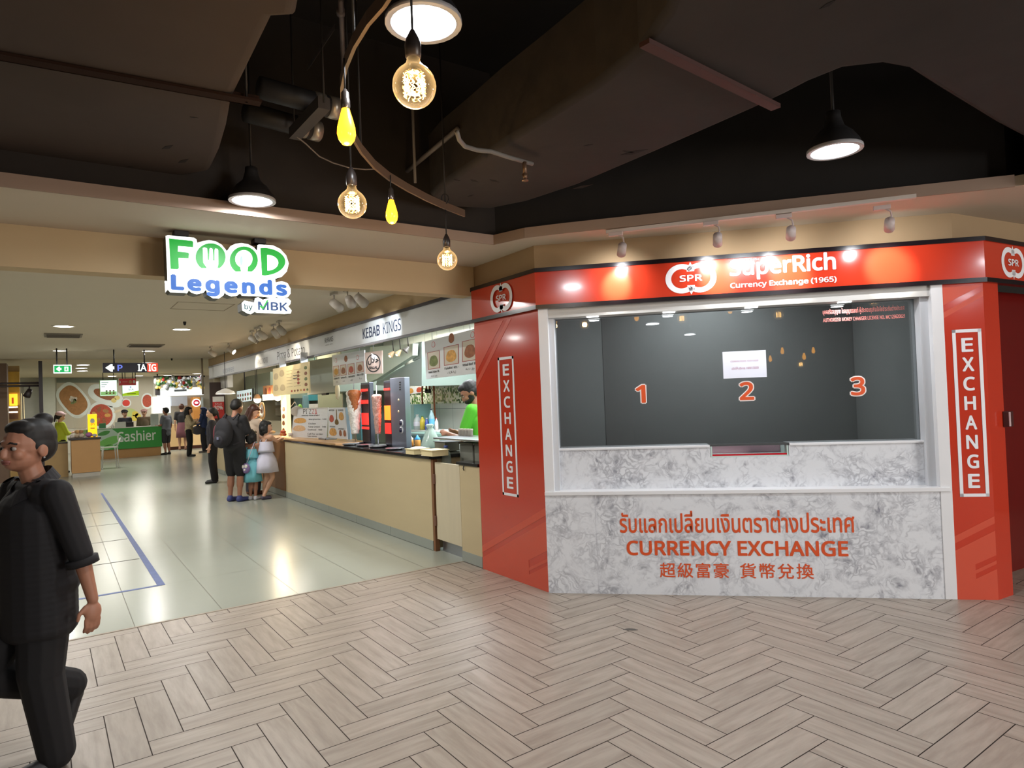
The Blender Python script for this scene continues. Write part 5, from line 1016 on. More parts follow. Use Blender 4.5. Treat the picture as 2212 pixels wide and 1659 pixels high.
for y in (10.85, 15.1): area('downlight_lamp', (-1.35, y, ZC-.02), 26, .2, (1, .985, .95))
for u, v, lab in ((180, 788, 'far ceiling downlight right of the exit sign, topmost of the stack of three'), (176, 795, 'far ceiling downlight right of the exit sign, middle of the stack of three'), (178, 801, 'far ceiling downlight right of the exit sign, lowest of the stack of three'), (241, 813, 'far ceiling downlight above the left order screen'), (299, 812, 'far ceiling downlight above the round cornered screen'), (425, 807, 'far ceiling downlight over the garland stall, right of the pole'), (361, 811, 'far ceiling downlight over the left end of the garland')):
    p = at_z(u, v, 2.86); downlight((p.x, min(p.y, 29.2), 2.86), lab, 0, .16)
vent = mat('vent_grey', (120, 110, 96), .6)
for u, v, w_, l_, lab in ((315, 746, .28, .28, 'dark square ceiling vent before the direction sign'), (137, 724, .24, .28, 'square ceiling vent between the two left downlights')):
    p = at_z(u, v, ZC); t = thing('ceiling_vent', lab, 'vent', p, 0, 'ceiling vents'); mb = MB(); mb.box(p.x-w_, p.x+w_, p.y-l_, p.y+l_, ZC-.012, ZC-.001); obj('frame', mb, vent, t)
    for k in range(4): mb = MB(); yy = p.y-l_+.08+k*.14; mb.box(p.x-w_+.03, p.x+w_-.03, yy, yy+.05, ZC-.018, ZC-.012); obj('slat', mb, mat('vent_dark', (74, 66, 58), .7), t)
p = at_z(437, 662, ZC); mb = MB()
for x0, x1, y0, y1 in ((-.3, .3, -.3, -.29), (-.3, .3, .29, .3), (-.3, -.29, -.3, .3), (.29, .3, -.3, .3)): mb.box(p.x+x0, p.x+x1, p.y+y0, p.y+y1, ZC-.003, ZC-.0005)
single('access_panel', mb, mat('panel_line', (150, 134, 110), .7), 'outlined access panel in the ceiling below the food court sign', 'access panel')
for u, v, lab in ((399, 698, 'tiny dark sprinkler head in the ceiling under the green sign'), (371, 776, 'small dark sprinkler head at the far ceiling edge')):
    p = at_z(u, v, ZC-.02); mb = MB(); mb.cyl(p, p+UP*.019, .02, n=10); mb.cyl(p-UP*.03, p, .012, .02, n=10); single('sprinkler', mb, ink0, lab, 'sprinkler')
# exit sign and direction sign
exg = mat('exit_green', (10, 170, 90), .4, emit=.7, ecol=(6, 186, 96)); exw = mat('exit_white', (240, 255, 250), .4, emit=1.3)
def hang_sign(name, label, cat, px, y, body, th=.08):
    tl, br_ = at_y(px[0], px[1], y), at_y(px[2], px[3], y); zm0, zm1 = br_.z, tl.z; t = thing(name, label, cat, ((tl.x+br_.x)/2, y, zm0))
    mb = MB(); mb.box(tl.x, br_.x, y, y+th, zm0, zm1, bevel=.006); b_ = obj('housing', mb, body, t); bd = Board((tl.x, y, zm1), (br_.x, y, zm1), (br_.x, y, zm0), (tl.x, y, zm0), (0, -1, 0))
    for f in (.2, .75): x = tl.x+(br_.x-tl.x)*f; mb = MB(); mb.cyl((x, y+th/2, zm1), (x, y+th/2, ZC), .012, n=8); obj('hanger', mb, ink0, t)
    return bd, t
bd, t = hang_sign('exit_sign', 'lit green exit sign with arrow and running figure hanging from the ceiling', 'sign', (115, 788, 155, 806), 14.6, exw)
g = bd.rect('green_face', .05, .95, .10, .90, exg, t, .004)
mb = MB(); q = [bd.p(a, b, .005) for a, b in ((.14, .5), (.30, .22), (.36, .22), (.36, .38), (.44, .38), (.44, .62), (.36, .62), (.36, .78), (.30, .78))]; mb.prism(q, (0, .002, 0)); obj('arrow', mb, exw, g)
bd.rect('door_figure', .60, .82, .24, .78, exw, g, .007); bd.oval('figure_head', .70, .36, .03, .07, exg, g, .009); 
mb = MB(); q = [bd.p(a, b, .008) for a, b in ((.66, .44), (.74, .44), (.79, .52), (.76, .56), (.73, .52), (.73, .60), (.77, .72), (.73, .74), (.69, .62), (.64, .70), (.61, .66), (.67, .58))]; mb.prism(q, (0, .001, 0)); obj('running_figure', mb, exg, g)
bd, t = hang_sign('direction_sign', 'hanging black direction sign with white arrow, parking letter and red end panel', 'sign', (222, 784, 342, 804), 14.8, mat('dir_black', (26, 24, 52), .35))
mb = MB(); q = [bd.p(a, b, .003) for a, b in ((.04, .5), (.14, .12), (.17, .12), (.17, .36), (.20, .36), (.20, .66), (.17, .66), (.17, .90), (.14, .90))]; mb.prism(q, (0, .002, 0)); obj('arrow', mb, exw, t)
bd.write('letter_p', 'P', .255, .345, .20, .82, mat('dir_blue', (110, 130, 240), .4, emit=.8), t, .03, .004); bd.write('letters', 'IA', .62, .78, .14, .86, exw, t, .02, .004)
rp = bd.rect('red_panel', .795, .995, .04, .96, mat('dir_red', (236, 80, 56), .4, emit=.7), t, .006); bd.write('letters', 'IG', .82, .96, .14, .88, exw, rp, .03, .008)
# back wall and its mural
YW = 30.0
mb = MB(); mb.box(-6, 9, YW, YW+.2, 0, 2.9); struct('wall_back', mb, mat('hall_back_wall', (206, 202, 190), .7, var=.03))
mb = MB(); mb.box(-6.1, -6, 4.4, 34, 0, 2.9); struct('wall_left', mb, mat('hall_left_wall', (180, 160, 128), .7, var=.05))
mb = MB(); mb.box(8.9, 9, 17, 34, 0, 2.9); struct('wall_right', mb, mat('hall_left_wall', (180, 160, 128), .7))
mt_ = mat('mural_ground', (186, 178, 160), .6, var=.05, scale=1); plate_p = mat('mural_plate', (216, 222, 218), .5); soup = mat('mural_soup', (158, 112, 66), .6, var=.35, scale=14)
c = [at_y(u, v, YW-.02) for u, v in ((122, 817), (331, 817), (331, 925), (122, 925))]
t = thing('food_mural', 'wide wall mural of plated dishes behind the cashier', 'mural', (c[0]+c[2])/2); bd = Board(*c, (0, -1, 0)); bd.slab('panel', mt_, t, .015)
bd.rect('mural_top_band', 0, .62, 0, .09, mat('mural_grey', (120, 126, 118), .6), t)  # grey upper part of the mural's printed ground
def mo(name, u, v, ru, rv, tilt, mm, par, dy, n=28, sq=2.0):
    q = []
    for k in range(n):
        a = 2*math.pi*k/n; ca, sa = math.cos(a), math.sin(a); x = ru*abs(ca)**(2/sq)*(1 if ca >= 0 else -1); y = rv*abs(sa)**(2/sq)*(1 if sa >= 0 else -1); c_, s_ = math.cos(tilt), math.sin(tilt)
        q.append(at_y(u+x*c_-y*s_, v+x*s_+y*c_, YW-.022-dy))
    mb = MB(); mb.prism(q, (0, dy*.5, 0)); return obj(name, mb, mm, par)
g1 = mat('mural_garnish', (196, 186, 170), .6, var=.3, scale=20); lime = mat('mural_lime', (176, 190, 120), .5); yel = mat('mural_yellow', (206, 186, 70), .5, var=.2)
for (u, v, ru, rv, til, f, rim, sq) in ((158.5, 864.5, 41, 28, .86, soup, .82, 2.8), (228, 855, 40, 20, .40, plate_p, .9, 2.4), (218.5, 897, 31, 30, 0, food3, .80, 2), (272.5, 870.5, 11, 9.5, 0, mat('chili_red', (206, 50, 34), .5), .74, 2), (318, 866, 13, 17, 0, food3, .78, 2.2)):
    o1 = mo('plate_picture', u, v, ru, rv, til, plate_p, t, .004, sq=sq); mo('food_picture', u, v, ru*rim, rv*rim, til, f, o1, .008, sq=sq)
    if f is soup:
        for k in range(8): mo('garnish_picture', u+7*math.cos(k*2.4)*(.4+.1*k), v+6*math.sin(k*2.4)*(.4+.1*k), 4.2, 3.0, k, g1 if k % 3 else food4, o1, .012, 10)
    if f is plate_p:
        mo('noodle_picture', u-2, v-3, 25, 10, .35, food2, o1, .012)
        for k in range(2): mo('egg_picture', u+18+7*k, v+10-6*k, 6, 5, 0, mat('egg_yellow', (216, 196, 120), .5), o1, .014, 14)
    if f is food3 and ru > 20:
        for k in range(6): mo('prawn_picture', u+14*math.cos(k*1.1), v+13*math.sin(k*1.1), 7, 4, k*1.3, (food1, food2, soup)[k % 3], o1, .012, 12)
mo('pan_handle', 254, 888, 9, 2.6, -.32, mat('mural_handle', (206, 190, 160), .5), t, .004)
mo('herb_picture', 281, 891, 13, 9, 0, lime, t, .004)
for k, (u, v) in enumerate(((292, 894), (298, 899), (290, 903))): mo('fruit_picture', u, v, 7, 6, .5*k, yel, t, .006, 14)
mb = MB(); c0, c1_ = at_y(90, 810, YW-.05), at_y(121, 925, YW-.05); mb.box(c0.x, c1_.x, YW-.4, YW-.02, 0, 2.86); struct('wall_back', mb, mat('hall_column', (200, 202, 190), .6))
mb = MB(); c0, c1_ = at_y(50, 800, YW-.3), at_y(86, 925, YW-.3); mb.box(c0.x, c1_.x, YW-.2, YW-.05, 0, 2.6); struct('wall_back', mb, mat('hall_panel_grey', (172, 172, 164), .6))
# left stall edge
yL = 17.9
t = thing('rail_frame', 'black metal rail frame with a dangling spotlight at the left edge of the hall', 'frame', at_y(88, 905, yL))
mb = MB(); a = at_y(87, 788, yL); mb.box(a.x-.035, a.x+.035, yL, yL+.07, 0, 2.70); obj('post', mb, mat('rail_black', (40, 30, 32), .5), t)
for v in (827, 833): a, b = at_y(-70, v+4, yL), at_y(85, v, yL); mb = MB(); mb.cyl((a.x, yL+.03, b.z), (b.x, yL+.03, b.z), .022, n=8); obj('rail', mb, mat('rail_black', (40, 30, 32), .5), t)
q = at_y(62, 848, yL); q2 = at_y(64, 834, yL); mb = MB(); mb.cyl(q2, q, .014, n=8); dr = Vector((-.35, -.4, -.8)).normalized(); mb.cyl(q-dr*.07, q+dr*.10, .05, .07, n=14); obj('spotlight', mb, mat('rail_black', (40, 30, 32), .5), t)
mb = MB(); c0 = at_y(14, 788, 19.0); mb.box(c0.x-3, c0.x, 19.0, 19.6, 0, 2.72); struct('wall_left', mb, mat('left_brown', (120, 96, 78), .6))
mb = MB(); c0, c1_ = at_y(14, 800, 20.0), at_y(42, 800, 20.0); mb.box(c0.x, c1_.x, 20.0, 20.2, 0, 2.72); struct('wall_left', mb, mat('left_tan', (186, 160, 110), .6))
for (u0, v0, u1, v1, rgb, em, nm, lab, cat) in ((16, 803, 42, 828, (216, 172, 60), 0, 'yellow_board', 'yellow pictured board high on the far left stall', 'sign'), (20, 851, 38, 877, (240, 196, 50), 1.4, 'lit_menu', 'small lit yellow menu with red figure on the far left stall', 'menu board'), (17, 830, 42, 848, (200, 150, 40), .1, 'amber_board', 'amber board under the yellow board on the far left stall', 'sign'), (14, 876, 40, 905, (110, 76, 50), 0, 'oven', 'brown oven cabinet behind the walking woman at the far left stall', 'oven')):
    c0, c1_ = at_y(u0, v0, 19.95), at_y(u1, v1, 19.95); mb = MB(); mb.box(c0.x, c1_.x, 19.90, 19.998, c1_.z, c0.z)
    o = single(nm, mb, mat(nm+'_m', rgb, .5, emit=em, var=.2), lab, cat)
    if nm == 'lit_menu': bd = Board((c0.x, 19.898, c0.z), (c1_.x, 19.898, c0.z), (c1_.x, 19.898, c1_.z), (c0.x, 19.898, c1_.z), (0, -1, 0)); bd.rect('picture', .3, .55, .3, .8, mat('menu_red', (210, 70, 30), .5, emit=.6), o, .004)
    if nm == 'oven':
        for k in range(2): bd = Board((c0.x, 19.898, c0.z), (c1_.x, 19.898, c0.z), (c1_.x, 19.898, c1_.z), (c0.x, 19.898, c1_.z), (0, -1, 0)); bd.rect('lit_slot', .2, .95, .10+.35*k, .18+.35*k, hotl, o, .006)
for u in (46, 51): c0, c1_ = at_y(u, 850, 19.8), at_y(u+1.6, 898, 19.8); mb = MB(); mb.box(c0.x, c1_.x, 19.8, 19.83, 0, c0.z); single('light_strip', mb, mat('strip_cream', (255, 226, 160), .4, emit=2.2), ('left vertical warm light strip at the far left stall', 'right vertical warm light strip at the far left stall')[u > 48], 'light', 'vertical light strips')
# box counter with yellow cold display
tan = mat('counter_tan', (196, 150, 96), .5, var=.04); dtop = mat('counter_dark_top', (52, 44, 40), .3)
t = thing('service_counter', 'tan box counter with dark top standing free on the left of the hall', 'counter', (.6, 19.0, 0))
mb = MB(); mb.box(.33, .91, 18.8, 19.6, .10, .88); obj('front_panel', mb, tan, t); mb = MB(); mb.box(.34, .90, 18.82, 19.6, .0, .10); obj('plinth', mb, mat('plinth_pale', (190, 186, 176), .5), t); mb = MB(); mb.box(.28, .93, 18.76, 19.65, .88, .93, bevel=.004); obj('counter_top', mb, dtop, t)
t2 = thing('side_counter', 'lower tan counter behind the walking woman, left of the box counter', 'counter', (-.2, 19.4, 0)); mb = MB(); mb.box(-.45, .27, 19.3, 19.42, .0, .80); obj('front_panel', mb, mat('counter_tan2', (188, 156, 104), .5), t2); mb = MB(); mb.box(-.46, .27, 19.28, 19.9, .80, .83); obj('counter_top', mb, dtop, t2)
def up_thing(name, label, cat, u0, v0, u1, v1, y, z, m_, depth=.05):
    a, b = at_y(u0, v0, y), at_y(u1, v1, y); mb = MB(); mb.box(a.x, b.x, y, y+depth, z, a.z, bevel=.004); return single(name, mb, m_, label, cat)
o = up_thing('yellow_sign', 'upright bright yellow lit sign on the box counter', 'sign', 189, 895, 210, 930, 18.95, .931, mat('yellow_lit', (255, 200, 20), .4, emit=1.3, ecol=(255, 190, 10)))
bd = Board(at_y(189, 895, 18.949), at_y(210, 895, 18.949), at_y(210, 930, 18.949), at_y(189, 930, 18.949), (0, -1, 0)); bd.oval('picture', .5, .40, .24, .16, plate_p, o, .004); bd.rect('red_text', .3, .75, .82, .88, mat('sign_redtext', (200, 70, 20), .5), o, .004); bd.write('lettering', 'ชา', .3, .7, .55, .68, mat('sign_redtext', (200, 70, 20), .5), o, .01)
for k, (u, v, r, rgb, lab) in enumerate(((156, 940, .05, (216, 206, 196), 'pale bag of goods at the left end of the box counter top'), (166, 938, .055, (196, 176, 150), 'tan packet on the box counter, second from left'), (176, 936, .06, (206, 190, 170), 'cream packet in the middle of the box counter'), (192, 936, .075, (176, 120, 176), 'purple wrapped packet on the box counter before the yellow sign'), (204, 938, .05, (206, 206, 214), 'silvery packet at the right end of the box counter'))):
    q = at_y(u, v, 18.85+.06*(k % 2)); mb = MB(); mb.ell((q.x, q.y, .931+r*.8), (r, r*.8, r*.8)); single('packet', mb, mat('packet%d' % k, rgb, .5, var=.4, scale=40), lab, 'packet', 'packets on the box counter')
t = thing('bun_rack', 'glass rack with brown buns behind the box counter goods', 'rack', at_y(172, 930, 19.3)); a, b = at_y(160, 905, 19.35), at_y(186, 935, 19.35)
for k in range(4): mb = MB(); mb.ell((a.x+.06+.07*(k % 2), 19.35, .96+.10*(k//2)), (.06, .06, .05)); obj('bun', mb, food2 if k % 2 else food1, t)
mb = MB(); mb.box(a.x, b.x, 19.25, 19.55, .931, a.z+.08); obj('glass', mb, clear('case_glass', (220, 226, 214), .18), t)
# clear stool
t = thing('clear_chair', 'clear plastic bar chair standing beside the green cashier counter', 'chair', (1.24, 20.8, 0)); clr = mat('clear_plastic', (214, 218, 214), .15, alpha=.55)
a = at_z(218, 1012), at_z(250, 1014); x0, x1 = 1.02, 1.42; ys = 20.7
for x, y in ((x0, ys), (x1, ys), (x0+.04, ys+.38), (x1-.03, ys+.38)): mb = MB(); mb.tube([(x, y, 0), (x+(.03 if x < 1.2 else -.03), y+.02, .55)], .016, 8); obj('leg', mb, clr, t)
mb = MB(); mb.box(x0+.0, x1, ys, ys+.38, .55, .58, bevel=.01); obj('seat', mb, clr, t); mb = MB(); mb.tube([(x1-.04, ys+.02, .58), (x1+.02, ys+.02, .72), (x1+.06, ys+.2, .80), (x1+.02, ys+.36, .74)], .018, 8); obj('backrest', mb, clr, t); mb = MB(); mb.tube([(x0+.02, ys, .2), (x1-.02, ys, .2)], .01, 6); obj('foot_rail', mb, clr, t)
# cashier counter
yc = 25.0
t = thing('cashier_counter', 'green fronted cashier counter with white lettering on a tan base', 'counter', (2.0, yc, 0)); a, b = at_y(205, 925, yc), at_y(350.5, 965, yc); zc1, zc0 = .97, .29
mb = MB(); mb.box(.75, b.x-.03, yc+.05, yc+.6, 0, .30); obj('base', mb, tan, t)
mb = MB(); mb.box(.75, b.x, yc, yc+.6, zc0, zc1); gb = obj('green_front', mb, mat('cashier_green', (62, 160, 70), .4, var=.04), t)
mb = MB(); mb.box(.74, b.x+.012, yc-.012, yc+.62, zc1, zc1+.02); mb.box(b.x, b.x+.012, yc-.012, yc, zc0, zc1); obj('white_trim', mb, plate_w, t)
bd = Board((.75, yc, zc1), (b.x, yc, zc1), (b.x, yc, zc0), (.75, yc, zc0), (0, -1, 0))
lg_ = mat('leaf_green', (120, 196, 96), .4); lw_ = mat('pale_green', (186, 214, 196), .4)
mb = MB(); mb.prism([bd.p(a_, b_, .001) for a_, b_ in ((.14, .02), (.36, .02), (.52, .52), (.30, .98), (.14, .98))], (0, .0008, 0)); obj('light_band', mb, lw_, gb)
for a_, b_, ra, rb, mm in ((.26, .2, .06, .13, mat('cashier_green2', (70, 150, 66), .4)), (.33, .58, .11, .26, lg_), (.30, .86, .06, .12, lg_)): bd.oval('leaf', a_, b_, ra, rb, mm, gb, .003, 20, 0, .4)
x0, x1 = at_y(253, 945, yc).x, at_y(337, 945, yc).x
text('lettering', 'Cashier', (x0, yc-.004, at_y(295, 953, yc).z), (1, 0, 0), UP, x1-x0, at_y(295, 930, yc).z-at_y(295, 953, yc).z, mat('cashier_white', (226, 236, 226), .4), gb, bold=.02)
up_thing('partition', 'frosted upright screen at the right end of the cashier counter', 'screen', 325, 895, 343, 926, 25.2, .991, mat('frost', (186, 200, 192), .5))
o = up_thing('desk_notice', 'white notice sign standing on the cashier counter', 'notice', 248, 912, 272, 926, 25.15, .991, mat('notice_white', (206, 214, 204), .5)); 
up_thing('register', 'dark cash register on the cashier counter', 'cash register', 273, 912, 289, 926, 25.3, .991, ink0, .25)
up_thing('desk_box', 'green box at the left end of the cashier counter', 'box', 214, 915, 229, 926, 25.2, .991, mat('box_green', (60, 130, 80), .5), .2)
q = at_y(243, 914, 25.2); mb = MB(); mb.lathe([(0, 0), (.05, 0), (.05, .03), (.02, .09), (.0, .12)], (q.x, 25.2, .991)); single('desk_bell', mb, plate_w, 'small white bell on the cashier counter', 'bell')
# hanging screens
for (u0, v0, u1, v1, lab, nm) in ((215, 821, 254, 855, 'left lit order screen hanging before the food mural', 'order_screen'), (263, 824, 301, 856, 'round cornered lit screen with green foot hanging right of the order screen', 'ad_screen')):
    y = 26.5; a, b = at_y(u0, v0, y), at_y(u1, v1, y); t = thing(nm, lab, 'screen', ((a.x+b.x)/2, y, b.z)); mb = MB(); mb.box(a.x, b.x, y, y+.06, b.z, a.z, bevel=.01 if nm == 'order_screen' else .03); obj('housing', mb, mat('screen_lime', (150, 200, 120), .4), t)
    bd = Board((a.x, y-.001, a.z), (b.x, y-.001, a.z), (b.x, y-.001, b.z), (a.x, y-.001, b.z), (0, -1, 0)); s_ = bd.rect('display', .03, .97, .03, .97, mat('screen_lit', (226, 246, 240), .4, emit=1.2), t, .003)
    if nm == 'order_screen':
        bd.rect('green_strip', .05, .95, .72, .95, mat('strip_green', (150, 206, 130), .4, emit=.5), s_, .005)
        for k in range(6): bd.oval('dish_picture', .38+.2*(k % 3), .68+.14*(k//3), .06, .05, (food4, food3, food2)[k % 3], s_, .007, 10)
        for k in range(3): bd.rect('text_line', .10, .5-.1*k, .14+.13*k, .17+.13*k, mat('line_teal', (70, 120, 120), .5), s_, .005)
    else:
        mb = MB(); mb.prism([bd.p(a_, b_, .004) for a_, b_ in ((.03, .80), (.97, .62), (.97, .95), (.03, .95))], (0, .001, 0)); obj('lime_foot', mb, mat('lime_lit', (170, 206, 40), .4, emit=.6), s_); bd.write('lettering', 'VIA', .36, .68, .48, .60, mat('via_teal', (30, 110, 120), .4), s_, .0, .006); bd.oval('blue_mark', .5, .38, .08, .06, bluel, s_, .006, 3); bd.rect('text_line', .3, .8, .80, .83, ink0, s_, .007)
    for f in (.2, .8): mb = MB(); x = a.x+(b.x-a.x)*f; mb.cyl((x, y+.03, a.z), (x, y+.03, 2.86), .012, n=6); obj('hanger', mb, ink0, t)
y = 24.2; a, b = at_y(257, 818, y), at_y(294, 832, y); t = thing('red_sign', 'small red hanging sign with arrow in front of the round cornered screen', 'sign', ((a.x+b.x)/2, y, b.z)); mb = MB(); mb.box(a.x, b.x, y, y+.04, b.z, a.z); obj('panel', mb, mat('hang_red', (176, 44, 44), .4, emit=.15), t)
bd = Board((a.x, y-.001, a.z), (b.x, y-.001, a.z), (b.x, y-.001, b.z), (a.x, y-.001, b.z), (0, -1, 0)); bd.oval('arrow', .06, .5, .05, .3, plate_w, t, .003, 3); bd.oval('round_mark', .66, .5, .10, .28, mat('mark_tan', (206, 150, 110), .5), t, .003); bd.oval('cup_mark', .88, .5, .07, .26, plate_w, t, .003); bd.rect('text_line', .2, .5, .4, .55, mat('line_pink', (220, 140, 130), .5), t, .003)
for f in (.2, .8): mb = MB(); x = a.x+(b.x-a.x)*f; mb.cyl((x, y+.02, a.z), (x, y+.02, 2.86), .012, n=6); obj('hanger', mb, ink0, t)
# garland stall at the back right
ys = 28.0; x0, x1 = at_y(333, 830, ys).x, at_y(443, 830, ys).x
t = thing('garland_stall', 'far brightly lit stall front with white sign canopy and counter at the back right', 'stall', ((x0+x1)/2, ys, 0))
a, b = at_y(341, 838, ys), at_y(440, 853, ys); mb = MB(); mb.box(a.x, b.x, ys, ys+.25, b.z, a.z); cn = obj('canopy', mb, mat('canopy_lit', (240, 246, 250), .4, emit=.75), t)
bd = Board((a.x, ys-.001, a.z), (b.x, ys-.001, a.z), (b.x, ys-.001, b.z), (a.x, ys-.001, b.z), (0, -1, 0)); bd.rect('sign_line', .35, .62, .25, .5, mat('sign_greyline', (120, 130, 140), .5), cn, .003); bd.rect('dark_speaker', -.06, .04, -.1, .9, ink0, cn, .05)
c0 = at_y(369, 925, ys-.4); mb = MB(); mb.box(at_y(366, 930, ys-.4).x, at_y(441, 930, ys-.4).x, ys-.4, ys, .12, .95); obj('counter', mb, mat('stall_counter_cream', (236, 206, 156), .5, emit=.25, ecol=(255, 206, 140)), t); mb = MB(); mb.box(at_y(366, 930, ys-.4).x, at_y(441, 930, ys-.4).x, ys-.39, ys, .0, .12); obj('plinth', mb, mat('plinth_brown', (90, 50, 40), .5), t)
rr = random.Random(11); cols = [mat('garland_gold', (226, 196, 96), .35, emit=.3), mat('garland_green', (60, 110, 60), .6), mat('garland_white', (230, 232, 236), .4, emit=.4), mat('garland_red', (176, 40, 40), .5), mat('bottle_silver', (190, 196, 206), .3, metal=.5)]
gl_ = thing('garland', 'glittering garland of baubles, lights and bottles over the far stall sign', 'garland', ((x0+x1)/2, ys, 2.2))
for i, mm in enumerate(cols):
    mb = MB()
    for k in range(34 if i < 3 else 18):
        u = 335+rr.random()*103; v = 816+rr.random()*22; q = at_y(u, v, ys-.05-rr.random()*.2); r = .03+.05*rr.random(); mb.ell(q, (r, r, r*(1 if i < 4 else 2)), n=8, h=6)
    tag(obj(('gold_baubles', 'green_leaves', 'white_lights', 'red_baubles', 'silver_bottles')[i], mb, mm, gl_), kind='stuff')
mb = MB(); mb.box(x0, x1, ys-.02, ys+.2, at_y(380, 815, ys).z, at_y(380, 813, ys).z+.02); obj('top_beam', mb, ink0, gl_)
for u in (340, 436): q = at_y(u, 815, ys); mb = MB(); mb.cyl((q.x, ys, q.z), (q.x, ys, 2.86), .02, n=8); obj('hanger', mb, ink0, gl_)
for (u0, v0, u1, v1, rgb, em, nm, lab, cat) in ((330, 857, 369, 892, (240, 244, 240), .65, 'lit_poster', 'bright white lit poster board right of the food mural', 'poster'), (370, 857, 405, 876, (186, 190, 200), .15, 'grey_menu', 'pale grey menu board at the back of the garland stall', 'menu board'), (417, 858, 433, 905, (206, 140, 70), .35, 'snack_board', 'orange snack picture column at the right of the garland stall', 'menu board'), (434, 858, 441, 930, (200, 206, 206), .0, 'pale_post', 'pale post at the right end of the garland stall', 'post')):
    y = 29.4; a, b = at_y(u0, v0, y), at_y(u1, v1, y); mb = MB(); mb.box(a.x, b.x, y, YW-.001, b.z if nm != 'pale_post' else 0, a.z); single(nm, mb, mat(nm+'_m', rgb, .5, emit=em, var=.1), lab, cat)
y = 29.3; q = at_y(424.5, 870, y); t = thing('round_sign', 'round red and white lit sign hanging on the garland stall', 'sign', q); mb = MB(); mb.cyl(q, q+Vector((0, .09, 0)), .16, n=24); obj('disc', mb, exw, t); mb = MB(); mb.cyl(q-Vector((0, .004, 0)), q, .12, n=24); obj('red_disc', mb, mat('disc_red', (214, 30, 60), .4, emit=.5), t); mb = MB(); mb.ell(q-Vector((0, .006, 0)), (.07, .004, .05)); obj('emblem', mb, exw, t)
mb = MB(); q = at_y(436, 776, 17.3); mb.cyl((q.x, 17.3, ZC), (q.x, 17.3, at_y(436, 852, 17.3).z), .022, n=10); single('ceiling_pole', mb, mat('pole_grey', (150, 136, 120), .4), 'slim vertical pole dropping from the ceiling at the end of the stall row', 'pole')
# dark panel with the red sale poster at the end of the stalls
a, b = at_y(453, 826, 17.06), at_y(489, 945, 17.06); mb = MB(); mb.box(3.62 if False else a.x, b.x, 17.06, 17.135, 0, a.z); single('dark_panel', mb, mat('door_dark', (62, 44, 42), .5), 'dark brown upright panel at the end of the stall row behind the red poster', 'panel') 
a, b = at_y(459, 857, 17.03), at_y(485, 903, 17.03); t = thing('sale_poster', 'red and white sale poster reading 30% on the dark panel', 'poster', ((a.x+b.x)/2, 17.03, b.z)); bd = Board((a.x, 17.03, a.z), (b.x, 17.03, a.z), (b.x, 17.03, b.z), (a.x, 17.03, b.z), (0, -1, 0)); bd.slab('sheet', mat('poster_red', (190, 46, 42), .5), t, .025)
bd.rect('white_top', 0, 1, 0, .24, plate_w, t, .002); bd.write('lettering', '30%', .12, .88, .42, .60, plate_w, t, .02, .003); bd.rect('white_box', .15, .5, .70, .88, plate_w, t, .003); bd.write('lettering', 'SALE', .2, .8, .30, .37, plate_w, t, .0, .003)
# tape lines on the tiles
tape = mat('floor_tape', (92, 106, 150), .6, var=.2, scale=12)
t = thing('floor_tape', 'blue tape line marking an L on the glossy tile floor', 'tape', (.76, 6.6, 0)); mb = MB(); mb.prism([(.715, 6.56, .0005), (.775, 6.56, .0005), (.73, 14.7, .0005), (.695, 14.7, .0005)], (0, 0, .0012)); obj('long_strip', mb, tape, t); mb = MB(); mb.box(-.6, .72, 6.555, 6.60, .0005, .0017); obj('short_strip', mb, tape, t)
gr = mat('joint_dark', (60, 60, 56), .8)
for k, y in enumerate((7.90, 9.22, 10.58, 11.95)): mb = MB(); mb.box(-.5, .70, y-.008, y+.008, .0004, .0012); single('joint_stain', mb, gr, ('dark stained floor joint touching the blue tape, nearest the camera', 'dark stained floor joint at the blue tape, second from the camera', 'dark stained floor joint at the blue tape, third from the camera', 'dark stained floor joint at the blue tape, farthest')[k], 'floor joint', 'stained joints beside the tape')
p = at_z(1362, 1360); mb = MB(); q = []
for k in range(14): a = 2*math.pi*k/14; q.append(p+KS*(.045*math.cos(a)*(1+.2*math.sin(3*a)))+KN*.018*math.sin(a)+UP*.0004)
mb.prism(q, (0, 0, .0012)); single('floor_mark', mb, mat('mark_grey', (92, 88, 84), .8), 'small dark oval stain on the plank floor before the kiosk', 'stain')
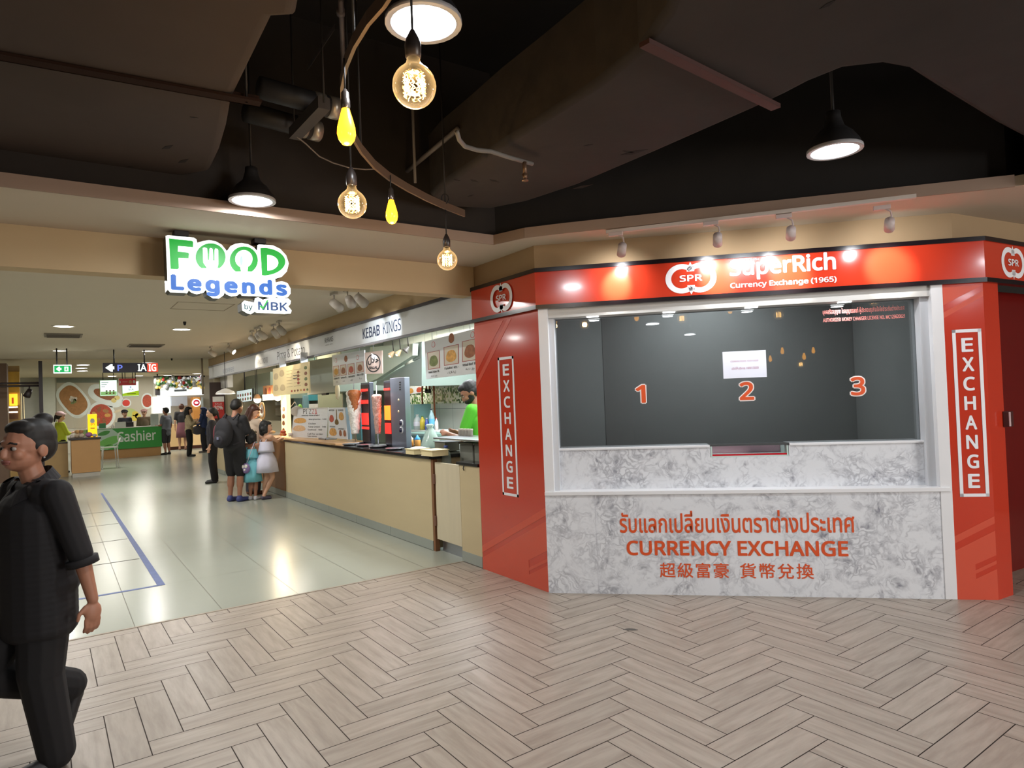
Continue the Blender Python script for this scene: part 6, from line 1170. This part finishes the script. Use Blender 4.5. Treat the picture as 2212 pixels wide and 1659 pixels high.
# ================================================================== people
skin1 = mat('skin_tan', (164, 114, 90), .5, var=.06, scale=9); skin2 = mat('skin_light', (206, 160, 132), .5, var=.05, scale=9); skin3 = mat('skin_brown', (150, 104, 80), .5, var=.06)
hairb = mat('hair_black', (15, 12, 11), .62, var=.3, scale=30, stretch=(8, 8, 1)); hairbr = mat('hair_brown', (72, 40, 28), .45, var=.3, scale=30)
eyew = mat('eye_white', (168, 158, 150), .4); eyed = mat('eye_dark', (28, 20, 18), .2); lipm = mat('lip', (138, 84, 74), .55)
def person(label, pos, face, H, skin=skin1, hair='short', haircol=None, top=None, bottom=None, shoes=None, fat=1.0, headdir=None, nod=0.0, J=None, vox=.014, hs=1.0, hands=True, dress=None, group=None, shoe_low=False, hoff=0.0, vneck=False):
    hc = haircol or hairb
    pos = Vector(pos); f = Vector((face[0], face[1], 0)).normalized(); r = Vector((f.y, -f.x, 0))
    P = lambda q: pos + r*(q[0]*H) + f*(q[1]*H) + UP*(q[2]*H)
    j = dict(hipL=(-.052, 0, .52), hipR=(.052, 0, .52), kneeL=(-.055, .012, .285), kneeR=(.055, .012, .285), ankL=(-.056, -.012, .045), ankR=(.056, -.012, .045), toeL=(-.064, .085, .016), toeR=(.064, .085, .016),
             shL=(-.104, 0, .805), shR=(.104, 0, .805), elL=(-.132, -.012, .63), elR=(.132, -.012, .63), wrL=(-.138, .03, .487), wrR=(.138, .03, .487), tipL=(-.138, .05, .40), tipR=(.138, .05, .40), lean=0.0)
    if J: j.update(J)
    t = thing('person', label, 'person', pos, 0, group)
    A = math.radians
    hd_ = Vector((headdir[0], headdir[1], 0)).normalized() if headdir else f
    hr = Vector((hd_.y, -hd_.x, 0)); c_, s_ = math.cos(A(nod)), math.sin(A(nod))
    hf = hd_*c_ - UP*s_; hu = UP*c_ + hd_*s_
    nk = P((0, .004+j['lean'], .868))-CR*hoff; hh = H*hs
    HP = lambda x, y, z: nk + hr*(x*hh) + hf*(y*hh) + hu*((z-.868)*hh)
    HR = Matrix((hr, hf, hu)).transposed()
    def hell(mb, c, rad, n=16, h=10): mb.ell(HP(*c), tuple(k*hh for k in rad), HR, n, h)
    TR = Matrix((r, f, UP)).transposed()
    def tell(mb, c, rad, g=0.0): mb.ell(P((c[0], c[1]+j['lean']*max(0, (c[2]-.5)/.37), c[2])), ((rad[0]*fat+g)*H, (rad[1]*fat+g)*H, (rad[2]+g*.6)*H), TR, 18, 12)
    def torso(mb, g=0.0, z0=.5):
        tell(mb, (0, -.004, .535), (.090, .066, .060), g); tell(mb, (0, .004, .62), (.080, .060, .085), g); tell(mb, (0, .004, .725), (.088, .062, .085), g)
        mb.cap(P((-.085, j['lean'], .795)), P((.085, j['lean'], .795)), (.036+g)*H, (.036+g)*H)
    def hand(mb, side):
        w_, tp = P(j['wr'+side]), P(j['tip'+side]); d = (tp-w_); ln = d.length; d.normalize(); sgn = -1 if side == 'L' else 1
        inn_ = (f - d*f.dot(d)); inn_ = inn_.normalized() if inn_.length > .2 else UP.cross(d).normalized()     # towards the thumb
        nrm = d.cross(inn_)*sgn; nrm.normalize()
        Rm = Matrix((inn_, nrm, d)).transposed(); pl_ = w_+d*ln*.36
        mb.ell(pl_, (.024*H, .0115*H, .030*H), Rm)
        for k, (o, l_) in enumerate(((.017, .86), (.006, 1.0), (-.005, .94), (-.016, .76))):
            a = w_+d*ln*.58+inn_*o*H; L_ = ln*.44*l_; b_ = a+d*L_*.55+nrm*(-.10*L_); c2 = b_+d*L_*.42+nrm*(-.38*L_)
            mb.cap(a, b_, .0058*H, .0054*H, 8); mb.cap(b_, c2, .0054*H, .0046*H, 8)
        a = w_+d*ln*.20+inn_*.018*H; b_ = a+(d*.7+inn_*.75).normalized()*ln*.24; mb.cap(a, b_, .0072*H, .0062*H, 8); mb.cap(b_, b_+(d*.95+inn_*.2).normalized()*ln*.18, .0062*H, .005*H, 8)
    mb = MB(); torso(mb); mb.cap(P((0, -.004+j['lean']*.9, .81)), HP(0, .004, .885), .034*H, .029*hh)
    hell(mb, (0, .0, .938), (.050, .062, .060)); hell(mb, (0, .020, .900), (.039, .046, .040)); hell(mb, (0, .036, .882), (.024, .026, .018))
    hell(mb, (0, .0635, .913), (.0085, .012, .015)); hell(mb, (0, .067, .905), (.009, .0095, .007)); hell(mb, (-.024, .044, .908), (.016, .016, .016)); hell(mb, (.024, .044, .908), (.016, .016, .016)); hell(mb, (0, .052, .940), (.034, .014, .010)); hell(mb, (0, .058, .8905), (.015, .009, .0075))
    for s in (-1, 1): hell(mb, (s*.0515, -.004, .917), (.006, .014, .020))
    for sd in 'LR':
        mb.cap(P(j['hip'+sd]), P(j['knee'+sd]), .052*H, .034*H); mb.cap(P(j['knee'+sd]), P(j['ank'+sd]), .035*H, .020*H)
        a, k_ = P(j['ank'+sd]), P(j['knee'+sd]); mb.cap(a.lerp(k_, .80), a.lerp(k_, .48), .034*H, .033*H)
        mb.cap(P(j['ank'+sd])-UP*.020*H-f*.01*H, P(j['toe'+sd]), .022*H, .016*H)
        mb.cap(P((j['sh'+sd][0], j['sh'+sd][1]+j['lean'], j['sh'+sd][2])), P(j['el'+sd]), .030*H, .023*H); mb.cap(P(j['el'+sd]), P(j['wr'+sd]), .024*H, .0150*H)
        if hands: hand(mb, sd)
        else: mb.cap(P(j['wr'+sd]), P(j['tip'+sd]), .017*H, .012*H)
    body = blob('body', mb, skin, t, vox, 3)
    # face
    fc = {}
    for s in (-1, 1):
        mb = MB(); hell(mb, (s*.020, .0545, .9255), (.0105, .0060, .0056), 12, 8); e_ = obj('eye', mb, eyew, t)
        mb = MB(); hell(mb, (s*.020, .0590, .9255), (.0050, .0028, .0052), 10, 6); obj('pupil', mb, eyed, e_)
        mb = MB(); mb.tube([HP(s*.009, .0615, .938), HP(s*.020, .0610, .9415), HP(s*.033, .0530, .938)], .0030*hh, 6); obj('eyebrow', mb, hc, t)
    mb = MB(); mb.tube([HP(-.016, .0600, .8905), HP(-.006, .0660, .892), HP(.006, .0660, .892), HP(.016, .0600, .8905)], .0036*hh, 8); mb.tube([HP(-.013, .0605, .8865), HP(0, .0655, .8855), HP(.013, .0605, .8865)], .0034*hh, 8); obj('mouth', mb, lipm, t)
    # hair
    mb = MB(); kind = hair
    hell(mb, (0, -.010, .952), (.0545, .062, .056)); hell(mb, (0, -.026, .930), (.0515, .044, .050))
    if kind in ('short', 'bun', 'tail', 'beard'): hell(mb, (-.040, -.010, .93), (.016, .028, .026)); hell(mb, (.040, -.010, .93), (.016, .028, .026))
    if kind == 'bun': hell(mb, (0, -.040, 1.000), (.026, .026, .020)); hell(mb, (0, .020, .978), (.045, .034, .024))
    if kind == 'fringe' or kind == 'short' or kind == 'beard': hell(mb, (0, .028, .978), (.044, .036, .024))
    if kind == 'bob':
        for s in (-1, 1): mb.cap(HP(s*.048, -.005, .935), HP(s*.050, -.004, .868), .020*hh, .018*hh)
        mb.cap(HP(0, -.040, .93), HP(0, -.040, .855), .040*hh, .034*hh); mb.cap(HP(-.03, -.035, .9), HP(.03, -.035, .9), .035*hh, .035*hh); hell(mb, (0, .034, .966), (.046, .030, .028)); mb.cap(HP(-.036, -.03, .868), HP(.036, -.03, .868), .026*hh, .026*hh)
    if kind == 'long':
        for s in (-1, 1): mb.cap(HP(s*.045, -.012, .935), HP(s*.050, -.006, .83), .020*hh, .018*hh)
        mb.cap(HP(0, -.040, .93), HP(0, -.048, .79), .042*hh, .040*hh); hell(mb, (0, .03, .972), (.046, .034, .024))
    if kind == 'tail': mb.cap(HP(0, -.066, .94), HP(0, -.085, .85), .018*hh, .012*hh)
    if kind == 'hijab': mb.cap(HP(0, -.03, .93), HP(0, -.03, .80), .058*hh, .075*hh); mb.cap(HP(-.045, .0, .93), HP(-.05, .0, .83), .022*hh, .04*hh); mb.cap(HP(.045, .0, .93), HP(.05, .0, .83), .022*hh, .04*hh); mb.cap(HP(-.03, .03, .83), HP(.03, .03, .83), .04*hh, .04*hh); hell(mb, (0, .02, .972), (.05, .045, .03))
    blob('headscarf' if kind == 'hijab' else 'hair', mb, hc, t, max(vox*.6, .006), 3)
    if kind == 'beard': mb = MB(); hell(mb, (0, .026, .886), (.0405, .044, .026)); hell(mb, (-.034, .012, .905), (.012, .020, .026)); hell(mb, (.034, .012, .905), (.012, .020, .026)); blob('beard', mb, hc, t, .006, 3)
    # clothes
    if top:
        mm, slv, hem, nm = top; g = .010; mb = MB(); torso(mb, g)
        n_ = 20
        for k in range(n_): z_ = .73+(hem+.05-.73)*k/(n_-1); tell(mb, (0, .002, z_), (.089, .064, .07 if k < n_-1 else .05), g)
        for sd in 'LR':
            a, e_, w_ = P((j['sh'+sd][0], j['sh'+sd][1]+j['lean'], j['sh'+sd][2])), P(j['el'+sd]), P(j['wr'+sd])
            if slv <= 1: mb.cap(a, a.lerp(e_, slv), .040*H, .036*H)
            else: mb.cap(a, e_, .040*H, .033*H); mb.cap(e_, e_.lerp(w_, slv-1), .033*H, .029*H)
        sh = blob(nm, mb, mm, t, vox, 10 if vox < .01 else 4)
        # open neckline: trim the cloth above the collar
        me = sh.data; bm = bmesh.new(); bm.from_mesh(me); cpt = P((0, .025, .832)) if vneck else P((0, j['lean'], .845)); bmesh.ops.bisect_plane(bm, geom=bm.verts[:]+bm.edges[:]+bm.faces[:], plane_co=cpt, plane_no=(UP*.85+f*.48 if vneck else UP*.9+f*.35).normalized(), clear_outer=True)
        bm.to_mesh(me); bm.free(); fc['top'] = sh
    if bottom:
        kind_, mm, end = bottom; mb = MB(); g = .009
        if kind_ == 'skirt': mb.lathe([(.085*H, .60*H), (.100*H, .52*H), (.115*H, .40*H), (.122*H, end*H), (.116*H, end*H), (.09*H, .5*H)], pos, n=24); sk_ = obj('skirt', mb, mm, t)
        else:
            tell(mb, (0, -.004, .535), (.090, .066, .060), g*.7)
            for sd in 'LR':
                hp, kn, an = P(j['hip'+sd]), P(j['knee'+sd]), P(j['ank'+sd])
                if end >= .285: mb.cap(hp, hp.lerp(kn, (.52-end)/.235), .060*H, .050*H)
                else: fw = 1+(fat-1)*.6; mb.cap(hp, kn, .060*H*fw, .048*H*fw); mb.cap(kn, kn.lerp(an, min(1, (.285-end)/.24)), .047*H*fw, .040*H*fw)
            blob('shorts' if end > .2 else 'trousers', mb, mm, t, vox, 3)
    if dress:
        mm, zt_, end, flare = dress; mb = MB()
        mb.lathe([(.076*H, zt_*H), (.082*H, (zt_-.06)*H), (.074*H, .60*H), (.118*H, .52*H), (.124*H*flare, (end+.1)*H), (.136*H*flare, end*H), (.128*H*flare, end*H), (.10*H, .5*H)], pos, n=26, sx=1.0)
        rr = random.Random(int(H*1000))
        for v_ in mb.bm.verts:
            d_ = v_.co-pos
            if d_.z < .5*H: a_ = math.atan2(d_.y, d_.x); v_.co += Vector((d_.x, d_.y, 0))*.05*math.sin(a_*7)
        dr = obj('dress', mb, mm, t)
        mb = MB(); mb.lathe([(.080*H, zt_*H+.004), (.098*H, (zt_-.10)*H), (.104*H, (zt_-.135)*H), (.098*H, (zt_-.13)*H), (.078*H, zt_*H)], pos, n=24); obj('ruffle', mb, mm, dr)
        for s in (-1, 1): mb = MB(); mb.tube([P((s*.055, .062, zt_)), P((s*.062, .02, .842)), P((s*.060, -.05, zt_))], .006*H, 6); obj('strap', mb, mm, dr)
    if shoes:
        for sd in 'LR':
            an, to = P(j['ank'+sd]), P(j['toe'+sd]); mb = MB(); dd = (to-an); dd.normalize(); mb.cap(an-UP*.020*H-f*.012*H, to-UP*.0*H, .026*H, .021*H)
            if not shoe_low: mb.cap(an-UP*.02*H, an+UP*.0*H, .027*H, .026*H)
            s_ = blob('shoe', mb, shoes, t, max(vox*.7, .008), 2)
    return t, P, HP, j, r, f, fc
# --- walking woman in black at the left edge
blk = mat('cloth_black', (19, 17, 20), .8, var=.2, scale=14); blk2 = mat('cloth_black_trousers', (17, 15, 17), .85, var=.15, scale=10)
wp = at_z(92, 1655); 
t, P, HP, j, r, f, fc = person('woman in black shirt and trousers walking past at the left edge, hair in a bun', (wp.x-.0, wp.y, 0), tuple(CR*-.58-CF*.80)[:2], 1.50, skin1, 'bun', None, (blk, 1.12, .365, 'shirt'), ('trousers', blk2, .05), mat('shoe_black', (30, 28, 30), .5), 1.36, hs=1.06, hoff=.018, vneck=True,
    headdir=tuple(CR*-.34-CF*.94)[:2], J=dict(kneeL=(-.05, .015, .285), ankL=(-.05, -.02, .045), toeL=(-.05, .075, .018), kneeR=(.05, .13, .30), ankR=(.06, -.10, .185), toeR=(.06, -.085, .075), shL=(-.128, -.01, .80), shR=(.128, .01, .80), elL=(-.165, -.05, .625), wrL=(-.175, -.075, .49), tipL=(-.178, -.072, .395), elR=(.165, .03, .63), wrR=(.165, .10, .50), tipR=(.165, .12, .41)), vox=.005)
sh = fc['top']
mb = MB(); q0 = P((-.165, -.05, .625)); q1 = P((-.175, -.075, .49)); a, b = q0.lerp(q1, .10), q0.lerp(q1, .24); mb.tube([a, b], [.0415*1.5, .0415*1.5], 18); obj('rolled_cuff', mb, blk, sh)
mb = MB(); prev = None; NC = 26      # shirt collar: a folded band round the neck, open in front
for k in range(NC+1):
    a = math.radians(-158+316*k/NC); fr = (1-math.cos(a))/2; d = -f*math.cos(a)+r*math.sin(a); sx = 1.0+.25*abs(math.sin(a))
    zt = .872-.070*fr**1.5; zl = zt-.030-.016*fr**3; rt = (.040+.012*fr)*1.5*sx; rl = (.058+.022*fr)*1.5*sx
    A_ = P((0, 0, 0)); top_ = Vector((A_.x, A_.y, zt*1.5))+d*rt+f*.006; low_ = Vector((A_.x, A_.y, zl*1.5))+d*rl+f*.006; in_ = Vector((A_.x, A_.y, (zt-.028)*1.5))+d*(rt-.004)+f*.004
    ring = [mb.bm.verts.new(q) for q in (in_, top_, low_, low_-UP*.006-d*.008)]
    if prev:
        for x in range(4): mb.bm.faces.new((prev[x], prev[(x+1) % 4], ring[(x+1) % 4], ring[x])).smooth = False
    else: mb.bm.faces.new(ring[::-1])
    prev = ring
mb.bm.faces.new(prev); bmesh.ops.recalc_face_normals(mb.bm, faces=list(mb.bm.faces)); obj('collar', mb, mat('cloth_black_collar', (26, 24, 28), .8, var=.1), sh)
for k in range(5): mb = MB(); q = P((0, .088+.012*k-.003*k*k, .745-.055*k)); mb.ell(q, (.006, .006, .006)); obj('button', mb, ink0, sh)
mb = MB(); mb.ell(HP(-.054, -.004, .897), .0045); obj('earring', mb, steel, t)
# --- customers at the stall
def at_floor(u, v): return at_z(u, v)
t, P, HP, j, r, f, fc = person('man in black tee and shorts with his back turned at the stall counter, head bowed', (2.40, 11.43, 0), (.80, .60), 1.66, skin1, 'short', None, (mat('tee_black', (38, 37, 40), .85, var=.1), .75, .47, 'tee_shirt'), ('shorts', mat('shorts_black', (26, 25, 28), .85), .27), mat('shoe_blue', (64, 72, 130), .6), 1.12, nod=26, J=dict(elL=(-.125, .07, .63), wrL=(-.07, .17, .62), tipL=(-.04, .22, .63), elR=(.125, .07, .63), wrR=(.07, .17, .62), tipR=(.04, .22, .63), lean=.02), vox=.014)
for sd, s in (('L', -1), ('R', 1)): mb = MB(); a, b = P(j['ank'+sd]), P(j['toe'+sd]); mb.cap(a-UP*.062-f*.02, b-UP*.022, .040, .034); 
bp = MB(); Rm = Matrix((r, f, UP)).transposed(); bp.ell(P((0, -.135, .68)), (.165, .10, .235), Rm); bp.ell(P((0, -.17, .62)), (.13, .085, .15), Rm)
bpt = thing('backpack', 'large black backpack worn by the man at the stall counter', 'backpack', P((0, -.14, .55))); blob('bag', bp, mat('pack_black', (34, 33, 38), .8, var=.2), bpt, .014, 3)
bp = MB(); bp.ell(P((0, -.205, .60)), (.095, .05, .10), Rm); obj('front_pocket', bp, mat('pack_pocket', (40, 38, 44), .8), bpt)
bp = MB(); bp.obox(P((.02, -.238, .63)), r*.018, f*.004, UP*.022); obj('patch', bp, mat('pack_patch', (120, 124, 150), .6), bpt)
for s in (-1, 1): bp = MB(); bp.tube([P((s*.07, -.085, .80)), P((s*.075, -.02, .855)), P((s*.078, .06, .80)), P((s*.085, .068, .68)), P((s*.095, -.02, .58)), P((s*.07, -.09, .56))], .014, 8); obj('shoulder_strap', bp, mat('pack_strap', (48, 44, 50), .8), bpt)
bp = MB(); bp.ell(P((-.10, -.12, .66)), (.03, .07, .16), Rm); obj('side_pocket', bp, mat('pack_maroon', (110, 50, 58), .8), bpt)
person('woman with brown hair standing between the man with the backpack and the stall', (2.83, 12.05, 0), (.85, .5), 1.56, skin2, 'long', hairbr, (mat('tee_cream', (206, 186, 166), .8), .6, .48, 'tee_shirt'), ('trousers', mat('jeans_dark', (60, 56, 64), .8), .05), mat('shoe_brown', (110, 70, 50), .6), 1.0, headdir=(.6, -.35), nod=24, J=dict(elL=(-.12, .06, .64), wrL=(-.08, .15, .63), tipL=(-.06, .20, .64), elR=(.12, .06, .64), wrR=(.08, .15, .63), tipR=(.06, .20, .64)))
aqua = mat('dress_aqua', (112, 186, 200), .75, var=.06); lav = mat('dress_white', (206, 204, 222), .75, var=.08, scale=18)
tb, P, HP, j, r, f, fc = person('small girl in aqua ruffled dress seen from behind beside the girl in white', (2.66, 11.37, 0), tuple(CF*.95+CR*.2)[:2], 1.12, skin1, 'bob', None, None, None, mat('shoe_white', (206, 206, 216), .5), .86, hs=1.18, dress=(aqua, .74, .27, 1.0), vox=.012, J=dict(kneeL=(-.04, .01, .285), kneeR=(.04, .01, .285), ankL=(-.042, -.01, .045), ankR=(.042, -.01, .045), toeL=(-.05, .08, .018), toeR=(.05, .08, .018), elL=(-.10, .04, .64), wrL=(-.08, .12, .68), tipL=(-.06, .16, .72), elR=(.10, .04, .64), wrR=(.08, .12, .68), tipR=(.06, .16, .72)))
pk = MB(); Rm = Matrix((r, f, UP)).transposed(); q = P((-.02, -.135, .475)); pk.ell(q, (.075, .04, .085), Rm); pt = thing('toy_bag', 'small round patterned purse hanging on the back of the girl in aqua', 'bag', q); obj('pouch', pk, mat('purse_violet', (130, 110, 160), .6, var=.6, scale=40), pt)
for dx, dz, rr_ in ((-.03, .03, .028), (.025, .035, .03), (.0, -.02, .02)): pk = MB(); pk.ell(q+r*dx+UP*dz-f*.036, (rr_, .01, rr_), Rm); obj('spot', pk, plate_w, pt)
pk = MB(); pk.tube([q+UP*.08+r*.02, P((.05, -.10, .72)), P((.065, -.02, .86)), P((.03, .10, .72))], .006, 6); obj('strap', pk, mat('purse_strap', (196, 190, 206), .6), pt)
person('girl in white sundress leaning on the stall counter, black bobbed hair', (2.86, 11.27, 0), (.90, .30), 1.27, skin2, 'bob', None, None, None, mat('sandal_dark', (70, 66, 84), .6), .80, hs=1.10, headdir=(.98, -.1), dress=(lav, .74, .35, 1.1), vox=.012, shoe_low=True, J=dict(kneeL=(-.04, .01, .285), kneeR=(.03, .06, .28), ankL=(-.042, -.03, .045), ankR=(.0, -.06, .045), toeL=(-.05, .06, .018), toeR=(.02, .02, .018), elL=(-.09, .10, .74), wrL=(-.06, .185, .765), tipL=(-.03, .235, .772), elR=(.09, .10, .74), wrR=(.06, .185, .765), tipR=(.03, .235, .772)))
# seller
q = at_x(1037, 860, 4.0)
person('seller in bright green tee with short black hair and beard bending over the work table', (q.x, q.y, 0), tuple(CR*-.85+CF*.2)[:2], 1.74, skin3, 'beard', None, (mat('tee_green', (84, 186, 40), .7, var=.06), .6, .47, 'tee_shirt'), ('trousers', blk2, .05), ink0, 1.1, nod=30, headdir=tuple(CR*-.9-CF*.1)[:2], vox=.010, J=dict(lean=.03, elL=(-.13, .10, .62), wrL=(-.09, .20, .655), tipL=(-.07, .25, .67), elR=(.13, .10, .62), wrR=(.09, .20, .655), tipR=(.07, .25, .67)))
# waiting woman in black near the red poster
person('woman in black with tied hair standing before the red sale poster', (2.66, 14.6, 0), tuple(CR*-.9-CF*.3)[:2], 1.53, skin2, 'tail', None, (mat('top_black', (34, 32, 38), .85), 1.6, .47, 'jacket'), ('trousers', blk2, .05), ink0, 1.0, vox=.016)
# far visitors
Rv, Fv = CR, CF
def far(u, v, label, face, H, **k): p = at_z(u, v); return person(label, (p.x, p.y, 0), face, H, vox=.018, hands=True, **k)
far(361, 982, 'man in grey shirt and dark shorts standing at the right end of the cashier counter', tuple(Rv*-1+Fv*.2)[:2], 1.58, skin=skin1, hair='short', top=(mat('shirt_grey', (112, 116, 126), .8), .7, .40, 'shirt'), bottom=('shorts', mat('shorts_dark', (52, 50, 56), .8), .27), shoes=ink0, fat=1.05, J=dict(wrL=(-.10, .14, .62), tipL=(-.07, .2, .63), elL=(-.13, .03, .63)))
far(410, 986, 'woman in mottled beige blouse and black trousers facing the garland stall', tuple(Rv*.9+Fv*.3)[:2], 1.58, skin=skin2, hair='long', top=(mat('blouse_mottled', (176, 160, 128), .8, var=.5, scale=30), 1.7, .44, 'blouse'), bottom=('trousers', blk2, .05), shoes=ink0, fat=1.05, J=dict(elR=(.13, .06, .64), wrR=(.08, .14, .70), tipR=(.05, .17, .76), elL=(-.13, .06, .64), wrL=(-.08, .14, .66), tipL=(-.05, .2, .68)))
th_, P, HP, j, r, f, fc = far(442, 977, 'woman in navy blue headscarf and long blue top holding a dark bag', tuple(Rv*-.9-Fv*.1)[:2], 1.55, skin=skin2, hair='hijab', haircol=mat('scarf_navy', (48, 62, 104), .8), top=(mat('top_navy', (50, 64, 110), .8), 1.7, .38, 'tunic'), bottom=('trousers', mat('jeans_black', (40, 40, 50), .8), .05), shoes=mat('shoe_grey', (120, 112, 108), .6), fat=1.02, J=dict(elL=(-.13, .05, .64), wrL=(-.10, .13, .62), tipL=(-.07, .18, .63), elR=(.13, .05, .64), wrR=(.10, .13, .62), tipR=(.07, .18, .63)))
mb = MB(); q = P((-.10, .10, .50)); mb.ell(q, (.20, .12, .16)); bt = thing('handbag', 'dark grey bag carried by the woman in the navy headscarf', 'bag', q); blob('bag', mb, mat('bag_grey', (70, 68, 76), .7), bt, .016, 2); mb = MB(); mb.tube([q+UP*.14, P((-.10, .05, .62)), P((-.11, .0, .84))], .012, 6); obj('bag_strap', mb, ink0, bt)
q = at_y(394, 950, 27.2); person('woman in black tee and plum skirt standing at the far garland stall counter', (q.x, 27.2, 0), (.2, 1), 1.70, skin2, 'short', hairbr, (mat('tee_black', (38, 37, 40), .85, var=.1), .7, .50, 'tee_shirt'), ('skirt', mat('skirt_plum', (120, 74, 84), .8), .27), mat('sandal_tan', (150, 110, 90), .6), 1.0, vox=.02)
q = at_y(130, 930, 20.6); tg, P, HP, j, r, f, fc = person('stall worker in lime green shirt and pale pink cap behind the box counter', (q.x, 20.6, 0), tuple(Rv*.6+Fv*.8)[:2], 1.56, skin2, 'tail', None, (mat('shirt_lime', (186, 206, 60), .8), 1.3, .46, 'shirt'), ('trousers', blk2, .05), ink0, 1.12, vox=.016, J=dict(elR=(.13, .06, .64), wrR=(.10, .16, .66), tipR=(.08, .22, .68)))
mb = MB(); c_ = HP(0, -.004, .968); mb.ell(c_, (.105, .11, .075)); mb.ell(HP(0, .05, .962), (.07, .07, .02)); obj('cap', mb, mat('cap_pink', (206, 176, 180), .7), tg)
for u, lab, cc, tc_ in ((270, 'cashier in dark cap and dark jacket behind the left of the green counter', (50, 46, 50), (60, 62, 74)), (312, 'cashier in pale pink cap and olive shirt behind the right of the green counter', (206, 160, 156), (120, 104, 84))):
    q = at_y(u, 920, 26.0); tg, P, HP, j, r, f, fc = person(lab, (q.x, 26.0, 0), tuple(Rv*(.3 if u > 290 else .8)-Fv*.7)[:2], 1.55, skin2, 'short', None, (mat('cash_top%d' % u, tc_, .8), 1.5, .46, 'shirt'), ('trousers', blk2, .05), ink0, 1.0, vox=.02, group=None)
    mb = MB(); mb.ell(HP(0, -.004, .972), (.105, .11, .07)); mb.ell(HP(0, .06, .965), (.08, .09, .02)); obj('cap', mb, mat('cap_%d' % u, cc, .7), tg)
bpy.context.view_layer.update()
